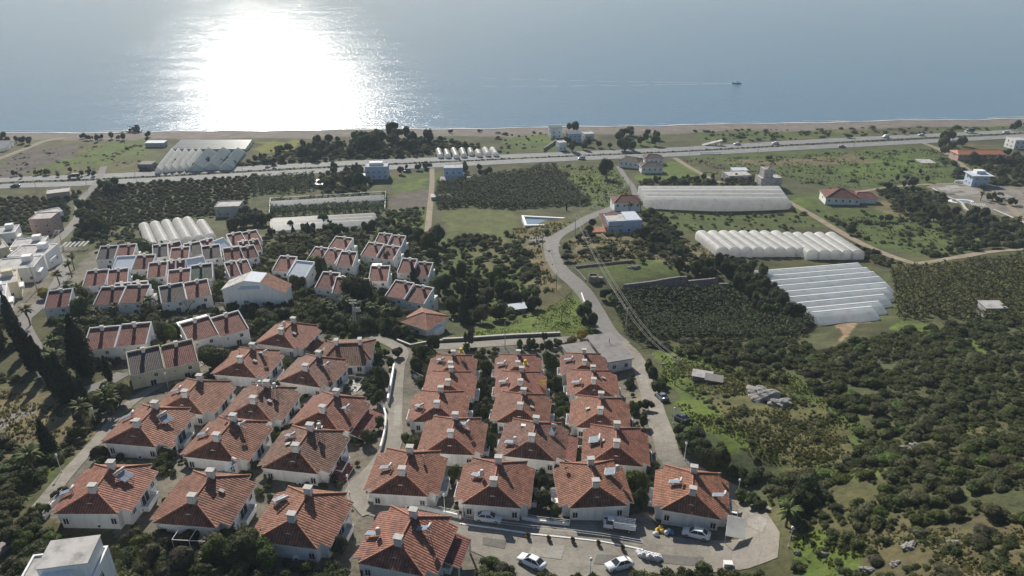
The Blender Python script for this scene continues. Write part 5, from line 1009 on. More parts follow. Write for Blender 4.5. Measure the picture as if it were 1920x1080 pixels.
def lorry(front, rear, label, cab='carwhite', box_='dark', rails=False, name='truck', scale=1.0):
    a, b_ = at(*front), at(*rear); d = b_ - a; c = (a + b_) / 2; t = E(name, c, 0, label, 'truck'); c.z = ground(c.x, c.y) + 0.11; toground(t, c, math.atan2(d.y, d.x)); t.scale = (scale,) * 3
    b = MB(); b.loft([[(x, y, z) for y, z in ringsec(w, .45, zm, zt)] for x, zm, zt, w in ((-2.55, .75, .85, .72), (-2.5, .9, 1.05, .82), (-2.1, 1.1, 1.2, .86), (-1.05, 1.1, 1.25, .86))]); b.box(-1.5, 0, 1.85, 1.0, 1.36, 1.97); b.box(-1.06, 0, 1.2, 0.1, 1.6, 1.9); b.build('cab', M[cab], t)
    g = MB(); g.loft([[(-2.2, -.8, 1.18), (-1.1, -.82, 1.2), (-1.1, .82, 1.2), (-2.2, .8, 1.18)], [(-1.85, -.66, 1.86), (-1.1, -.68, 1.86), (-1.1, .68, 1.86), (-1.85, .66, 1.86)]], caps=False); g.build('window', M['glass'], t)
    b = MB(); b.box(0.85, 0, 0.72, 3.5, 1.75, 0.84)
    if rails:
        for y in (-0.86, 0.86):
            for z in (0.84, 1.12, 1.4, 1.68): b.box(0.85, y, z, 3.5, 0.05, z + 0.13)
            for x in (-0.85, 0, 0.9, 1.75, 2.55): b.box(x, y * 1.03, 0.8, 0.07, 0.05, 1.85)
        for z in (0.84, 1.12, 1.4, 1.68): b.box(-0.88, 0, z, 0.05, 1.7, z + 0.13)
        b.build('bed', M['trim'], t)
    else: b.box(0.85, 0, 0.84, 3.5, 1.75, 2.2); b.build('bed', M[box_], t)
    for x in (-1.75, 1.6):
        for y in (-0.75, 0.75): link('wheel', wheel_me, t, (x, y, 0.34))
    for y in (-0.6, 0.6): link('headlight', light_me, t, (-2.53, y, 0.72))
    return t
lorry((1131, 990), (1189, 998), 'white pickup truck with high barred bed parked beside the kerb', rails=True, name='pickup_truck', scale=1.0)
lorry((1806, 249.5), (1828, 248.5), 'white cabbed lorry with a dark box on the far lane of the highway', scale=1.4); lorry((132, 335), (146, 334), 'small dark green lorry on the highway near the western greenhouse', 'cardark', scale=1.3)
# slanting beach sign by the highway and white barrier
p = at(1335, 272); t = E('ramp', p, R(4), 'tilted grey ramp shaped canopy by the far highway lane', 'canopy'); MB().slab([(-7, -2, 0.3), (7, -2, 3.6), (7, 2, 3.6), (-7, 2, 0.3)], 0.4).build('deck', M['roofslab'], t); b = MB(); [b.box(x, 0, -1, 0.4, 3.4, z) for x, z in ((-3, 0.9), (2, 2.0), (6, 3.0))]; b.build('supports', M['metal'], t)
p = at(1332, 289); t = E('barrier', p, R(2), 'white roadside barrier on the near lane of the highway', 'barrier'); MB().box(0, 0, 0.6, 14, 0.3, 1.3).build('rail', M['trim'], t); b = MB(); [b.box(x, 0, -0.5, 0.25, 0.25, 0.6) for x in (-6.5, -2, 2, 6.5)]; b.box(-7, 0, -0.5, 0.3, 0.3, 2.6); b.build('posts', M['trim'], t)
# boat, landing stage
p = Vector(atz(1382, 157, 0.0)); t = E('boat', p, R(172), 'small dark motor boat leaving a wake on the open sea', 'boat')
b = MB(); b.loft([[(x, -w, zt), (x, -w * .6, -0.3), (x, w * .6, -0.3), (x, w, zt)] for x, w, zt in ((-5, 1.4, 1.1), (-2, 1.7, 1.1), (2, 1.6, 1.25), (4.5, 0.9, 1.6), (5.6, 0.1, 1.9))]); b.build('hull', M['cardark'], t); MB().box(-0.6, 0, 1.1, 3.4, 2.0, 2.9).build('cabin', M['carwhite'], t); MB().box(-0.6, 0, 2.9, 4.2, 2.4, 3.05).build('canopy', M['dark'], t); t.scale = (0.9, 0.85, 0.7)
wk = MB(); c0 = p + Vector((-5, 0.6, 0))
for s_ in (-1, 1):
    pr = None
    for i in range(42):
        x = c0.x - i * 6.5; y = c0.y + s_ * (0.6 + i * 0.62) + 0.012 * i * i * 0.4; w = max(0.25, 1.0 - i * 0.012)
        if pr and (i < 14 or (i % 5) < 3): wk.poly([(pr[0], pr[1] - pr[2], 0.03), (pr[0], pr[1] + pr[2], 0.03), (x, y + w, 0.03), (x, y - w, 0.03)])
        pr = (x, y, w)
wkm = pm('wake_water', (0.26, 0.32, 0.36), 0.6, 0.2, 0.1, spec=0.5); tag(wk.build('wake', wkm), kind='stuff')
p = Vector(atz(252, 247, 0.3)); t = E('landing_stage', p, R(-6), 'dark landing stage with machinery at the water edge', 'jetty'); b = MB(); b.box(0, 0, 0.4, 11, 5, 1.1); [b.tube((x, y, -2.5), (x, y, 1.0), 0.25) for x in (-5, 0, 5) for y in (-2, 2)]; b.build('deck', M['dark'], t)
MB().slab([(-11, -7, 0.4), (-8.5, -8, 0.4), (-3.2, -1.5, 1.0), (-5.2, -0.8, 1.0)], 0.25).build('gangway', M['wood'], t); b = MB(); b.box(1.5, 0.5, 1.1, 4.5, 3, 4.0); b.box(2.5, 0.5, 4.0, 2.2, 2, 5.6); b.box(-3, 0, 1.1, 2, 2, 2.6); b.build('machine_house', M['cardark'], t); MB().tube((0, 0, 3), (-6, 1, 4.6), 0.25).build('boom', M['dark'], t)

# ------------------------------------------------------------------ lamps, poles, wires
lamp_post = MB().tube((0, 0, -0.5), (0, 0, 3.6), 0.06, 0.045, 6).tube((0, 0, -0.3), (0, 0, 0.35), 0.11, n=6).mesh('post', M['trim'])
gl = MB(); gl.loft([[(r * math.cos(a * 0.785), r * math.sin(a * 0.785), z) for a in range(8)] for z, r in ((3.55, 0.05), (3.65, 0.2), (3.85, 0.24), (4.05, 0.17), (4.12, 0.03))]); globe_me = gl.mesh('globe', M['lamp'], True)
for px, py, lab in ((1382, 932, 'at the villa by the turning circle'), (1478, 1026, 'on the far rim of the turning circle'), (1106, 1085, 'at the bottom edge of the paved yard'), (834, 962, 'in the gap behind the bottom edge villa'), (116, 886, 'on the west lane below the palm'), (316, 728, 'under the cream fronted row houses'), (181, 796, 'on the west lane opposite the wide villa'), (1283, 862, 'on the hill road above the turning circle'), (850, 622, 'on the bright lawn above the lower road'), (1222, 690, 'beside the dark verge of the hill road'), (1008, 628, 'on the lawn near the bare tree'), (655, 925, 'at the lane bend between the villas'), (888, 745, 'in the garden between the first two villa columns'), (1262, 795, 'beside the dark verge car')):
    t = E('street_lamp', at(px, py), 0, 'white globe street lamp ' + lab, 'street lamp', 'white globe lamps'); link('post', lamp_post, t); link('globe', globe_me, t)
tops = {}
def pole(key, px, py, h, label, mat='pole', arms=1, lattice=False, r=0.17):
    p = at(px, py); t = E('power_pole', p, 0, label, 'power pole', None); b = MB()
    if lattice:
        for x in (-1, 1):
            for y in (-1, 1): b.tube((x * .55, y * .55, -1), (x * .16, y * .16, h), 0.07, n=4)
        for i in range(10):
            z0, z1 = h * i / 10, h * (i + 1) / 10; k0, k1 = .55 - .39 * i / 10, .55 - .39 * (i + 1) / 10
            for s_ in (-1, 1): b.tube((-k0 * s_, -k0, z0), (k1 * s_, -k1, z1), .035, n=4); b.tube((-k0 * s_, k0, z0), (k1 * s_, k1, z1), .035, n=4); b.tube((-k0, -k0 * s_, z0), (-k1, k1 * s_, z1), .035, n=4); b.tube((k0, -k0 * s_, z0), (k1, k1 * s_, z1), .035, n=4)
    else: b.tube((0, 0, -1), (0, 0, h), r, r * 0.65, 8)
    b.build('mast', M[mat], t); tops[key] = p + Vector((0, 0, h))
    for i in range(arms):
        c = MB(); c.box(0, 0, h - 0.25 - i * 0.9, 2.2, 0.12, h - 0.13 - i * 0.9)
        for x in (-1, -0.5, 0.5, 1): c.tube((x, 0, h - 0.13 - i * 0.9), (x, 0, h + 0.1 - i * 0.9), 0.05, n=5)
        c.build('crossarm', M['metal'], t)
    if key == 'lattice':
        c = MB(); c.box(0.9, 0, h * 0.62, 1.9, 0.9, h * 0.62 + 0.1); c.box(0.9, -0.3, h * 0.62, 1.9, 0.08, h * 0.62 + 1.3); [c.tube((x, 0.3, h * 0.62), (x, 0.3, h * 0.62 + 1.4), 0.06) for x in (0.1, 0.9, 1.8)]; c.build('transformer_platform', M['metal'], t)
    return t
pole('main', 1173, 627, 8.6, 'tall grey power pole where the wires turn beside the junction', arms=1); pole('lattice', 667, 619, 9.6, 'lattice power pylon with a platform between the villas and row houses', 'metal', 2, True); pole('lawn', 947, 652, 7.8, 'slim grey pole on the lower road above the middle villa column', arms=0, r=0.12)
pole('hill', 1078, 442, 9.5, 'power pole on the knoll beside the hill road', arms=1); pole('pool', 1017, 466, 8.5, 'wooden power pole beside the pool lay-by', 'bark', 1, r=0.13); pole('bend', 1043, 545, 6.5, 'short dark pole at the lower bend of the hill road', 'bark', 0, r=0.1); pole('low', 1265, 722, 7.0, 'power pole on the dark verge of the hill road', arms=1); pole('west', 120, 470, 9, 'grey power pole beside the apartment terrace', arms=1); pole('west2', 70, 545, 9, 'power pole by the yellowish apartment block', arms=1); pole('north', 1180, 368, 9, 'power pole behind the maroon roofed house', arms=1)
for i, (px, py) in enumerate(((70, 362), (165, 357), (258, 348), (457, 333), (575, 329), (1292, 296), (1420, 290), (1600, 280))): pole('h%d' % i, px, py, 8.5, f'thin roadside pole on the near highway verge, {nth[i]} from the west', arms=0, r=0.13)['group'] = 'poles along the highway'
def wire(k1, k2, off, sag, label):
    a, b_ = tops[k1] + off, tops[k2] + off; n = 14; pts = [a.lerp(b_, i / n) - Vector((0, 0, sag * 4 * (i / n) * (1 - i / n))) for i in range(n + 1)]
    b = MB(); b.path([p - pts[0] for p in pts], 0.026, 4); o = b.build('overhead_wire', M['wire'], None, pts[0]); tag(o, label, 'wire', 'overhead wires')
for k1, k2, nm in (('main', 'hill', 'between the junction pole and the knoll pole'), ('main', 'low', 'from the junction pole down to the verge pole'), ('hill', 'north', 'from the knoll pole to the maroon house'), ('west', 'west2', 'beside the apartment terrace')):
    for i, x in enumerate((-1, -0.5, 0.5, 1)):
        wire(k1, k2, Vector((x, 0, 0.1)), 1.6, ['outer western', 'inner western', 'inner eastern', 'outer eastern'][i] + ' overhead wire ' + nm)
wire('pool', 'bend', Vector((0, 0, 0)), 0.8, 'single wire from the pool pole to the bend pole'); wire('main', 'hill', Vector((0, 0, -0.9)), 2.4, 'lowest overhead wire between the junction pole and the knoll pole')
# sacks, bins, planters and other loose things in the yard
def sack_mesh(seed):
    r_ = random.Random(seed); bm = bmesh.new(); bmesh.ops.create_icosphere(bm, subdivisions=2, radius=0.42)
    for v in bm.verts:
        k = 1 + 0.16 * math.sin(v.co.x * 9 + seed) * math.cos(v.co.y * 8 + seed * 2) + r_.uniform(-0.05, 0.05); v.co *= k; v.co.z *= 0.8
        if v.co.z > 0.2: v.co.x *= 0.6; v.co.y *= 0.6; v.co.z *= 1.25
    me = bpy.data.meshes.new('sack'); bm.to_mesh(me); bm.free(); return me
sms = []
for i in range(4): m_ = sack_mesh(i); m_.materials.append(M['sack']); sms.append(m_)
ysm = sack_mesh(9); ysm.materials.append(M['yellow']); bsm = sack_mesh(8); bsm.materials.append(M['tarp'])
k = 0
for i in range(7):
    for j in range(3 if i < 6 else 2):
        px, py = 1198 + i * 6.2 + j * 1.5, 1034 + j * 3.6 + i * 1.6; lvl = 0.3 + (0.5 if j == 1 and i % 2 else 0)
        o = link('rubbish_sack', sms[(i + j) % 4], None, at(px, py, lvl), rng.uniform(0, 6)); o.scale = (1.15,) * 3; tag(o, 'white stuffed sack in the heap at the end of the yard kerb', 'sack', 'white sacks heaped on the yard')
for px, py, me_, lab in ((1233, 994, ysm, 'yellow sack at the west end of the little bag pile'), (1239, 990, ysm, 'yellow sack leaning behind another yellow one'), (1243, 996, ysm, 'yellow sack in the middle of the bag pile'), (1249, 999, sms[0], 'white sack between yellow and blue ones'), (1254, 996, sms[1], 'pale sack at the wall side of the bag pile'), (1259, 998, bsm, 'blue sack at the east end of the bag pile'), (1230, 1001, sms[2], 'small white sack lying in front of the yellow ones')):
    o = link('rubbish_sack', me_, None, at(px, py, 0.3), rng.uniform(0, 6)); o.scale = (1.2,) * 3; tag(o, lab, 'sack', None)
pot_me = MB(); pot_me.loft([[(r * math.cos(a * 0.628), r * math.sin(a * 0.628), z) for a in range(10)] for z, r in ((-0.2, 0.26), (0.42, 0.36), (0.5, 0.40), (0.5, 0.3))]); pot_me = pot_me.mesh('pot', M['pot'])
planters = [(990, 1008), (1029, 1013), (1074, 1016), (1122, 1022), (1167, 1030)]
b = MB(); [b.box(rng.uniform(-1.5, 1.5), rng.uniform(-1, 1), -0.1, rng.uniform(.3, .9), rng.uniform(.3, .8), rng.uniform(.2, .8), rng.uniform(0, 3)) for _ in range(9)]; tag(b.build('rubble', M['stonewall'], None, at(1201, 978)), kind='stuff')
for px, py, w, d, h, mt, lab in ((1310, 575, 0, 0, 0, '', ''), ):
    pass
for px, py, lab in ((1112, 528, 'round concrete cistern beside the wire pole at the terrace corner'),):
    t = E('cistern', at(px, py), 0, lab, 'cistern'); b = MB(); b.loft([[(r * math.cos(a * 0.449), r * math.sin(a * 0.449), z) for a in range(14)] for z, r in ((-1, 1.7), (2.4, 1.7), (2.4, 1.45), (1.9, 1.45), (1.88, 0.02))], caps=False); b.build('tank', M['concrete'], t); t2 = MB().box(2.6, 0.3, -0.5, 1.6, 1.6, 1.6); t2.build('pump_house', M['stonewall'], t)
for px, py, sx, sy, sz, lab in ((1432, 745, 8.0, 6.0, 2.4, 'big pale rock outcrop in the olive grass'), (1466, 757, 5.0, 3.6, 1.2, 'lower pale rock beside the big outcrop'), (1410, 730, 2.2, 2.0, 0.9, 'small rock above the big outcrop'), (1705, 1026, 2.2, 1.5, 0.8, 'grey boulder in the lower scrub'), (1688, 842, 2.4, 1.4, 0.9, 'weathered boulder among the high bushes'), (1720, 838, 2.8, 1.6, 1.0, 'larger weathered boulder among the high bushes'), (1190, 502, 4.5, 2.2, 1.1, 'heap of grey stones on the walled terrace'), (1630, 1070, 2.5, 1.2, 0.7, 'stone at the bottom edge by the bright grass'), (1545, 1040, 1.4, 0.9, 0.6, 'pale stone in the bright grass'), (1790, 1018, 1.8, 0.9, 0.5, 'long pale stone on the dry slope'), (1495, 1038, 1.0, 0.8, 0.7, 'small white stone below the turning circle lamp'), (1245, 683, 2.0, 0.8, 0.4, 'broken white slab in the verge'), (1680, 1058, 1.8, 0.9, 0.5, 'flat stone at the foot of the dry slope')):
    bm = bmesh.new(); bmesh.ops.create_icosphere(bm, subdivisions=4, radius=1.0); s0 = rng.uniform(0, 50)
    for v in bm.verts:
        c = v.co.copy(); k_ = 1 + 0.28 * math.sin(c.x * 3 + s0) * math.cos(c.y * 2.7 + s0) + 0.14 * math.sin(c.z * 7 + c.x * 6 + s0) + 0.08 * math.sin(c.y * 13 + s0) * math.cos(c.x * 11); v.co = Vector((c.x * sx / 2 * k_, c.y * sy / 2 * k_, c.z * sz * 0.8 * k_))
    me_ = bpy.data.meshes.new('rock'); bm.to_mesh(me_); bm.free(); me_.materials.append(M['rock']); tag(link('rock', me_, None, at(px, py), rng.uniform(-.4, .4)), lab, 'rock')
# terrace garden of the modern villa
p = at(1802, 378); t = E('swimming_pool', p, 0, 'oval garden pool with pale paving by the modern white villa', 'pool'); b = MB(); b.prism([(6.5 * math.cos(a * .349), 3.6 * math.sin(a * .349)) for a in range(18)], -1.5, 0.25); b.build('paving', M['trim'], t); MB().prism([(4.8 * math.cos(a * .349), 2.3 * math.sin(a * .349)) for a in range(18)], 0.24, 0.29).build('water', M['poolwater'], t)
for px, py, rz, lab in ((1768, 362, 10, 'slatted pergola at the west end of the terrace garden'), (1786, 358, 8, 'slatted pergola beside the track above the terrace garden'), (1832, 392, -20, 'slatted pergola nearest the garden pool'), (1880, 376, 5, 'slatted pergola at the east end of the terrace garden')):
    t = E('pergola', at(px, py), R(rz), lab, 'pergola'); b = MB(); [b.box(x, 0, 2.3, 0.5, 4.2, 2.42) for x in (-3, -2, -1, 0, 1, 2, 3)]; b.build('slats', M['film'], t); b = MB(); [b.tube((x, y, -0.5), (x, y, 2.3), 0.08) for x in (-3, 3) for y in (-1.9, 1.9)]; b.build('posts', M['trim'], t)
drape('garden_terrace', wpoly([(1755, 352), (1812, 349), (1850, 362), (1800, 368)]), 'patch', 0.09)
# yards behind the row houses and between the villas
for pts in ([(600, 650), (690, 655), (690, 672), (610, 668)], [(645, 716), (690, 716), (690, 740), (650, 742)]): drape('paved_yard', wpoly(pts), 'concrete', 0.08)
# ------------------------------------------------------------------ plants
def cubesphere(n):
    V_, Q_ = [], []
    for ax in range(3):
        for s_ in (-1, 1):
            i0 = len(V_)
            for i in range(n + 1):
                for j in range(n + 1):
                    a, b = -1 + 2 * i / n, -1 + 2 * j / n; p = [0, 0, 0]; p[ax] = s_; p[(ax + 1) % 3] = a * s_; p[(ax + 2) % 3] = b; V_.append(p)
            for i in range(n):
                for j in range(n): k = i0 + i * (n + 1) + j; Q_.append((k, k + n + 1, k + n + 2, k + 1))
    V_ = np.array(V_, float); V_ /= np.linalg.norm(V_, axis=1)[:, None]; return V_, np.array(Q_)
CSV, CSQ = cubesphere(4); CSV2, CSQ2 = cubesphere(2)
def leafcloud(r_, lobes, n, size, core=0.80, small=False, flat=0.0, upright=False):
    vs_, qs, tint = [], [], []; off = 0; cv, cq = (CSV2, CSQ2) if small else (CSV, CSQ)
    vol = np.array([(l[3] * l[4] + l[4] * l[5] + l[3] * l[5]) for l in lobes]); cnt = np.maximum(1, (n * vol / vol.sum()).astype(int))
    for l, c in zip(lobes, cnt):
        cen, rad = np.array(l[:3]), np.array(l[3:])
        if core:
            k = core * (1 + 0.16 * np.sin(cv[:, :1] * 4 + l[0] * 3) * np.cos(cv[:, 1:2] * 5 + l[1] * 3)); vs_.append(cen + cv * rad * k); qs.append(cq + off); off += len(cv); tint.append(np.full(len(cq), 0.35))
        d = r_.normal(size=(c, 3)); d /= np.linalg.norm(d, axis=1)[:, None]; d[:, 2] = np.where(d[:, 2] < -0.55, -d[:, 2], d[:, 2])
        rr_ = r_.uniform(0.78, 1.12, (c, 1)); p = cen + d * rad * rr_
        nm = d + r_.normal(size=(c, 3)) * 0.5; nm /= np.linalg.norm(nm, axis=1)[:, None]
        t1 = np.cross(nm, np.array([0, 0, 1.0]) if not upright else np.array([1.0, 0.3, 0])); t1 /= np.linalg.norm(t1, axis=1)[:, None] + 1e-9; t2 = np.cross(nm, t1)
        a = r_.uniform(0, 6.28, (c, 1)); u = t1 * np.cos(a) + t2 * np.sin(a); w = -t1 * np.sin(a) + t2 * np.cos(a); s_ = size * r_.uniform(0.6, 1.35, (c, 1))
        q_ = np.stack([p - u * s_, p - w * s_ * 0.55 + nm * s_ * 0.2, p + u * s_, p + w * s_ * 0.55 + nm * s_ * 0.2], 1).reshape(-1, 3)
        vs_.append(q_); qs.append(np.arange(4 * c).reshape(c, 4) + off); off += 4 * c; tint.append(r_.uniform(0, 1, c))
    return np.vstack(vs_), np.vstack(qs), np.concatenate(tint)
def lobes_for(r_, n, w, h, z0=0.0, spread=0.5, lr=0.5):
    out = []
    for i in range(n):
        a = r_.uniform(0, 6.28); d = r_.uniform(0, spread) * w / 2; k = r_.uniform(0.7, 1.15) * lr
        out.append((math.cos(a) * d, math.sin(a) * d, z0 + h * r_.uniform(0.35, 0.68), w * k, w * k * r_.uniform(.85, 1.15), h * r_.uniform(0.28, 0.42)))
    return out
def set_tint(me, t):
    a = me.attributes.new('tint', 'FLOAT', 'FACE'); a.data.foreach_set('value', t.astype(np.float32))
leafmats = ['leaf_dark', 'leaf_mid', 'leaf_olive', 'leaf_lime', 'leaf_grey', 'leaf_yellow']
SH, TR = {}, {}
for mt in leafmats:
    SH[mt], TR[mt] = [], []
    for k in range(4):
        r_ = np.random.default_rng(100 + k); v, q_, tt = leafcloud(r_, lobes_for(r_, 3 + k % 3, 1.0, 0.85, 0.0, 0.8, 0.34), 520, 0.048, 0.93); SH[mt].append(npmesh('shrub', v, q_, M[mt]))
    for k in range(4):
        r_ = np.random.default_rng(200 + k); v, q_, tt = leafcloud(r_, lobes_for(r_, 7 + k, 0.95, 0.82, 0.10, 0.8, 0.24), 1400, 0.034, 0.90); TR[mt].append(npmesh('crown', v, q_, M[mt]))
r_ = np.random.default_rng(300); v, q_, tt = leafcloud(r_, [(0, 0, 0.58, 0.5, 0.5, 0.34), (0.12, 0.1, 0.7, 0.38, 0.36, 0.26), (-0.2, -0.05, 0.52, 0.32, 0.34, 0.28)], 2600, 0.03, 0.88); PINE = npmesh('crown', v, q_, M['leaf_dark'])
CY = []
for k in range(3):
    r_ = np.random.default_rng(320 + k); w_ = (0.13, 0.10, 0.19)[k]; prof = (0.7, 1.0, 1.0, 0.9, 0.72, 0.5, 0.26)
    lb = [(r_.uniform(-.02, .02), r_.uniform(-.02, .02), 0.10 + i * 0.135, w_ * pf, w_ * pf, 0.12) for i, pf in enumerate(prof)]
    v, q_, tt = leafcloud(r_, lb, 1500, 0.028, 0.9, upright=True); CY.append(npmesh('crown', v, q_, M['leaf_cypress']))
trunk_me = MB().tube((0, 0, -0.1), (0.02, 0, 0.3), 0.035, 0.026, 7).tube((0.02, 0, 0.3), (-0.02, 0.03, 0.6), 0.026, 0.014, 6).tube((0.02, 0, 0.28), (0.22, 0.05, 0.55), 0.017, 0.008, 5).tube((0.01, 0, 0.26), (-0.2, -0.1, 0.52), 0.017, 0.008, 5).mesh('trunk', M['bark'])
def palm_meshes(seed, n, skirt):
    r_ = random.Random(seed); b = MB(); sk = MB()
    def frond(bb, az, el, L_, droop, wd):
        d = Vector((math.cos(az), math.sin(az), 0)); side = Vector((-math.sin(az), math.cos(az), 0)); p = Vector((0, 0, 0)); e = el; pts = []
        for i in range(6): pts.append(p.copy()); p = p + (d * math.cos(e) + Vector((0, 0, 1)) * math.sin(e)) * (L_ / 5); e -= droop / 5
        for i in range(5):
            w0, w1 = wd * math.sin(math.pi * (0.18 + 0.8 * i / 5.0)), wd * math.sin(math.pi * min(0.98, 0.18 + 0.8 * (i + 1) / 5.0)); f = Vector((0, 0, -0.35))
            for s_ in (-1, 1):
                a0, a1 = pts[i], pts[i + 1]; bb.poly([tuple(a0), tuple(a1), tuple(a1 + (side * s_ + f) * w1), tuple(a0 + (side * s_ + f) * w0)])
    for i in range(n): frond(b, i * 2.39996 + r_.uniform(-.2, .2), r_.uniform(-0.15, 1.25), r_.uniform(0.8, 1.1), r_.uniform(0.9, 1.8), 0.15)
    for i in range(int(n * 0.8)): frond(sk, i * 2.39996, r_.uniform(-1.2, -0.5), r_.uniform(0.55, 0.95), 0.7, 0.14)
    return b.mesh('crown', M['leaf_palm']), sk.mesh('dry_skirt', M['leaf_dry'])
PALM = [palm_meshes(k, 34, True) for k in range(3)]
ptrunk = MB()
for i in range(5): ptrunk.tube((0.02 * math.sin(i), 0, i * 0.2 - (0.1 if i == 0 else 0)), (0.02 * math.sin(i + 1), 0, (i + 1) * 0.2), 0.045 - 0.002 * i, 0.036 - 0.002 * i, 7)
ptrunk = ptrunk.mesh('trunk', M['palmbark'])

LMK = []   # landmarks that plant labels point to
for k, x, y, lab in vkeys: LMK.append((x, y, short[k]))
for px, py, s_ in ((105, 570, 'single maroon row house'), (222, 568, 'palm-fronted row pair'), (350, 560, 'grey and red row pair'), (215, 650, 'two-red-roof row pair'), (310, 690, 'cream row house'), (410, 630, 'white-slab row pair'), (195, 533, 'red row singles'), (215, 484, 'north-west row pair'), (484, 560, 'white hall'), (450, 470, 'northern row pair'),
   (540, 505, 'white-roofed row house'), (600, 490, 'row pair behind the garden tree'), (630, 470, 'lone back row house'), (707, 480, 'valley row pair'), (650, 552, 'maroon and red row pair'), (775, 515, 'eastmost row pair'), (760, 560, 'shadowed row pair'), (797, 610, 'red pavilion'), (1165, 690, 'grey flat roof'), (135, 1100, 'white flat roofed house'), (60, 500, 'apartment terrace'), (83, 430, 'salmon pink house'),
   (110, 376, 'bare walled house'), (430, 400, 'brown flat roofed house'), (330, 425, 'six white tunnels'), (707, 330, 'pale blue house'), (850, 333, 'blue three storey house'), (1170, 430, 'hill house'), (1020, 418, 'empty pool'), (1210, 318, 'dark roofed roadside houses'), (1445, 350, 'tower house'), (1575, 372, 'red bungalow'), (1836, 345, 'modern white villa'), (1830, 295, 'long brown shed'), (1070, 270, 'beach houses'),
   (380, 295, 'seaside gabled greenhouses'), (605, 410, 'end to end greenhouses'), (870, 283, 'eight little tunnels'), (1340, 372, 'four-span greenhouse'), (1460, 452, 'bumpy arched greenhouse'), (1550, 545, 'ribbed white greenhouse'), (1230, 540, 'rubble retaining walls'), (1340, 715, 'tin shelter'), (1435, 745, 'big pale rock'), (1855, 590, 'stone hut'), (1700, 840, 'weathered boulders'), (1700, 1026, 'grey boulder'), (1278, 790, 'dark verge car'), (1450, 1010, 'turning circle rim'),
   (970, 585, 'tin roof in the valley'), (1172, 620, 'junction power pole'), (667, 618, 'lattice pylon'), (1180, 500, 'stone heap terrace'), (980, 610, 'bright lawn'), (1620, 655, 'bare earth patch'), (80, 800, 'striped terrace field'), (1045, 470, 'hill road bend'), (30, 262, 'pale edge greenhouse'), (250, 247, 'landing stage')):
    p = at(px, py); LMK.append((p.x, p.y, s_))
LA = np.array([(a, b) for a, b, _ in LMK]); plants = []
def note(o, name, desc, x, y): plants.append((o, name, desc, x, y))
def shrub(p, w, h, mt, desc, name='shrub'):
    o = link(name, rng.choice(SH[mt]), None, (p[0], p[1], ground(p[0], p[1]) - 0.06 * h), rng.uniform(0, 6.28)); o.scale = (w, w * rng.uniform(.85, 1.15), h / 0.85); o['category'] = 'shrub'; note(o, name, desc, p[0], p[1]); return o
cdesc = {'leaf_dark': 'dark green', 'leaf_mid': 'green', 'leaf_olive': 'olive grey', 'leaf_lime': 'bright lime green', 'leaf_grey': 'brownish grey', 'leaf_yellow': 'yellow'}
def size_word(h, a, b): return 'small ' if h < a else ('large ' if h > b else '')
def tree(p, h, w, mt='leaf_mid', name='tree', mesh=None, tr=True, desc=None):
    name = {'leaf_olive': 'olive_tree', 'leaf_dark': 'evergreen_tree', 'leaf_grey': 'dry_tree'}.get(mt, name) if name == 'tree' and mesh is None else name
    t = E(name, (p[0], p[1], ground(p[0], p[1])), rng.uniform(0, 6.28), None, 'tree'); o = link('crown', mesh or rng.choice(TR[mt]), t); o.scale = (w, w, h / 0.95)
    if tr: o2 = link('trunk', trunk_me, t); o2.scale = (h * 1.1, h * 1.1, h)
    note(t, name, desc or (size_word(h, 4, 8) + cdesc[mt] + ' broad tree'), p[0], p[1]); return t
def cypress(px, py, h, k=0, w=1.0):
    p = at(px, py); t = E('cypress_tree', p, rng.uniform(0, 6), None, 'tree'); o = link('crown', CY[k], t); o.scale = (h * w, h * w, h); o2 = link('trunk', trunk_me, t); o2.scale = (h * .5, h * .5, h * .4); note(t, 'cypress_tree', size_word(h, 6, 12) + 'dark pointed cypress', p.x, p.y)
def palm(px, py, h, shaggy=True, cr=2.4):
    p = at(px, py); t = E('palm_tree', p, rng.uniform(0, 6), None, 'palm'); c, sk = rng.choice(PALM); o = link('crown', c, t, (0.02, 0, h)); o.scale = (cr,) * 3; o2 = link('trunk', ptrunk, t); o2.scale = (5.5, 5.5, h)
    if shaggy: o3 = link('dry_skirt', sk, t, (0.02, 0, h - 0.1)); o3.scale = (cr * .8,) * 3
    note(t, 'palm_tree', ('shaggy brown-skirted palm' if shaggy else 'green fan palm'), p.x, p.y)
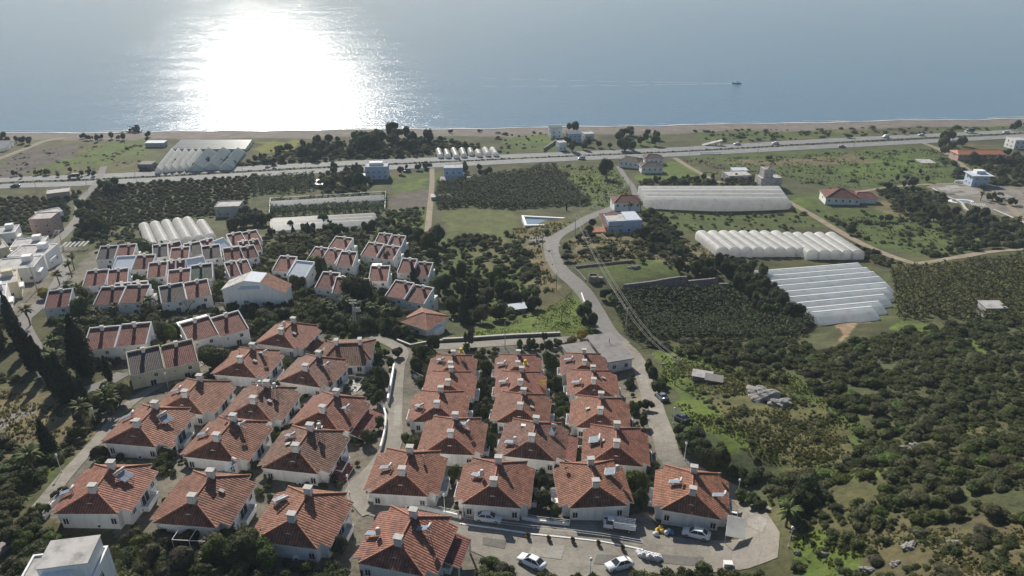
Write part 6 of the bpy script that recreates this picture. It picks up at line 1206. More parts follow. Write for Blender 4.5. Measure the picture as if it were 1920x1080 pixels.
# cypresses of the west
for px, py, h, k, w in ((34, 640, 13, 0, 1), (62, 694, 13, 0, 1), (82, 706, 11, 1, 1), (108, 735, 9, 2, 1), (128, 752, 12, 2, 1.0), (160, 704, 16, 2, .9), (163, 768, 8.5, 1, 1), (206, 716, 7, 1, 1.1), (95, 852, 8, 2, .9), (20, 600, 9, 0, 1), (46, 668, 10, 1, 1.2), (0, 660, 11, 2, 1), (776, 535, 8.5, 1, 1.2), (552, 448, 6, 2, 1), (580, 446, 7, 2, 1), (870, 605, 9, 2, 1), (882, 575, 9, 2, 1.1), (1062, 395, 4, 1, 1)): cypress(px, py, h, k, w)
for px, py, h, sh, cr in ((162, 805, 5.5, 1, 2.6), (205, 772, 4.5, 0, 3.0), (214, 778, 4, 0, 2.6), (68, 895, 5, 1, 2.6), (60, 880, 4, 0, 2.4), (187, 612, 5, 1, 2.0), (224, 608, 5.5, 1, 2.3), (277, 600, 5, 1, 2.1), (104, 668, 4.5, 0, 2.3), (110, 700, 5, 0, 2.6), (95, 690, 4, 0, 2.4), (57, 610, 5, 0, 2.4), (135, 520, 5, 0, 2.3), (140, 505, 5, 0, 2.2), (112, 535, 4, 0, 2.2), (530, 478, 7, 1, 2.3), (543, 480, 7.5, 1, 2.3), (556, 479, 8, 1, 2.3), (570, 478, 7.5, 1, 2.4), (580, 476, 7, 1, 2.3),
   (636, 476, 4.5, 0, 2.0), (726, 500, 5, 1, 1.9), (780, 485, 4, 0, 2.4), (615, 590, 4, 0, 2.4), (650, 588, 4.5, 0, 2.4), (728, 612, 5.5, 1, 2.6), (700, 598, 4, 0, 2.6), (672, 596, 4.5, 0, 2.2), (608, 470, 5, 0, 2.4), (665, 462, 5, 1, 2.0), (680, 460, 5, 1, 2.0), (735, 450, 5, 1, 2.2), (1474, 988, 3.5, 1, 2.4), (1195, 425, 5, 0, 2.2), (1180, 405, 6, 0, 2.4), (1200, 400, 5, 0, 2.0), (285, 590, 5, 0, 2.2), (150, 562, 4, 0, 2.2), (625, 600, 4, 0, 2.2), (1905, 430, 5, 1, 2.2), (1860, 378, 4, 1, 2.0), (1838, 376, 4, 1, 2.0), (700, 560, 4, 0, 2.2), (1855, 1000, .1, 0, .1)):
    if h > 1: palm(px, py, h, bool(sh), cr)
def trees(lst):
    for px, py, h, w, mt in lst: tree(at(px, py), h, w, mt)
p = at(405, 690); tree(p, 5.5, 7.0, mesh=PINE, name='pine_tree', desc='round dark umbrella pine'); p = at(672, 572); tree(p, 9.5, 9.5, mesh=PINE, name='pine_tree', desc='great dark spreading pine'); p = at(268, 478); tree(p, 6.5, 7.5, mesh=PINE, name='pine_tree', desc='round black-green pine')
p = at(1137, 335); tree(p, 12, 8.5, 'leaf_dark', 'poplar_tree', desc='tall dense dark poplar')
trees([(1188, 925, 5.2, 4.6, 'leaf_lime'), (450, 1052, 5.5, 7.5, 'leaf_dark'), (492, 1060, 4.5, 6.0, 'leaf_mid'), (415, 1060, 4.5, 5, 'leaf_mid'), (340, 1070, 3.5, 5, 'leaf_grey'), (280, 1065, 3.5, 4.5, 'leaf_olive'), (250, 1020, 2.5, 3, 'leaf_grey'), (640, 1040, 3.2, 3.2, 'leaf_grey'), (770, 845, 3.6, 4.6, 'leaf_dark'), (785, 835, 2.6, 3.6, 'leaf_olive'), (785, 700, 4.5, 4.6, 'leaf_dark'), (795, 670, 4.2, 3.0, 'leaf_dark'), (786, 680, 5, 4, 'leaf_mid'), (813, 660, 5, 3.6, 'leaf_dark'), (880, 650, 6, 2.8, 'leaf_grey'), (994, 655, 3.5, 3, 'leaf_dark'), (1024, 660, 4, 3.4, 'leaf_dark'), (975, 655, 3, 2, 'leaf_mid'),
  (1030, 690, 5, 3.5, 'leaf_dark'), (910, 700, 4, 3.4, 'leaf_mid'), (905, 740, 4.2, 3.2, 'leaf_dark'), (1045, 735, 4.2, 3.2, 'leaf_dark'), (905, 780, 3, 3, 'leaf_lime'), (1048, 785, 2.8, 3, 'leaf_lime'), (850, 905, 3.4, 3.2, 'leaf_dark'), (925, 845, 4, 3, 'leaf_dark'), (1010, 950, 4.2, 4.4, 'leaf_dark'), (1040, 965, 2.6, 3.0, 'leaf_lime'), (1012, 920, 4, 4, 'leaf_dark'), (1200, 960, 4.5, 3.6, 'leaf_dark'), (1195, 830, 4.0, 3.4, 'leaf_olive'), (1190, 775, 3.2, 3, 'leaf_mid'), (1205, 800, 3.4, 2.6, 'leaf_dark'), (720, 730, 6, 4, 'leaf_dark'), (708, 760, 4, 3.5, 'leaf_dark'), (690, 830, 3.4, 3.6, 'leaf_dark'), (710, 805, 3, 3, 'leaf_mid'), (735, 690, 3, 3, 'leaf_mid'), (745, 670, 3, 3.4, 'leaf_grey'),
  (190, 858, 3, 3, 'leaf_dark'), (320, 860, 2.4, 4.5, 'leaf_dark'), (560, 650, 3, 3, 'leaf_mid'), (515, 830, 3, 3, 'leaf_mid'), (225, 760, 5, 6, 'leaf_olive'), (212, 745, 4.5, 5, 'leaf_mid'), (190, 770, 3.6, 4, 'leaf_olive'), (592, 525, 8, 7, 'leaf_mid'), (605, 528, 9, 6, 'leaf_dark'), (670, 500, 5, 4, 'leaf_mid'), (300, 640, 6.5, 6, 'leaf_grey'), (325, 640, 5, 5, 'leaf_lime'), (290, 620, 5, 5, 'leaf_olive'), (150, 600, 7, 7, 'leaf_mid'), (140, 640, 6, 6, 'leaf_olive'), (120, 620, 5, 5, 'leaf_mid'), (230, 615, 4, 4, 'leaf_lime'), (180, 640, 4, 5, 'leaf_dark'), (255, 635, 4.5, 5, 'leaf_dark'), (110, 660, 4, 5, 'leaf_olive'), (85, 560, 3.5, 6, 'leaf_yellow'), (300, 530, 5, 5, 'leaf_dark'), (290, 545, 4, 4.4, 'leaf_mid'), (305, 495, 4, 5, 'leaf_olive'), (410, 530, 5, 6, 'leaf_olive'), (415, 555, 5, 5, 'leaf_mid'), (250, 535, 4.5, 6, 'leaf_mid'), (160, 560, 4, 4, 'leaf_mid'),
  (500, 600, 4.5, 6, 'leaf_olive'), (530, 600, 4, 5, 'leaf_dark'), (560, 598, 3.6, 5, 'leaf_olive'), (590, 600, 4, 4.5, 'leaf_mid'), (480, 590, 3.6, 5, 'leaf_olive'), (470, 565, 4, 4, 'leaf_dark'), (640, 612, 4, 5, 'leaf_olive'), (690, 618, 4, 5, 'leaf_dark'), (720, 585, 5, 5, 'leaf_olive'), (745, 600, 5, 5, 'leaf_dark'), (755, 615, 4, 5, 'leaf_dark'), (765, 632, 3.4, 4.4, 'leaf_dark'), (690, 570, 5, 5, 'leaf_olive'), (560, 545, 6, 5, 'leaf_dark'), (575, 560, 4, 5, 'leaf_dark'), (820, 560, 8, 7, 'leaf_dark'), (810, 520, 7, 6, 'leaf_mid'), (835, 540, 6, 6, 'leaf_mid'), (860, 530, 9, 6, 'leaf_dark'), (880, 560, 9, 7, 'leaf_dark'), (930, 540, 8, 7, 'leaf_lime'), (910, 575, 7, 7, 'leaf_olive'), (945, 560, 7, 6, 'leaf_mid'), (850, 590, 7, 7, 'leaf_dark'), (900, 605, 6, 7, 'leaf_dark'), (930, 600, 6, 7, 'leaf_dark'), (960, 575, 6, 6, 'leaf_dark'), (985, 570, 5, 5, 'leaf_mid'), (1000, 580, 5, 5, 'leaf_grey'), (800, 470, 9, 9, 'leaf_mid'), (820, 460, 9, 9, 'leaf_olive'), (785, 455, 7, 7, 'leaf_mid'), (810, 490, 6, 6, 'leaf_dark'), (770, 445, 6, 7, 'leaf_olive'), (1105, 615, 5.5, 4.6, 'leaf_dark'), (1096, 600, 5, 4.6, 'leaf_dark'), (1100, 585, 4, 4, 'leaf_mid'),
  (1090, 638, 2.6, 5, 'leaf_yellow'), (1070, 645, 2.4, 4, 'leaf_lime'), (1046, 648, 2.4, 3, 'leaf_dark'), (1165, 590, 3, 4, 'leaf_dark'), (1150, 570, 3, 4, 'leaf_mid'), (1135, 560, 3.4, 4, 'leaf_dark'), (1215, 700, 4, 3, 'leaf_olive'), (1225, 715, 4, 3.6, 'leaf_dark'), (1235, 735, 3, 4, 'leaf_dark'), (1240, 725, 2.6, 3, 'leaf_mid'), (1280, 840, 3, 4, 'leaf_dark'), (1275, 815, 2.8, 3, 'leaf_olive'), (1300, 855, 3.2, 4.5, 'leaf_dark'), (1330, 870, 3.4, 5, 'leaf_dark'), (1310, 820, 2.6, 4, 'leaf_grey'), (1350, 860, 3.2, 4, 'leaf_mid'), (1215, 770, 2.6, 3, 'leaf_dark'), (1390, 940, 2.4, 3, 'leaf_lime'), (1405, 950, 2.6, 3, 'leaf_mid'), (1420, 955, 2.4, 3, 'leaf_dark'), (1500, 960, 4.5, 5, 'leaf_dark'), (1520, 940, 4.5, 6, 'leaf_dark'), (1490, 930, 4, 5, 'leaf_dark')])
trees([(60, 985, 2.6, 3.6, 'leaf_olive'), (36, 1006, 2.8, 3.6, 'leaf_dark'), (84, 962, 2.2, 2.8, 'leaf_mid'), (14, 1024, 3, 4, 'leaf_olive'), (104, 940, 1.8, 2.2, 'leaf_grey'), (70, 1000, 2.6, 3.4, 'leaf_dark'), (48, 1030, 3, 4, 'leaf_mid'), (120, 925, 1.6, 2.0, 'leaf_olive')])
# dense belts of far trees, each its own
def belt(poly, n, h0, h1, mts, wk=1.0):
    wp = wpoly(poly); bx = [p[0] for p in wp]; by = [p[1] for p in wp]; k = 0; tries = 0; got = []
    while k < n and tries < 4000:
        tries += 1; x, y = rng.uniform(min(bx), max(bx)), rng.uniform(min(by), max(by))
        if not inside(np.array([x]), np.array([y]), wp)[0]: continue
        h = rng.uniform(h0, h1)
        if any((x - a) ** 2 + (y - b) ** 2 < (0.42 * h * wk) ** 2 for a, b in got): continue
        got.append((x, y)); tree((x, y), h, h * rng.uniform(0.8, 1.15) * wk, rng.choice(mts)); k += 1
D_, M_, O_ = 'leaf_dark', 'leaf_mid', 'leaf_olive'
belt([(655, 262), (720, 256), (800, 262), (815, 275), (780, 290), (660, 285)], 26, 7, 12, [D_, D_, M_, O_]); belt([(570, 268), (660, 265), (665, 300), (570, 300)], 18, 5, 8, [D_, D_, M_]); belt([(600, 322), (680, 322), (690, 352), (615, 352)], 14, 5, 8, [D_, O_]); belt([(1060, 262), (1240, 255), (1240, 282), (1070, 288)], 22, 4, 8, [D_, D_, M_, O_])
belt([(480, 288), (570, 285), (570, 312), (480, 318)], 12, 3, 5, [D_, O_, M_]); belt([(285, 308), (480, 300), (480, 314), (290, 320)], 14, 2.4, 4, [O_, D_, M_]); belt([(-20, 260), (75, 256), (78, 272), (-20, 270)], 8, 4, 7, [D_, D_, O_]); belt([(120, 258), (300, 256), (300, 266), (130, 266)], 10, 3.4, 5.5, [D_, D_, M_]); belt([(25, 325), (190, 322), (190, 330), (25, 336)], 12, 2.5, 4, [O_, D_]); belt([(190, 352), (240, 350), (240, 372), (190, 372)], 8, 5, 8, [D_, D_]); belt([(140, 385), (180, 400), (200, 450), (150, 450)], 10, 6, 9, [D_, D_, M_]); belt([(250, 468), (420, 458), (440, 462), (270, 474)], 9, 2.6, 3.8, [D_, M_, 'leaf_lime'])
belt([(430, 412), (500, 405), (500, 440), (420, 440)], 12, 5, 7.5, ['leaf_grey', 'leaf_grey', D_]); belt([(500, 425), (760, 415), (770, 450), (500, 455)], 20, 3.5, 6, [M_, O_, D_]); belt([(740, 318), (800, 312), (800, 322), (742, 328)], 6, 3, 5, [O_, 'leaf_grey']); belt([(868, 315), (930, 312), (930, 330), (868, 335)], 6, 4, 6, [D_, O_]); belt([(1170, 300), (1240, 300), (1240, 318), (1180, 322)], 5, 3, 5, [D_, O_]); belt([(1205, 430), (1250, 450), (1240, 470), (1200, 450)], 6, 4, 6, [D_, D_]); belt([(1200, 340), (1400, 330), (1400, 346), (1200, 350)], 14, 3, 4.5, ['leaf_grey', O_]); belt([(1230, 510), (1420, 500), (1450, 560), (1400, 535), (1300, 525)], 18, 3.5, 6, [D_, D_, M_])
belt([(1745, 262), (1800, 262), (1810, 300), (1760, 300)], 8, 6, 9, [O_, M_]); belt([(1800, 295), (1960, 280), (1960, 345), (1870, 335)], 22, 5, 8, [D_, D_, 'leaf_grey']); belt([(1640, 352), (1720, 350), (1750, 400), (1700, 415), (1660, 385)], 12, 3.5, 6, [D_, 'leaf_grey', M_]); belt([(1730, 395), (1840, 405), (1880, 440), (1760, 435)], 18, 4, 6, [D_, D_, 'leaf_grey']); belt([(1840, 355), (1940, 360), (1940, 400), (1850, 390)], 12, 2.5, 4.5, [D_, M_]); belt([(1660, 330), (1740, 320), (1745, 345), (1640, 350)], 6, 3, 4, ['leaf_grey', O_]); belt([(1375, 535), (1425, 530), (1500, 602), (1470, 614), (1400, 575)], 22, 4.5, 6.5, [D_, D_, M_]); belt([(1880, 238), (1930, 236), (1930, 244), (1880, 246)], 4, 5, 7, [D_])
for px, py, h, w in ((1440, 300, 3, 5), (1075, 247, 9, 10), (1180, 254, 7, 11), (1170, 258, 7, 9), (1595, 440, 4.5, 6), (1660, 415, 4, 6), (1590, 258, 3, 6), (1695, 252, 3.5, 4), (1020, 640, 3, 2), (1213, 254, 5, 6), (845, 250, 3, 4), (900, 248, 2.5, 4), (1105, 440, 4, 5), (1095, 447, 3.4, 5), (1110, 425, 4, 4), (1085, 452, 3, 4), (1062, 470, 3, 4), (1065, 490, 3, 5), (1023, 440, 2.4, 4), (985, 480, 3, 5), (1250, 460, 4, 5), (1270, 480, 4, 5), (1220, 470, 3, 4), (1310, 500, 4, 5), (1120, 480, 2, 4), (1140, 470, 2, 4), (1160, 480, 2.4, 4), (1090, 480, 2.4, 4)): tree(at(px, py), h, w, rng.choice([D_, D_, O_]))
# bare trees
def bare(px, py, h, desc):
    b = MB(); r_ = random.Random(px)
    def br(p, d, L_, r, k):
        q_ = p + d * L_; b.tube(p, q_, r, r * 0.65, 5, caps=False)
        if k:
            for _ in range(3): br(q_, (d + Vector((r_.uniform(-.8, .8), r_.uniform(-.8, .8), r_.uniform(-.1, .5)))).normalized(), L_ * 0.72, r * 0.6, k - 1)
    br(Vector((0, 0, -0.3)), Vector((0.05, 0, 1)), h * 0.34, 0.13, 4); t = b.build('bare_tree', M['bark'], None, at(px, py)); t['category'] = 'tree'; note(t, 'bare_tree', desc, t.location.x, t.location.y)
bare(1052, 602, 5.5, 'leafless spreading tree'); bare(355, 588, 5, 'leafless tree'); bare(305, 580, 4, 'leafless thin tree'); bare(1205, 785, 2.6, 'small leafless tree'); bare(905, 612, 6, 'leafless vine-tangled tree')
for x, y in planters:
    p = at(x, y); t = E('planter', p, 0, 'terracotta pot with a small shrub, ' + {990: 'westmost along the white yard kerb', 1029: 'second from the west along the white yard kerb', 1074: 'middle one along the white yard kerb', 1122: 'second from the sack heap along the yard kerb', 1167: 'nearest the sack heap along the yard kerb'}[x], 'planter', 'pots along the yard kerb'); link('pot', pot_me, t); o = link('plant', SH['leaf_dark'][0], t, (0, 0, 0.4)); o.scale = (0.8, 0.8, 1.0)
# scrub: the plants that show largest stand by themselves, the rest is one mass
cand = []
blocked = [(V[k].location.x, V[k].location.y, 8.0) for k in V] + [(x, y, 9.0) for x, y, _ in row_xy] + [(x, y, 9.0) for x, y, _ in bld_xy] 
BL = np.array(blocked); roadpts = np.array([(p.x, p.y) for p in hill_line]); yardp = wpoly([(860, 962), (1215, 960), (1384, 932), (1462, 1000), (1405, 1066), (1200, 1078), (925, 1052)])
allroads = [o for o in scene.objects if o.get('kind') == 'structure' and o.name.split('.')[0] in ('hill_road', 'lower_road', 'village_lane', 'coast_track', 'field_track', 'highway')]
RP = np.vstack([np.array([v.co[:2] for v in o.data.vertices]) for o in allroads])
RCELL = set((int(math.floor(x / 2)), int(math.floor(y / 2))) for x, y in RP)
def free(x, y, r):
    if any((int(math.floor((x + a * r) / 2)), int(math.floor((y + b * r) / 2))) in RCELL for a, b in ((0, 0), (.8, 0), (-.8, 0), (0, .8), (0, -.8))): return False
    return True
def scatter(poly, spacing, w0, w1, hk, mats, big=False, avoid=0.0, clump=0.0):
    wp = wpoly(poly); bx = [p[0] for p in wp]; by = [p[1] for p in wp]; A = (max(bx) - min(bx)) * (max(by) - min(by)); n = int(A / spacing ** 2)
    x = nrng.uniform(min(bx), max(bx), n); y = nrng.uniform(min(by), max(by), n); k = inside(x, y, wp)
    if clump: k &= wav(x, y, 6, 3) + nrng.uniform(-.5, .5, n) > clump
    x, y = x[k], y[k]
    if avoid: d = ((x[:, None] - BL[None, :, 0]) ** 2 + (y[:, None] - BL[None, :, 1]) ** 2).min(1); k = d > avoid ** 2; x, y = x[k], y[k]
    iny = inside(x, y, yardp)
    for a, b, i in zip(x, y, iny):
        if i: continue
        w = rng.uniform(w0, w1) * rng.choice([0.7, 1.0, 1.0, 1.25])
        if free(a, b, w / 2): cand.append((w / math.sqrt(a * a + b * b + (CAMH - 45) ** 2), a, b, w, w * hk * rng.uniform(.75, 1.2), rng.choice(mats)))
D_, M_, O_, Gy = 'leaf_dark', 'leaf_mid', 'leaf_olive', 'leaf_grey'
scatter([(1480, 690), (1560, 655), (1690, 620), (1800, 610), (1980, 600), (1980, 1000), (1800, 975), (1660, 1000), (1500, 985), (1425, 930), (1400, 885), (1560, 890), (1630, 830), (1540, 740)], 1.65, 1.0, 3.2, 0.6, [O_, D_, O_, M_, M_, O_], clump=-0.35)
scatter([(1180, 640), (1240, 650), (1340, 645), (1500, 640), (1560, 680), (1480, 690), (1420, 680), (1340, 690), (1260, 660)], 2.0, 1.5, 3.2, 0.7, [D_, D_, Gy, O_])
scatter([(1330, 690), (1460, 690), (1480, 720), (1400, 720)], 2.0, 1.4, 2.6, 0.7, [Gy, Gy, O_]); scatter([(1250, 790), (1300, 830), (1400, 890), (1430, 940), (1400, 935), (1330, 880), (1265, 840)], 1.5, 1.4, 3.0, 0.8, [D_, D_, M_, O_])
scatter([(1300, 720), (1500, 740), (1620, 820), (1560, 890), (1420, 880), (1320, 800)], 3.0, 0.6, 1.6, 0.5, [O_, O_, M_, O_], clump=0.0); scatter([(1500, 985), (1640, 1000), (1980, 1000), (1980, 1110), (1480, 1110)], 1.9, 0.7, 2.2, 0.55, [O_, Gy, O_, D_])
scatter([(840, 445), (960, 440), (1010, 500), (1010, 560), (990, 595), (860, 610), (830, 560), (800, 450)], 3.1, 1.4, 3.6, 0.72, [D_, M_, M_, O_]); scatter([(950, 440), (1030, 450), (1040, 540), (1000, 560), (960, 480)], 3.5, 1.0, 2.2, 0.6, [O_, Gy])
scatter([(1060, 450), (1240, 440), (1400, 490), (1420, 530), (1280, 512), (1100, 490)], 3.6, 1.2, 3.0, 0.6, [O_, Gy, D_]); scatter([(1200, 395), (1480, 395), (1560, 425), (1300, 440)], 5.0, 1.2, 2.4, 0.5, [O_, M_])
scatter([(150, 790), (215, 790), (150, 850), (110, 900), (50, 970), (-60, 1010), (-60, 890), (60, 880)], 1.9, 1.2, 2.8, 0.7, [D_, O_, Gy, M_]); scatter([(-60, 560), (30, 600), (60, 680), (110, 745), (190, 745), (200, 770), (100, 755), (0, 712), (-60, 700)], 2.1, 1.2, 2.8, 0.7, [O_, O_, Gy, M_], clump=0.15); scatter([(0, 830), (120, 850), (80, 940), (20, 990), (-60, 1000)], 1.7, 1.4, 3.0, 0.75, [D_, D_, O_, M_])
scatter([(-20, 1010), (60, 995), (120, 1000), (50, 1100), (-20, 1110)], 1.5, 1.5, 3.0, 0.8, [D_, O_, M_]); scatter([(215, 1015), (300, 1005), (480, 1010), (520, 1110), (215, 1110)], 1.5, 1.4, 3.2, 0.8, [D_, Gy, O_, M_, D_], avoid=6); scatter([(530, 1060), (660, 1050), (665, 1110), (520, 1110)], 1.7, 1.2, 2.4, 0.8, [D_, M_, D_], avoid=6)
scatter([(890, 1045), (960, 1060), (970, 1110), (880, 1110)], 1.5, 1.0, 2.0, 0.7, [D_, M_, Gy]); scatter([(1000, 1078), (1120, 1085), (1130, 1110), (1000, 1110)], 1.4, 0.9, 2.2, 0.9, [O_, D_, Gy]); scatter([(1190, 1072), (1300, 1080), (1430, 1072), (1450, 1110), (1180, 1110)], 1.3, 1.0, 2.2, 0.9, [O_, D_, Gy])
scatter([(95, 545), (250, 520), (480, 460), (800, 440), (800, 600), (740, 640), (480, 620), (380, 680), (240, 700), (110, 700)], 2.6, 1.5, 3.4, 0.8, [M_, M_, O_, O_], avoid=4.4); scatter([(230, 720), (480, 610), (760, 640), (740, 830), (560, 900), (150, 900)], 4.0, 1.0, 2.0, 0.8, [D_, M_], avoid=9.0); scatter([(880, 650), (930, 650), (930, 960), (850, 960)], 2.0, 1.2, 2.2, 1.0, [D_, M_, M_], avoid=5.9); scatter([(1020, 650), (1060, 650), (1090, 900), (1020, 960)], 2.0, 1.2, 2.2, 1.0, [D_, M_], avoid=6.6); scatter([(1170, 700), (1215, 700), (1260, 880), (1200, 960)], 2.2, 1.2, 2.2, 1.0, [D_, M_], avoid=6.6)
scatter([(820, 648), (1080, 642), (1080, 655), (820, 662)], 1.6, 1.2, 1.8, 0.9, [D_, M_]); scatter([(1480, 395), (1600, 420), (1700, 500), (1640, 490), (1560, 420)], 4, 1.5, 3, 0.6, [O_, D_]); scatter([(1720, 475), (1900, 440), (1940, 470), (1740, 498)], 4, 2, 4, 0.7, [D_, O_]); scatter([(1260, 300), (1760, 275), (1830, 330), (1700, 350), (1480, 345), (1330, 330)], 9, 2, 4, 0.35, [O_, M_, Gy], clump=0.4)
scatter([(0, 290), (280, 262), (260, 310), (0, 335)], 9, 1.5, 3, 0.4, [O_, M_], clump=0.4); scatter([(1300, 245), (1760, 238), (1880, 240), (1880, 246), (1640, 258), (1320, 268)], 9, 2, 5, 0.4, [O_, D_, Gy], clump=0.1); scatter([(1490, 400), (1760, 400), (1820, 480), (1700, 485)], 8, 2, 4, 0.45, [O_, D_], clump=0.3); scatter([(1780, 400), (1960, 420), (1960, 470), (1800, 470)], 4, 2, 4.5, 0.7, [D_, Gy])
scatter([(1480, 690), (1560, 655), (1690, 620), (1800, 610), (1980, 600), (1980, 1000), (1800, 975), (1660, 1000), (1500, 985), (1425, 930), (1400, 885), (1560, 890), (1630, 830), (1540, 740)], 1.15, 0.4, 1.3, 0.6, [O_, Gy, M_, O_], clump=-0.25)
scatter([(1260, 300), (1760, 275), (1830, 330), (1700, 350), (1480, 345), (1330, 330)], 3.2, 0.6, 2.0, 0.3, [O_, Gy, Gy], clump=0.3); scatter([(0, 290), (280, 262), (260, 310), (0, 335)], 3.2, 0.6, 2.0, 0.3, [O_, Gy, Gy], clump=0.3); scatter([(1300, 245), (1760, 238), (1880, 240), (1880, 246), (1640, 258), (1320, 268)], 5, 1.4, 4, 0.4, [O_, D_, Gy], clump=0.1); scatter([(930, 250), (1045, 248), (1045, 290), (930, 290)], 5, 1.4, 3.5, 0.5, [O_, D_, M_], clump=0.1)
scatter([(480, 290), (900, 270), (900, 292), (480, 312)], 3.6, 1.5, 4, 0.6, [O_, D_, M_]); scatter([(500, 285), (660, 262), (840, 262), (900, 285), (660, 298)], 4.2, 2, 5, 0.8, [D_, D_, O_, M_]); scatter([(690, 400), (810, 390), (800, 445), (500, 455), (500, 430)], 3.2, 1.5, 3.4, 0.7, [M_, O_, D_]); scatter([(260, 310), (480, 302), (480, 314), (260, 322)], 3, 1.5, 3.2, 0.6, [O_, D_])
scatter([(1490, 395), (1760, 400), (1820, 480), (1700, 485), (1560, 430)], 4.0, 1.0, 2.6, 0.45, [O_, D_, M_], clump=0.2); scatter([(1040, 310), (1160, 312), (1180, 365), (1110, 395)], 4.0, 1.0, 2.4, 0.5, [O_, M_], clump=0.2); scatter([(90, 370), (180, 350), (200, 450), (140, 460), (90, 420)], 3.2, 1.6, 3.6, 0.8, [D_, D_, M_], avoid=5); scatter([(170, 430), (260, 410), (290, 470), (180, 478)], 3.2, 1.2, 2.8, 0.6, [M_, O_, D_], avoid=5)
scatter([(600, 325), (690, 320), (700, 360), (600, 365)], 3.2, 1.6, 4, 0.8, [D_, O_]); scatter([(1200, 342), (1420, 332), (1420, 350), (1200, 352)], 2.6, 1.6, 3.4, 0.8, [Gy, Gy, O_]); scatter([(1600, 430), (1640, 470), (1700, 500), (1650, 500), (1610, 480)], 2.4, 1.4, 3.0, 0.7, [Gy, D_]); scatter([(1210, 395), (1260, 420), (1290, 480), (1230, 470), (1190, 440)], 2.6, 1.6, 3.6, 0.8, [D_, D_, O_])
scatter([(1640, 355), (1760, 360), (1800, 420), (1880, 440), (1780, 440), (1700, 415)], 3.2, 1.8, 4.6, 0.6, [D_, D_, Gy, O_]); scatter([(1760, 300), (1960, 300), (1960, 350), (1800, 345)], 4.0, 2, 5, 0.7, [D_, D_, Gy]); scatter([(700, 600), (780, 640), (760, 700), (700, 760), (700, 700)], 1.9, 1.2, 2.6, 1.0, [D_, M_, O_], avoid=6.4); scatter([(470, 575), (620, 570), (760, 590), (740, 630), (600, 618), (480, 640)], 1.9, 1.8, 3.6, 0.9, [D_, O_, M_, O_], avoid=5.5)
scatter([(772, 648), (818, 650), (806, 722), (778, 724)], 1.2, 1.5, 2.6, 1.0, [D_, M_, O_]); scatter([(1290, 690), (1580, 790), (1640, 880), (1480, 875), (1360, 800), (1245, 690)], 1.3, 0.4, 0.9, 0.45, [O_, O_, M_], clump=-0.1)
scatter([(-420, 300), (-25, 300), (-25, 1090), (-420, 1000)], 3.4, 1.4, 3.6, 0.7, [D_, O_, M_, Gy]); scatter([(-150, 1105), (2000, 1105), (1900, 1420), (-100, 1420)], 2.4, 1.2, 3.0, 0.7, [D_, O_, M_, Gy], avoid=7); scatter([(1945, 250), (2300, 250), (2300, 600), (1945, 600)], 7, 2, 4.5, 0.6, [O_, M_, Gy], clump=0.0); scatter([(1985, 600), (2300, 600), (2300, 1110), (1985, 1110)], 2.6, 1.4, 3.4, 0.65, [O_, D_, Gy, M_])
scatter([(230, 770), (410, 660), (560, 640), (740, 680), (730, 830), (640, 930), (480, 1000), (180, 1000), (110, 960)], 2.0, 0.9, 2.0, 0.9, [D_, M_, D_, O_], avoid=6.9, clump=-0.1)
hm = []                                   # small planting on the highway median
for a, b in zip(far_line, near_line):
    m_ = (a + b) / 2
    if rng.random() < 0.85: cand.append((0.0001, m_.x + rng.uniform(-1, 1), m_.y + rng.uniform(-1, 1), rng.uniform(0.8, 1.9), rng.uniform(.5, 1.1), rng.choice([O_, O_, M_])))
cand = [c for c in cand if c[2] > 50]
cand.sort(key=lambda c: -c[0]); zone_n = {}
inframe = []; rest = []
for c in cand:
    y, z = c[2], ground(c[1], c[2]); d = y * CP - (z - CAMH) * SP; u = 960 + FPX * c[1] / d; v = 540 - FPX * (y * SP + (z - CAMH) * CP) / d
    (inframe if (len(inframe) < 290 and -10 < u < 1930 and -10 < v < 1085) else rest).append(c)
for c in inframe: shrub((c[1], c[2]), c[3], c[4], c[5], size_word(c[3], 1.9, 3.2) + cdesc[c[5]] + ' scrub bush')
tl = {}
for k in range(4):
    r_ = np.random.default_rng(500 + k); tl[k] = leafcloud(r_, lobes_for(r_, 3, 1.0, 0.85, 0.0, 0.75, 0.38), 150, 0.095, 0.86, small=True)
def massmesh(name, items, mat, tcol):
    vs_, qs, tt = [], [], []; off = 0
    for i, (x, y, w, h, tc) in enumerate(items):
        v, q_, t = tl[i % 4]; a = rng.uniform(0, 6.28); c, s_ = math.cos(a), math.sin(a)
        vs_.append(np.stack([(v[:, 0] * c - v[:, 1] * s_) * w + x, (v[:, 0] * s_ + v[:, 1] * c) * w + y, v[:, 2] * h / 0.85 + ground(x, y) - 0.05 * h], 1)); qs.append(q_ + off); off += len(v); tt.append(np.clip(t * 0.5 + tc, 0, 1))
    if not vs_: return
    me = npmesh(name, np.vstack(vs_), np.vstack(qs), mat); set_tint(me, np.concatenate(tt)); return tag(link(name, me), kind='stuff')
tcv = {'leaf_dark': 0.0, 'leaf_mid': 0.25, 'leaf_olive': 0.4, 'leaf_grey': 0.55}
massmesh('undergrowth', [(c[1], c[2], c[3], c[4], tcv[c[5]]) for c in rest], M['mass'], None)
print('shrubs', len(inframe), 'mass', len(rest))
def orchard(poly, sp, w0, w1, name='orchard'):
    wp = wpoly(poly); bx = [p[0] for p in wp]; by = [p[1] for p in wp]; gx, gy = np.meshgrid(np.arange(min(bx), max(bx), sp), np.arange(min(by), max(by), sp)); gx = gx.ravel() + nrng.uniform(-.18, .18, gx.size) * sp; gy = gy.ravel() + nrng.uniform(-.18, .18, gy.size) * sp
    k = inside(gx, gy, wp); massmesh(name, [(x, y, w, w * .85, rng.choice([.25, .35, .5, .6])) for x, y in zip(gx[k], gy[k]) if free(x, y, 1.5) for w in [rng.uniform(w0, w1)]], M['mass'], None)
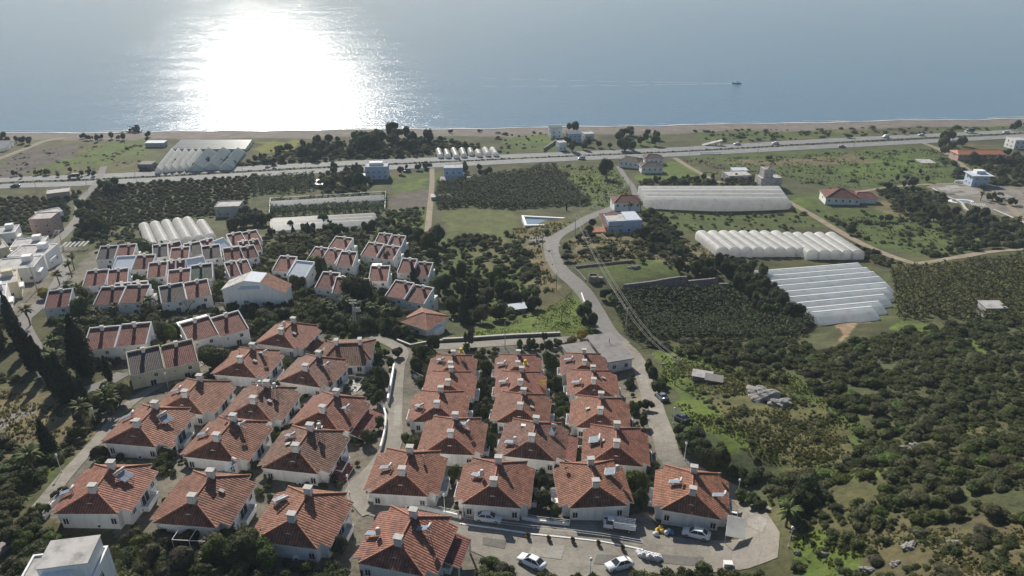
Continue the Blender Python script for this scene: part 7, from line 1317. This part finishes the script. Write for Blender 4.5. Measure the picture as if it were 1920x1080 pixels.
orchard([(168, 352), (478, 332), (458, 395), (430, 403), (182, 428)], 4.2, 2.2, 3.7); orchard([(-40, 376), (90, 374), (70, 440), (-40, 445)], 4.4, 2.4, 3.8)
# banana plots
def banana_template(seed):
    r_ = random.Random(seed); V_, Q_, T_ = [], [], []
    def quad(a, b, c, d, t): n = len(V_); V_.extend([a, b, c, d]); Q_.append((n, n + 1, n + 2, n + 3)); T_.append(t)
    for i in range(12):
        az = i * 2.4 + r_.uniform(-.3, .3); el = r_.uniform(0.2, 1.2); d = Vector((math.cos(az), math.sin(az), 0)); sd = Vector((-d.y, d.x, 0)); p = Vector((0, 0, 1.5)); t = r_.uniform(0, 0.6) + (0.4 if i > 9 else 0); pts = []; e = el if i < 10 else -0.3
        for k in range(4): pts.append(p.copy()); p = p + (d * math.cos(e) + Vector((0, 0, math.sin(e)))) * 0.55; e -= 0.5
        for k in range(3):
            w0, w1 = (0.08, 0.2, 0.18, 0.03)[k], (0.08, 0.2, 0.18, 0.03)[k + 1]
            for s_ in (-1, 1): quad(pts[k], pts[k + 1], pts[k + 1] + sd * s_ * w1 + Vector((0, 0, -w1 * .5)), pts[k] + sd * s_ * w0 + Vector((0, 0, -w0 * .5)), t)
    for k in range(4):
        a, b = k * 1.5708, (k + 1) * 1.5708; quad(Vector((.12 * math.cos(a), .12 * math.sin(a), -.2)), Vector((.12 * math.cos(b), .12 * math.sin(b), -.2)), Vector((.08 * math.cos(b), .08 * math.sin(b), 1.6)), Vector((.08 * math.cos(a), .08 * math.sin(a), 1.6)), 0.9)
    return np.array([tuple(v) for v in V_]), np.array(Q_), np.array(T_)
BT = [banana_template(k) for k in range(4)]
def plot(name, poly, sp, k0, k1, mat='banana', rows=None):
    wp = wpoly(poly); bx = [p[0] for p in wp]; by = [p[1] for p in wp]; xs = np.arange(min(bx), max(bx), sp); ys = np.arange(min(by), max(by), sp); gx, gy = np.meshgrid(xs, ys); gx = gx.ravel() + nrng.uniform(-.5, .5, gx.size) * sp; gy = gy.ravel() + nrng.uniform(-.5, .5, gy.size) * sp
    k = inside(gx, gy, wp); gx, gy = gx[k], gy[k]; gz = groundv(gx, gy); vs_, qs, tt = [], [], []; off = 0
    for i in range(len(gx)):
        if not free(gx[i], gy[i], 0.8): continue
        v, q_, t = BT[rng.randrange(4)]; s_ = rng.uniform(k0, k1); a = rng.uniform(0, 6.28); c, sn = math.cos(a) * s_, math.sin(a) * s_
        vs_.append(np.stack([v[:, 0] * c - v[:, 1] * sn + gx[i], v[:, 0] * sn + v[:, 1] * c + gy[i], v[:, 2] * s_ + gz[i]], 1)); qs.append(q_ + off); off += len(v); tt.append(np.clip(t + rng.uniform(-.2, .2), 0, 1))
    me = npmesh(name, np.vstack(vs_), np.vstack(qs), M[mat]); set_tint(me, np.concatenate(tt)); return tag(link(name, me), kind='stuff')
plot('banana_crop', [(1145, 552), (1290, 546), (1400, 542), (1528, 602), (1500, 632), (1180, 638), (1160, 590)], 1.7, 0.85, 1.3); plot('banana_crop', [(820, 348), (1040, 312), (1108, 385), (960, 393), (880, 386), (815, 393)], 2.3, 1.0, 1.6);  plot('banana_crop', [(510, 380), (722, 369), (722, 398), (507, 407)], 2.8, 1.1, 1.5); plot('banana_crop', [(472, 337), (590, 330), (594, 358), (472, 366)], 2.8, 1.1, 1.6)
plot('banana_crop', [(1668, 508), (1960, 478), (1960, 610), (1800, 598), (1680, 598), (1678, 545)], 2.3, 0.9, 1.4, 'bananadry')
# grass
def tufts(name, poly, sp, h, mat, clump=-9):
    wp = wpoly(poly); bx = [p[0] for p in wp]; by = [p[1] for p in wp]; n = int((max(bx) - min(bx)) * (max(by) - min(by)) / sp ** 2); x = nrng.uniform(min(bx), max(bx), n); y = nrng.uniform(min(by), max(by), n)
    k = inside(x, y, wp) & (wav(x, y, 3, 1) + wav(x, y, 9, 4) > clump); x, y = x[k], y[k]; k = np.array([free(a, b, 0.3) for a, b in zip(x, y)], bool); x, y = x[k], y[k]; n = len(x)
    if n == 0: return
    z = groundv(x, y) - 0.05; P = np.stack([x, y, z], 1); Vv, Tt = [], []
    hs = h * nrng.uniform(.5, 1.4, n) * (1 + 0.4 * wav(x, y, 2.5, 6)); tz = np.clip(0.5 + 0.45 * wav(x, y, 4, 2) + nrng.uniform(-.25, .25, n), 0, 1)
    for b in range(4):
        a = nrng.uniform(0, 6.28, n); w = hs * nrng.uniform(.25, .5, n); ln = hs * nrng.uniform(-.6, .6, n); d = np.stack([np.cos(a), np.sin(a), 0 * a], 1); o = np.stack([-np.sin(a), np.cos(a), 0 * a], 1); up = np.array([0, 0, 1.0]); off = d * (nrng.uniform(-.5, .5, n) * hs)[:, None]
        Vv.append(np.stack([P + off - d * w[:, None], P + off + d * w[:, None], P + off + d * (w * .55)[:, None] + o * ln[:, None] + up * hs[:, None], P + off - d * (w * .55)[:, None] + o * ln[:, None] + up * hs[:, None]], 1).reshape(-1, 3)); Tt.append(tz)
    Vv = np.vstack(Vv); me = npmesh(name, Vv, np.arange(len(Vv)).reshape(-1, 4), M[mat]); set_tint(me, np.concatenate(Tt)); return tag(link(name, me), kind='stuff')
tufts('grass', [(1240, 650), (1330, 655), (1480, 700), (1620, 800), (1650, 900), (1480, 880), (1300, 800), (1240, 720)], 0.55, 0.30, 'grass', -0.4); tufts('dry_grass', [(1270, 680), (1480, 715), (1630, 860), (1430, 875), (1310, 790)], 0.5, 0.26, 'drygrass', -0.3); tufts('grass', [(1480, 990), (1640, 995), (1980, 1000), (1980, 1100), (1470, 1100)], 0.55, 0.3, 'grass', -0.3); tufts('dry_grass', [(1600, 990), (1980, 990), (1980, 1110), (1600, 1110)], 0.5, 0.28, 'drygrass', -0.3)
tufts('dry_grass', [(-60, 720), (60, 740), (200, 790), (120, 900), (-60, 980)], 0.7, 0.4, 'drygrass', -0.2); tufts('grass', [(860, 632), (960, 625), (1110, 625), (1075, 545), (1000, 590)], 0.6, 0.25, 'grass', -0.6); tufts('dry_grass', [(960, 430), (1075, 415), (1030, 450), (1045, 510), (1040, 550), (990, 545)], 1.0, 0.5, 'drygrass', -0.3); tufts('dry_grass', [(1060, 455), (1240, 440), (1400, 500), (1080, 495)], 1.1, 0.5, 'drygrass', -0.2); tufts('grass', [(730, 400), (810, 392), (800, 440), (690, 442)], 1.4, 0.5, 'grass', -0.5); tufts('grass', [(1540, 410), (1700, 400), (1850, 440), (1740, 480)], 1.6, 0.45, 'grass', -0.2); tufts('grass', [(1260, 300), (1780, 275), (1820, 330), (1560, 355)], 2.4, 0.6, 'grass', 0.0); tufts('grass', [(1042, 312), (1160, 314), (1185, 365), (1110, 395)], 1.6, 0.5, 'grass', -0.4); tufts('grass', [(1690, 610), (1900, 640), (1900, 900), (1700, 800)], 1.0, 0.35, 'grass', 0.1)

# labels of the plants: which one it is, counted from something one can find
for i, (o, name, desc, x, y) in enumerate(plants):
    d = (LA[:, 0] - x) ** 2 + (LA[:, 1] - y) ** 2; j = int(d.argmin()); plants[i] = (o, name, desc, float(d[j]), j)
cnt = {}
for o, name, desc, d, j in sorted(plants, key=lambda p: p[3]):
    k = (desc, j); cnt[k] = cnt.get(k, 0) + 1; n = cnt[k]; kind = name.replace('_', ' ')
    if n <= 20: o['label'] = (desc + ' nearest the ' + LMK[j][2]) if n == 1 else (nth[n - 1] + ' ' + desc + ' outwards from the ' + LMK[j][2])
    else: o['label'] = desc + ' well beyond the ' + LMK[j][2]; 
    o['group'] = {'shrub': 'scrub bushes on the slopes', 'tree': 'broad trees among the fields and houses', 'olive_tree': 'olive trees', 'evergreen_tree': 'evergreen trees', 'dry_tree': 'dry brownish trees', 'palm_tree': 'palms', 'cypress_tree': 'cypresses'}.get(name, name.replace('_', ' ') + ' group')

# ------------------------------------------------------------------ haze
hz = MB(); hz.box(0, 6400, -5.5, 14400, 13400, 138.0); hm_, nt, out = newmat('haze'); pv = nt.nodes.new('ShaderNodeVolumePrincipled')
pv.inputs['Color'].default_value = (0.72, 0.86, 1.0, 1); pv.inputs['Density'].default_value = 0.00016; pv.inputs['Anisotropy'].default_value = 0.0
nt.links.new(pv.outputs[0], out.inputs['Volume']); tag(hz.build('haze', hm_), kind='stuff')
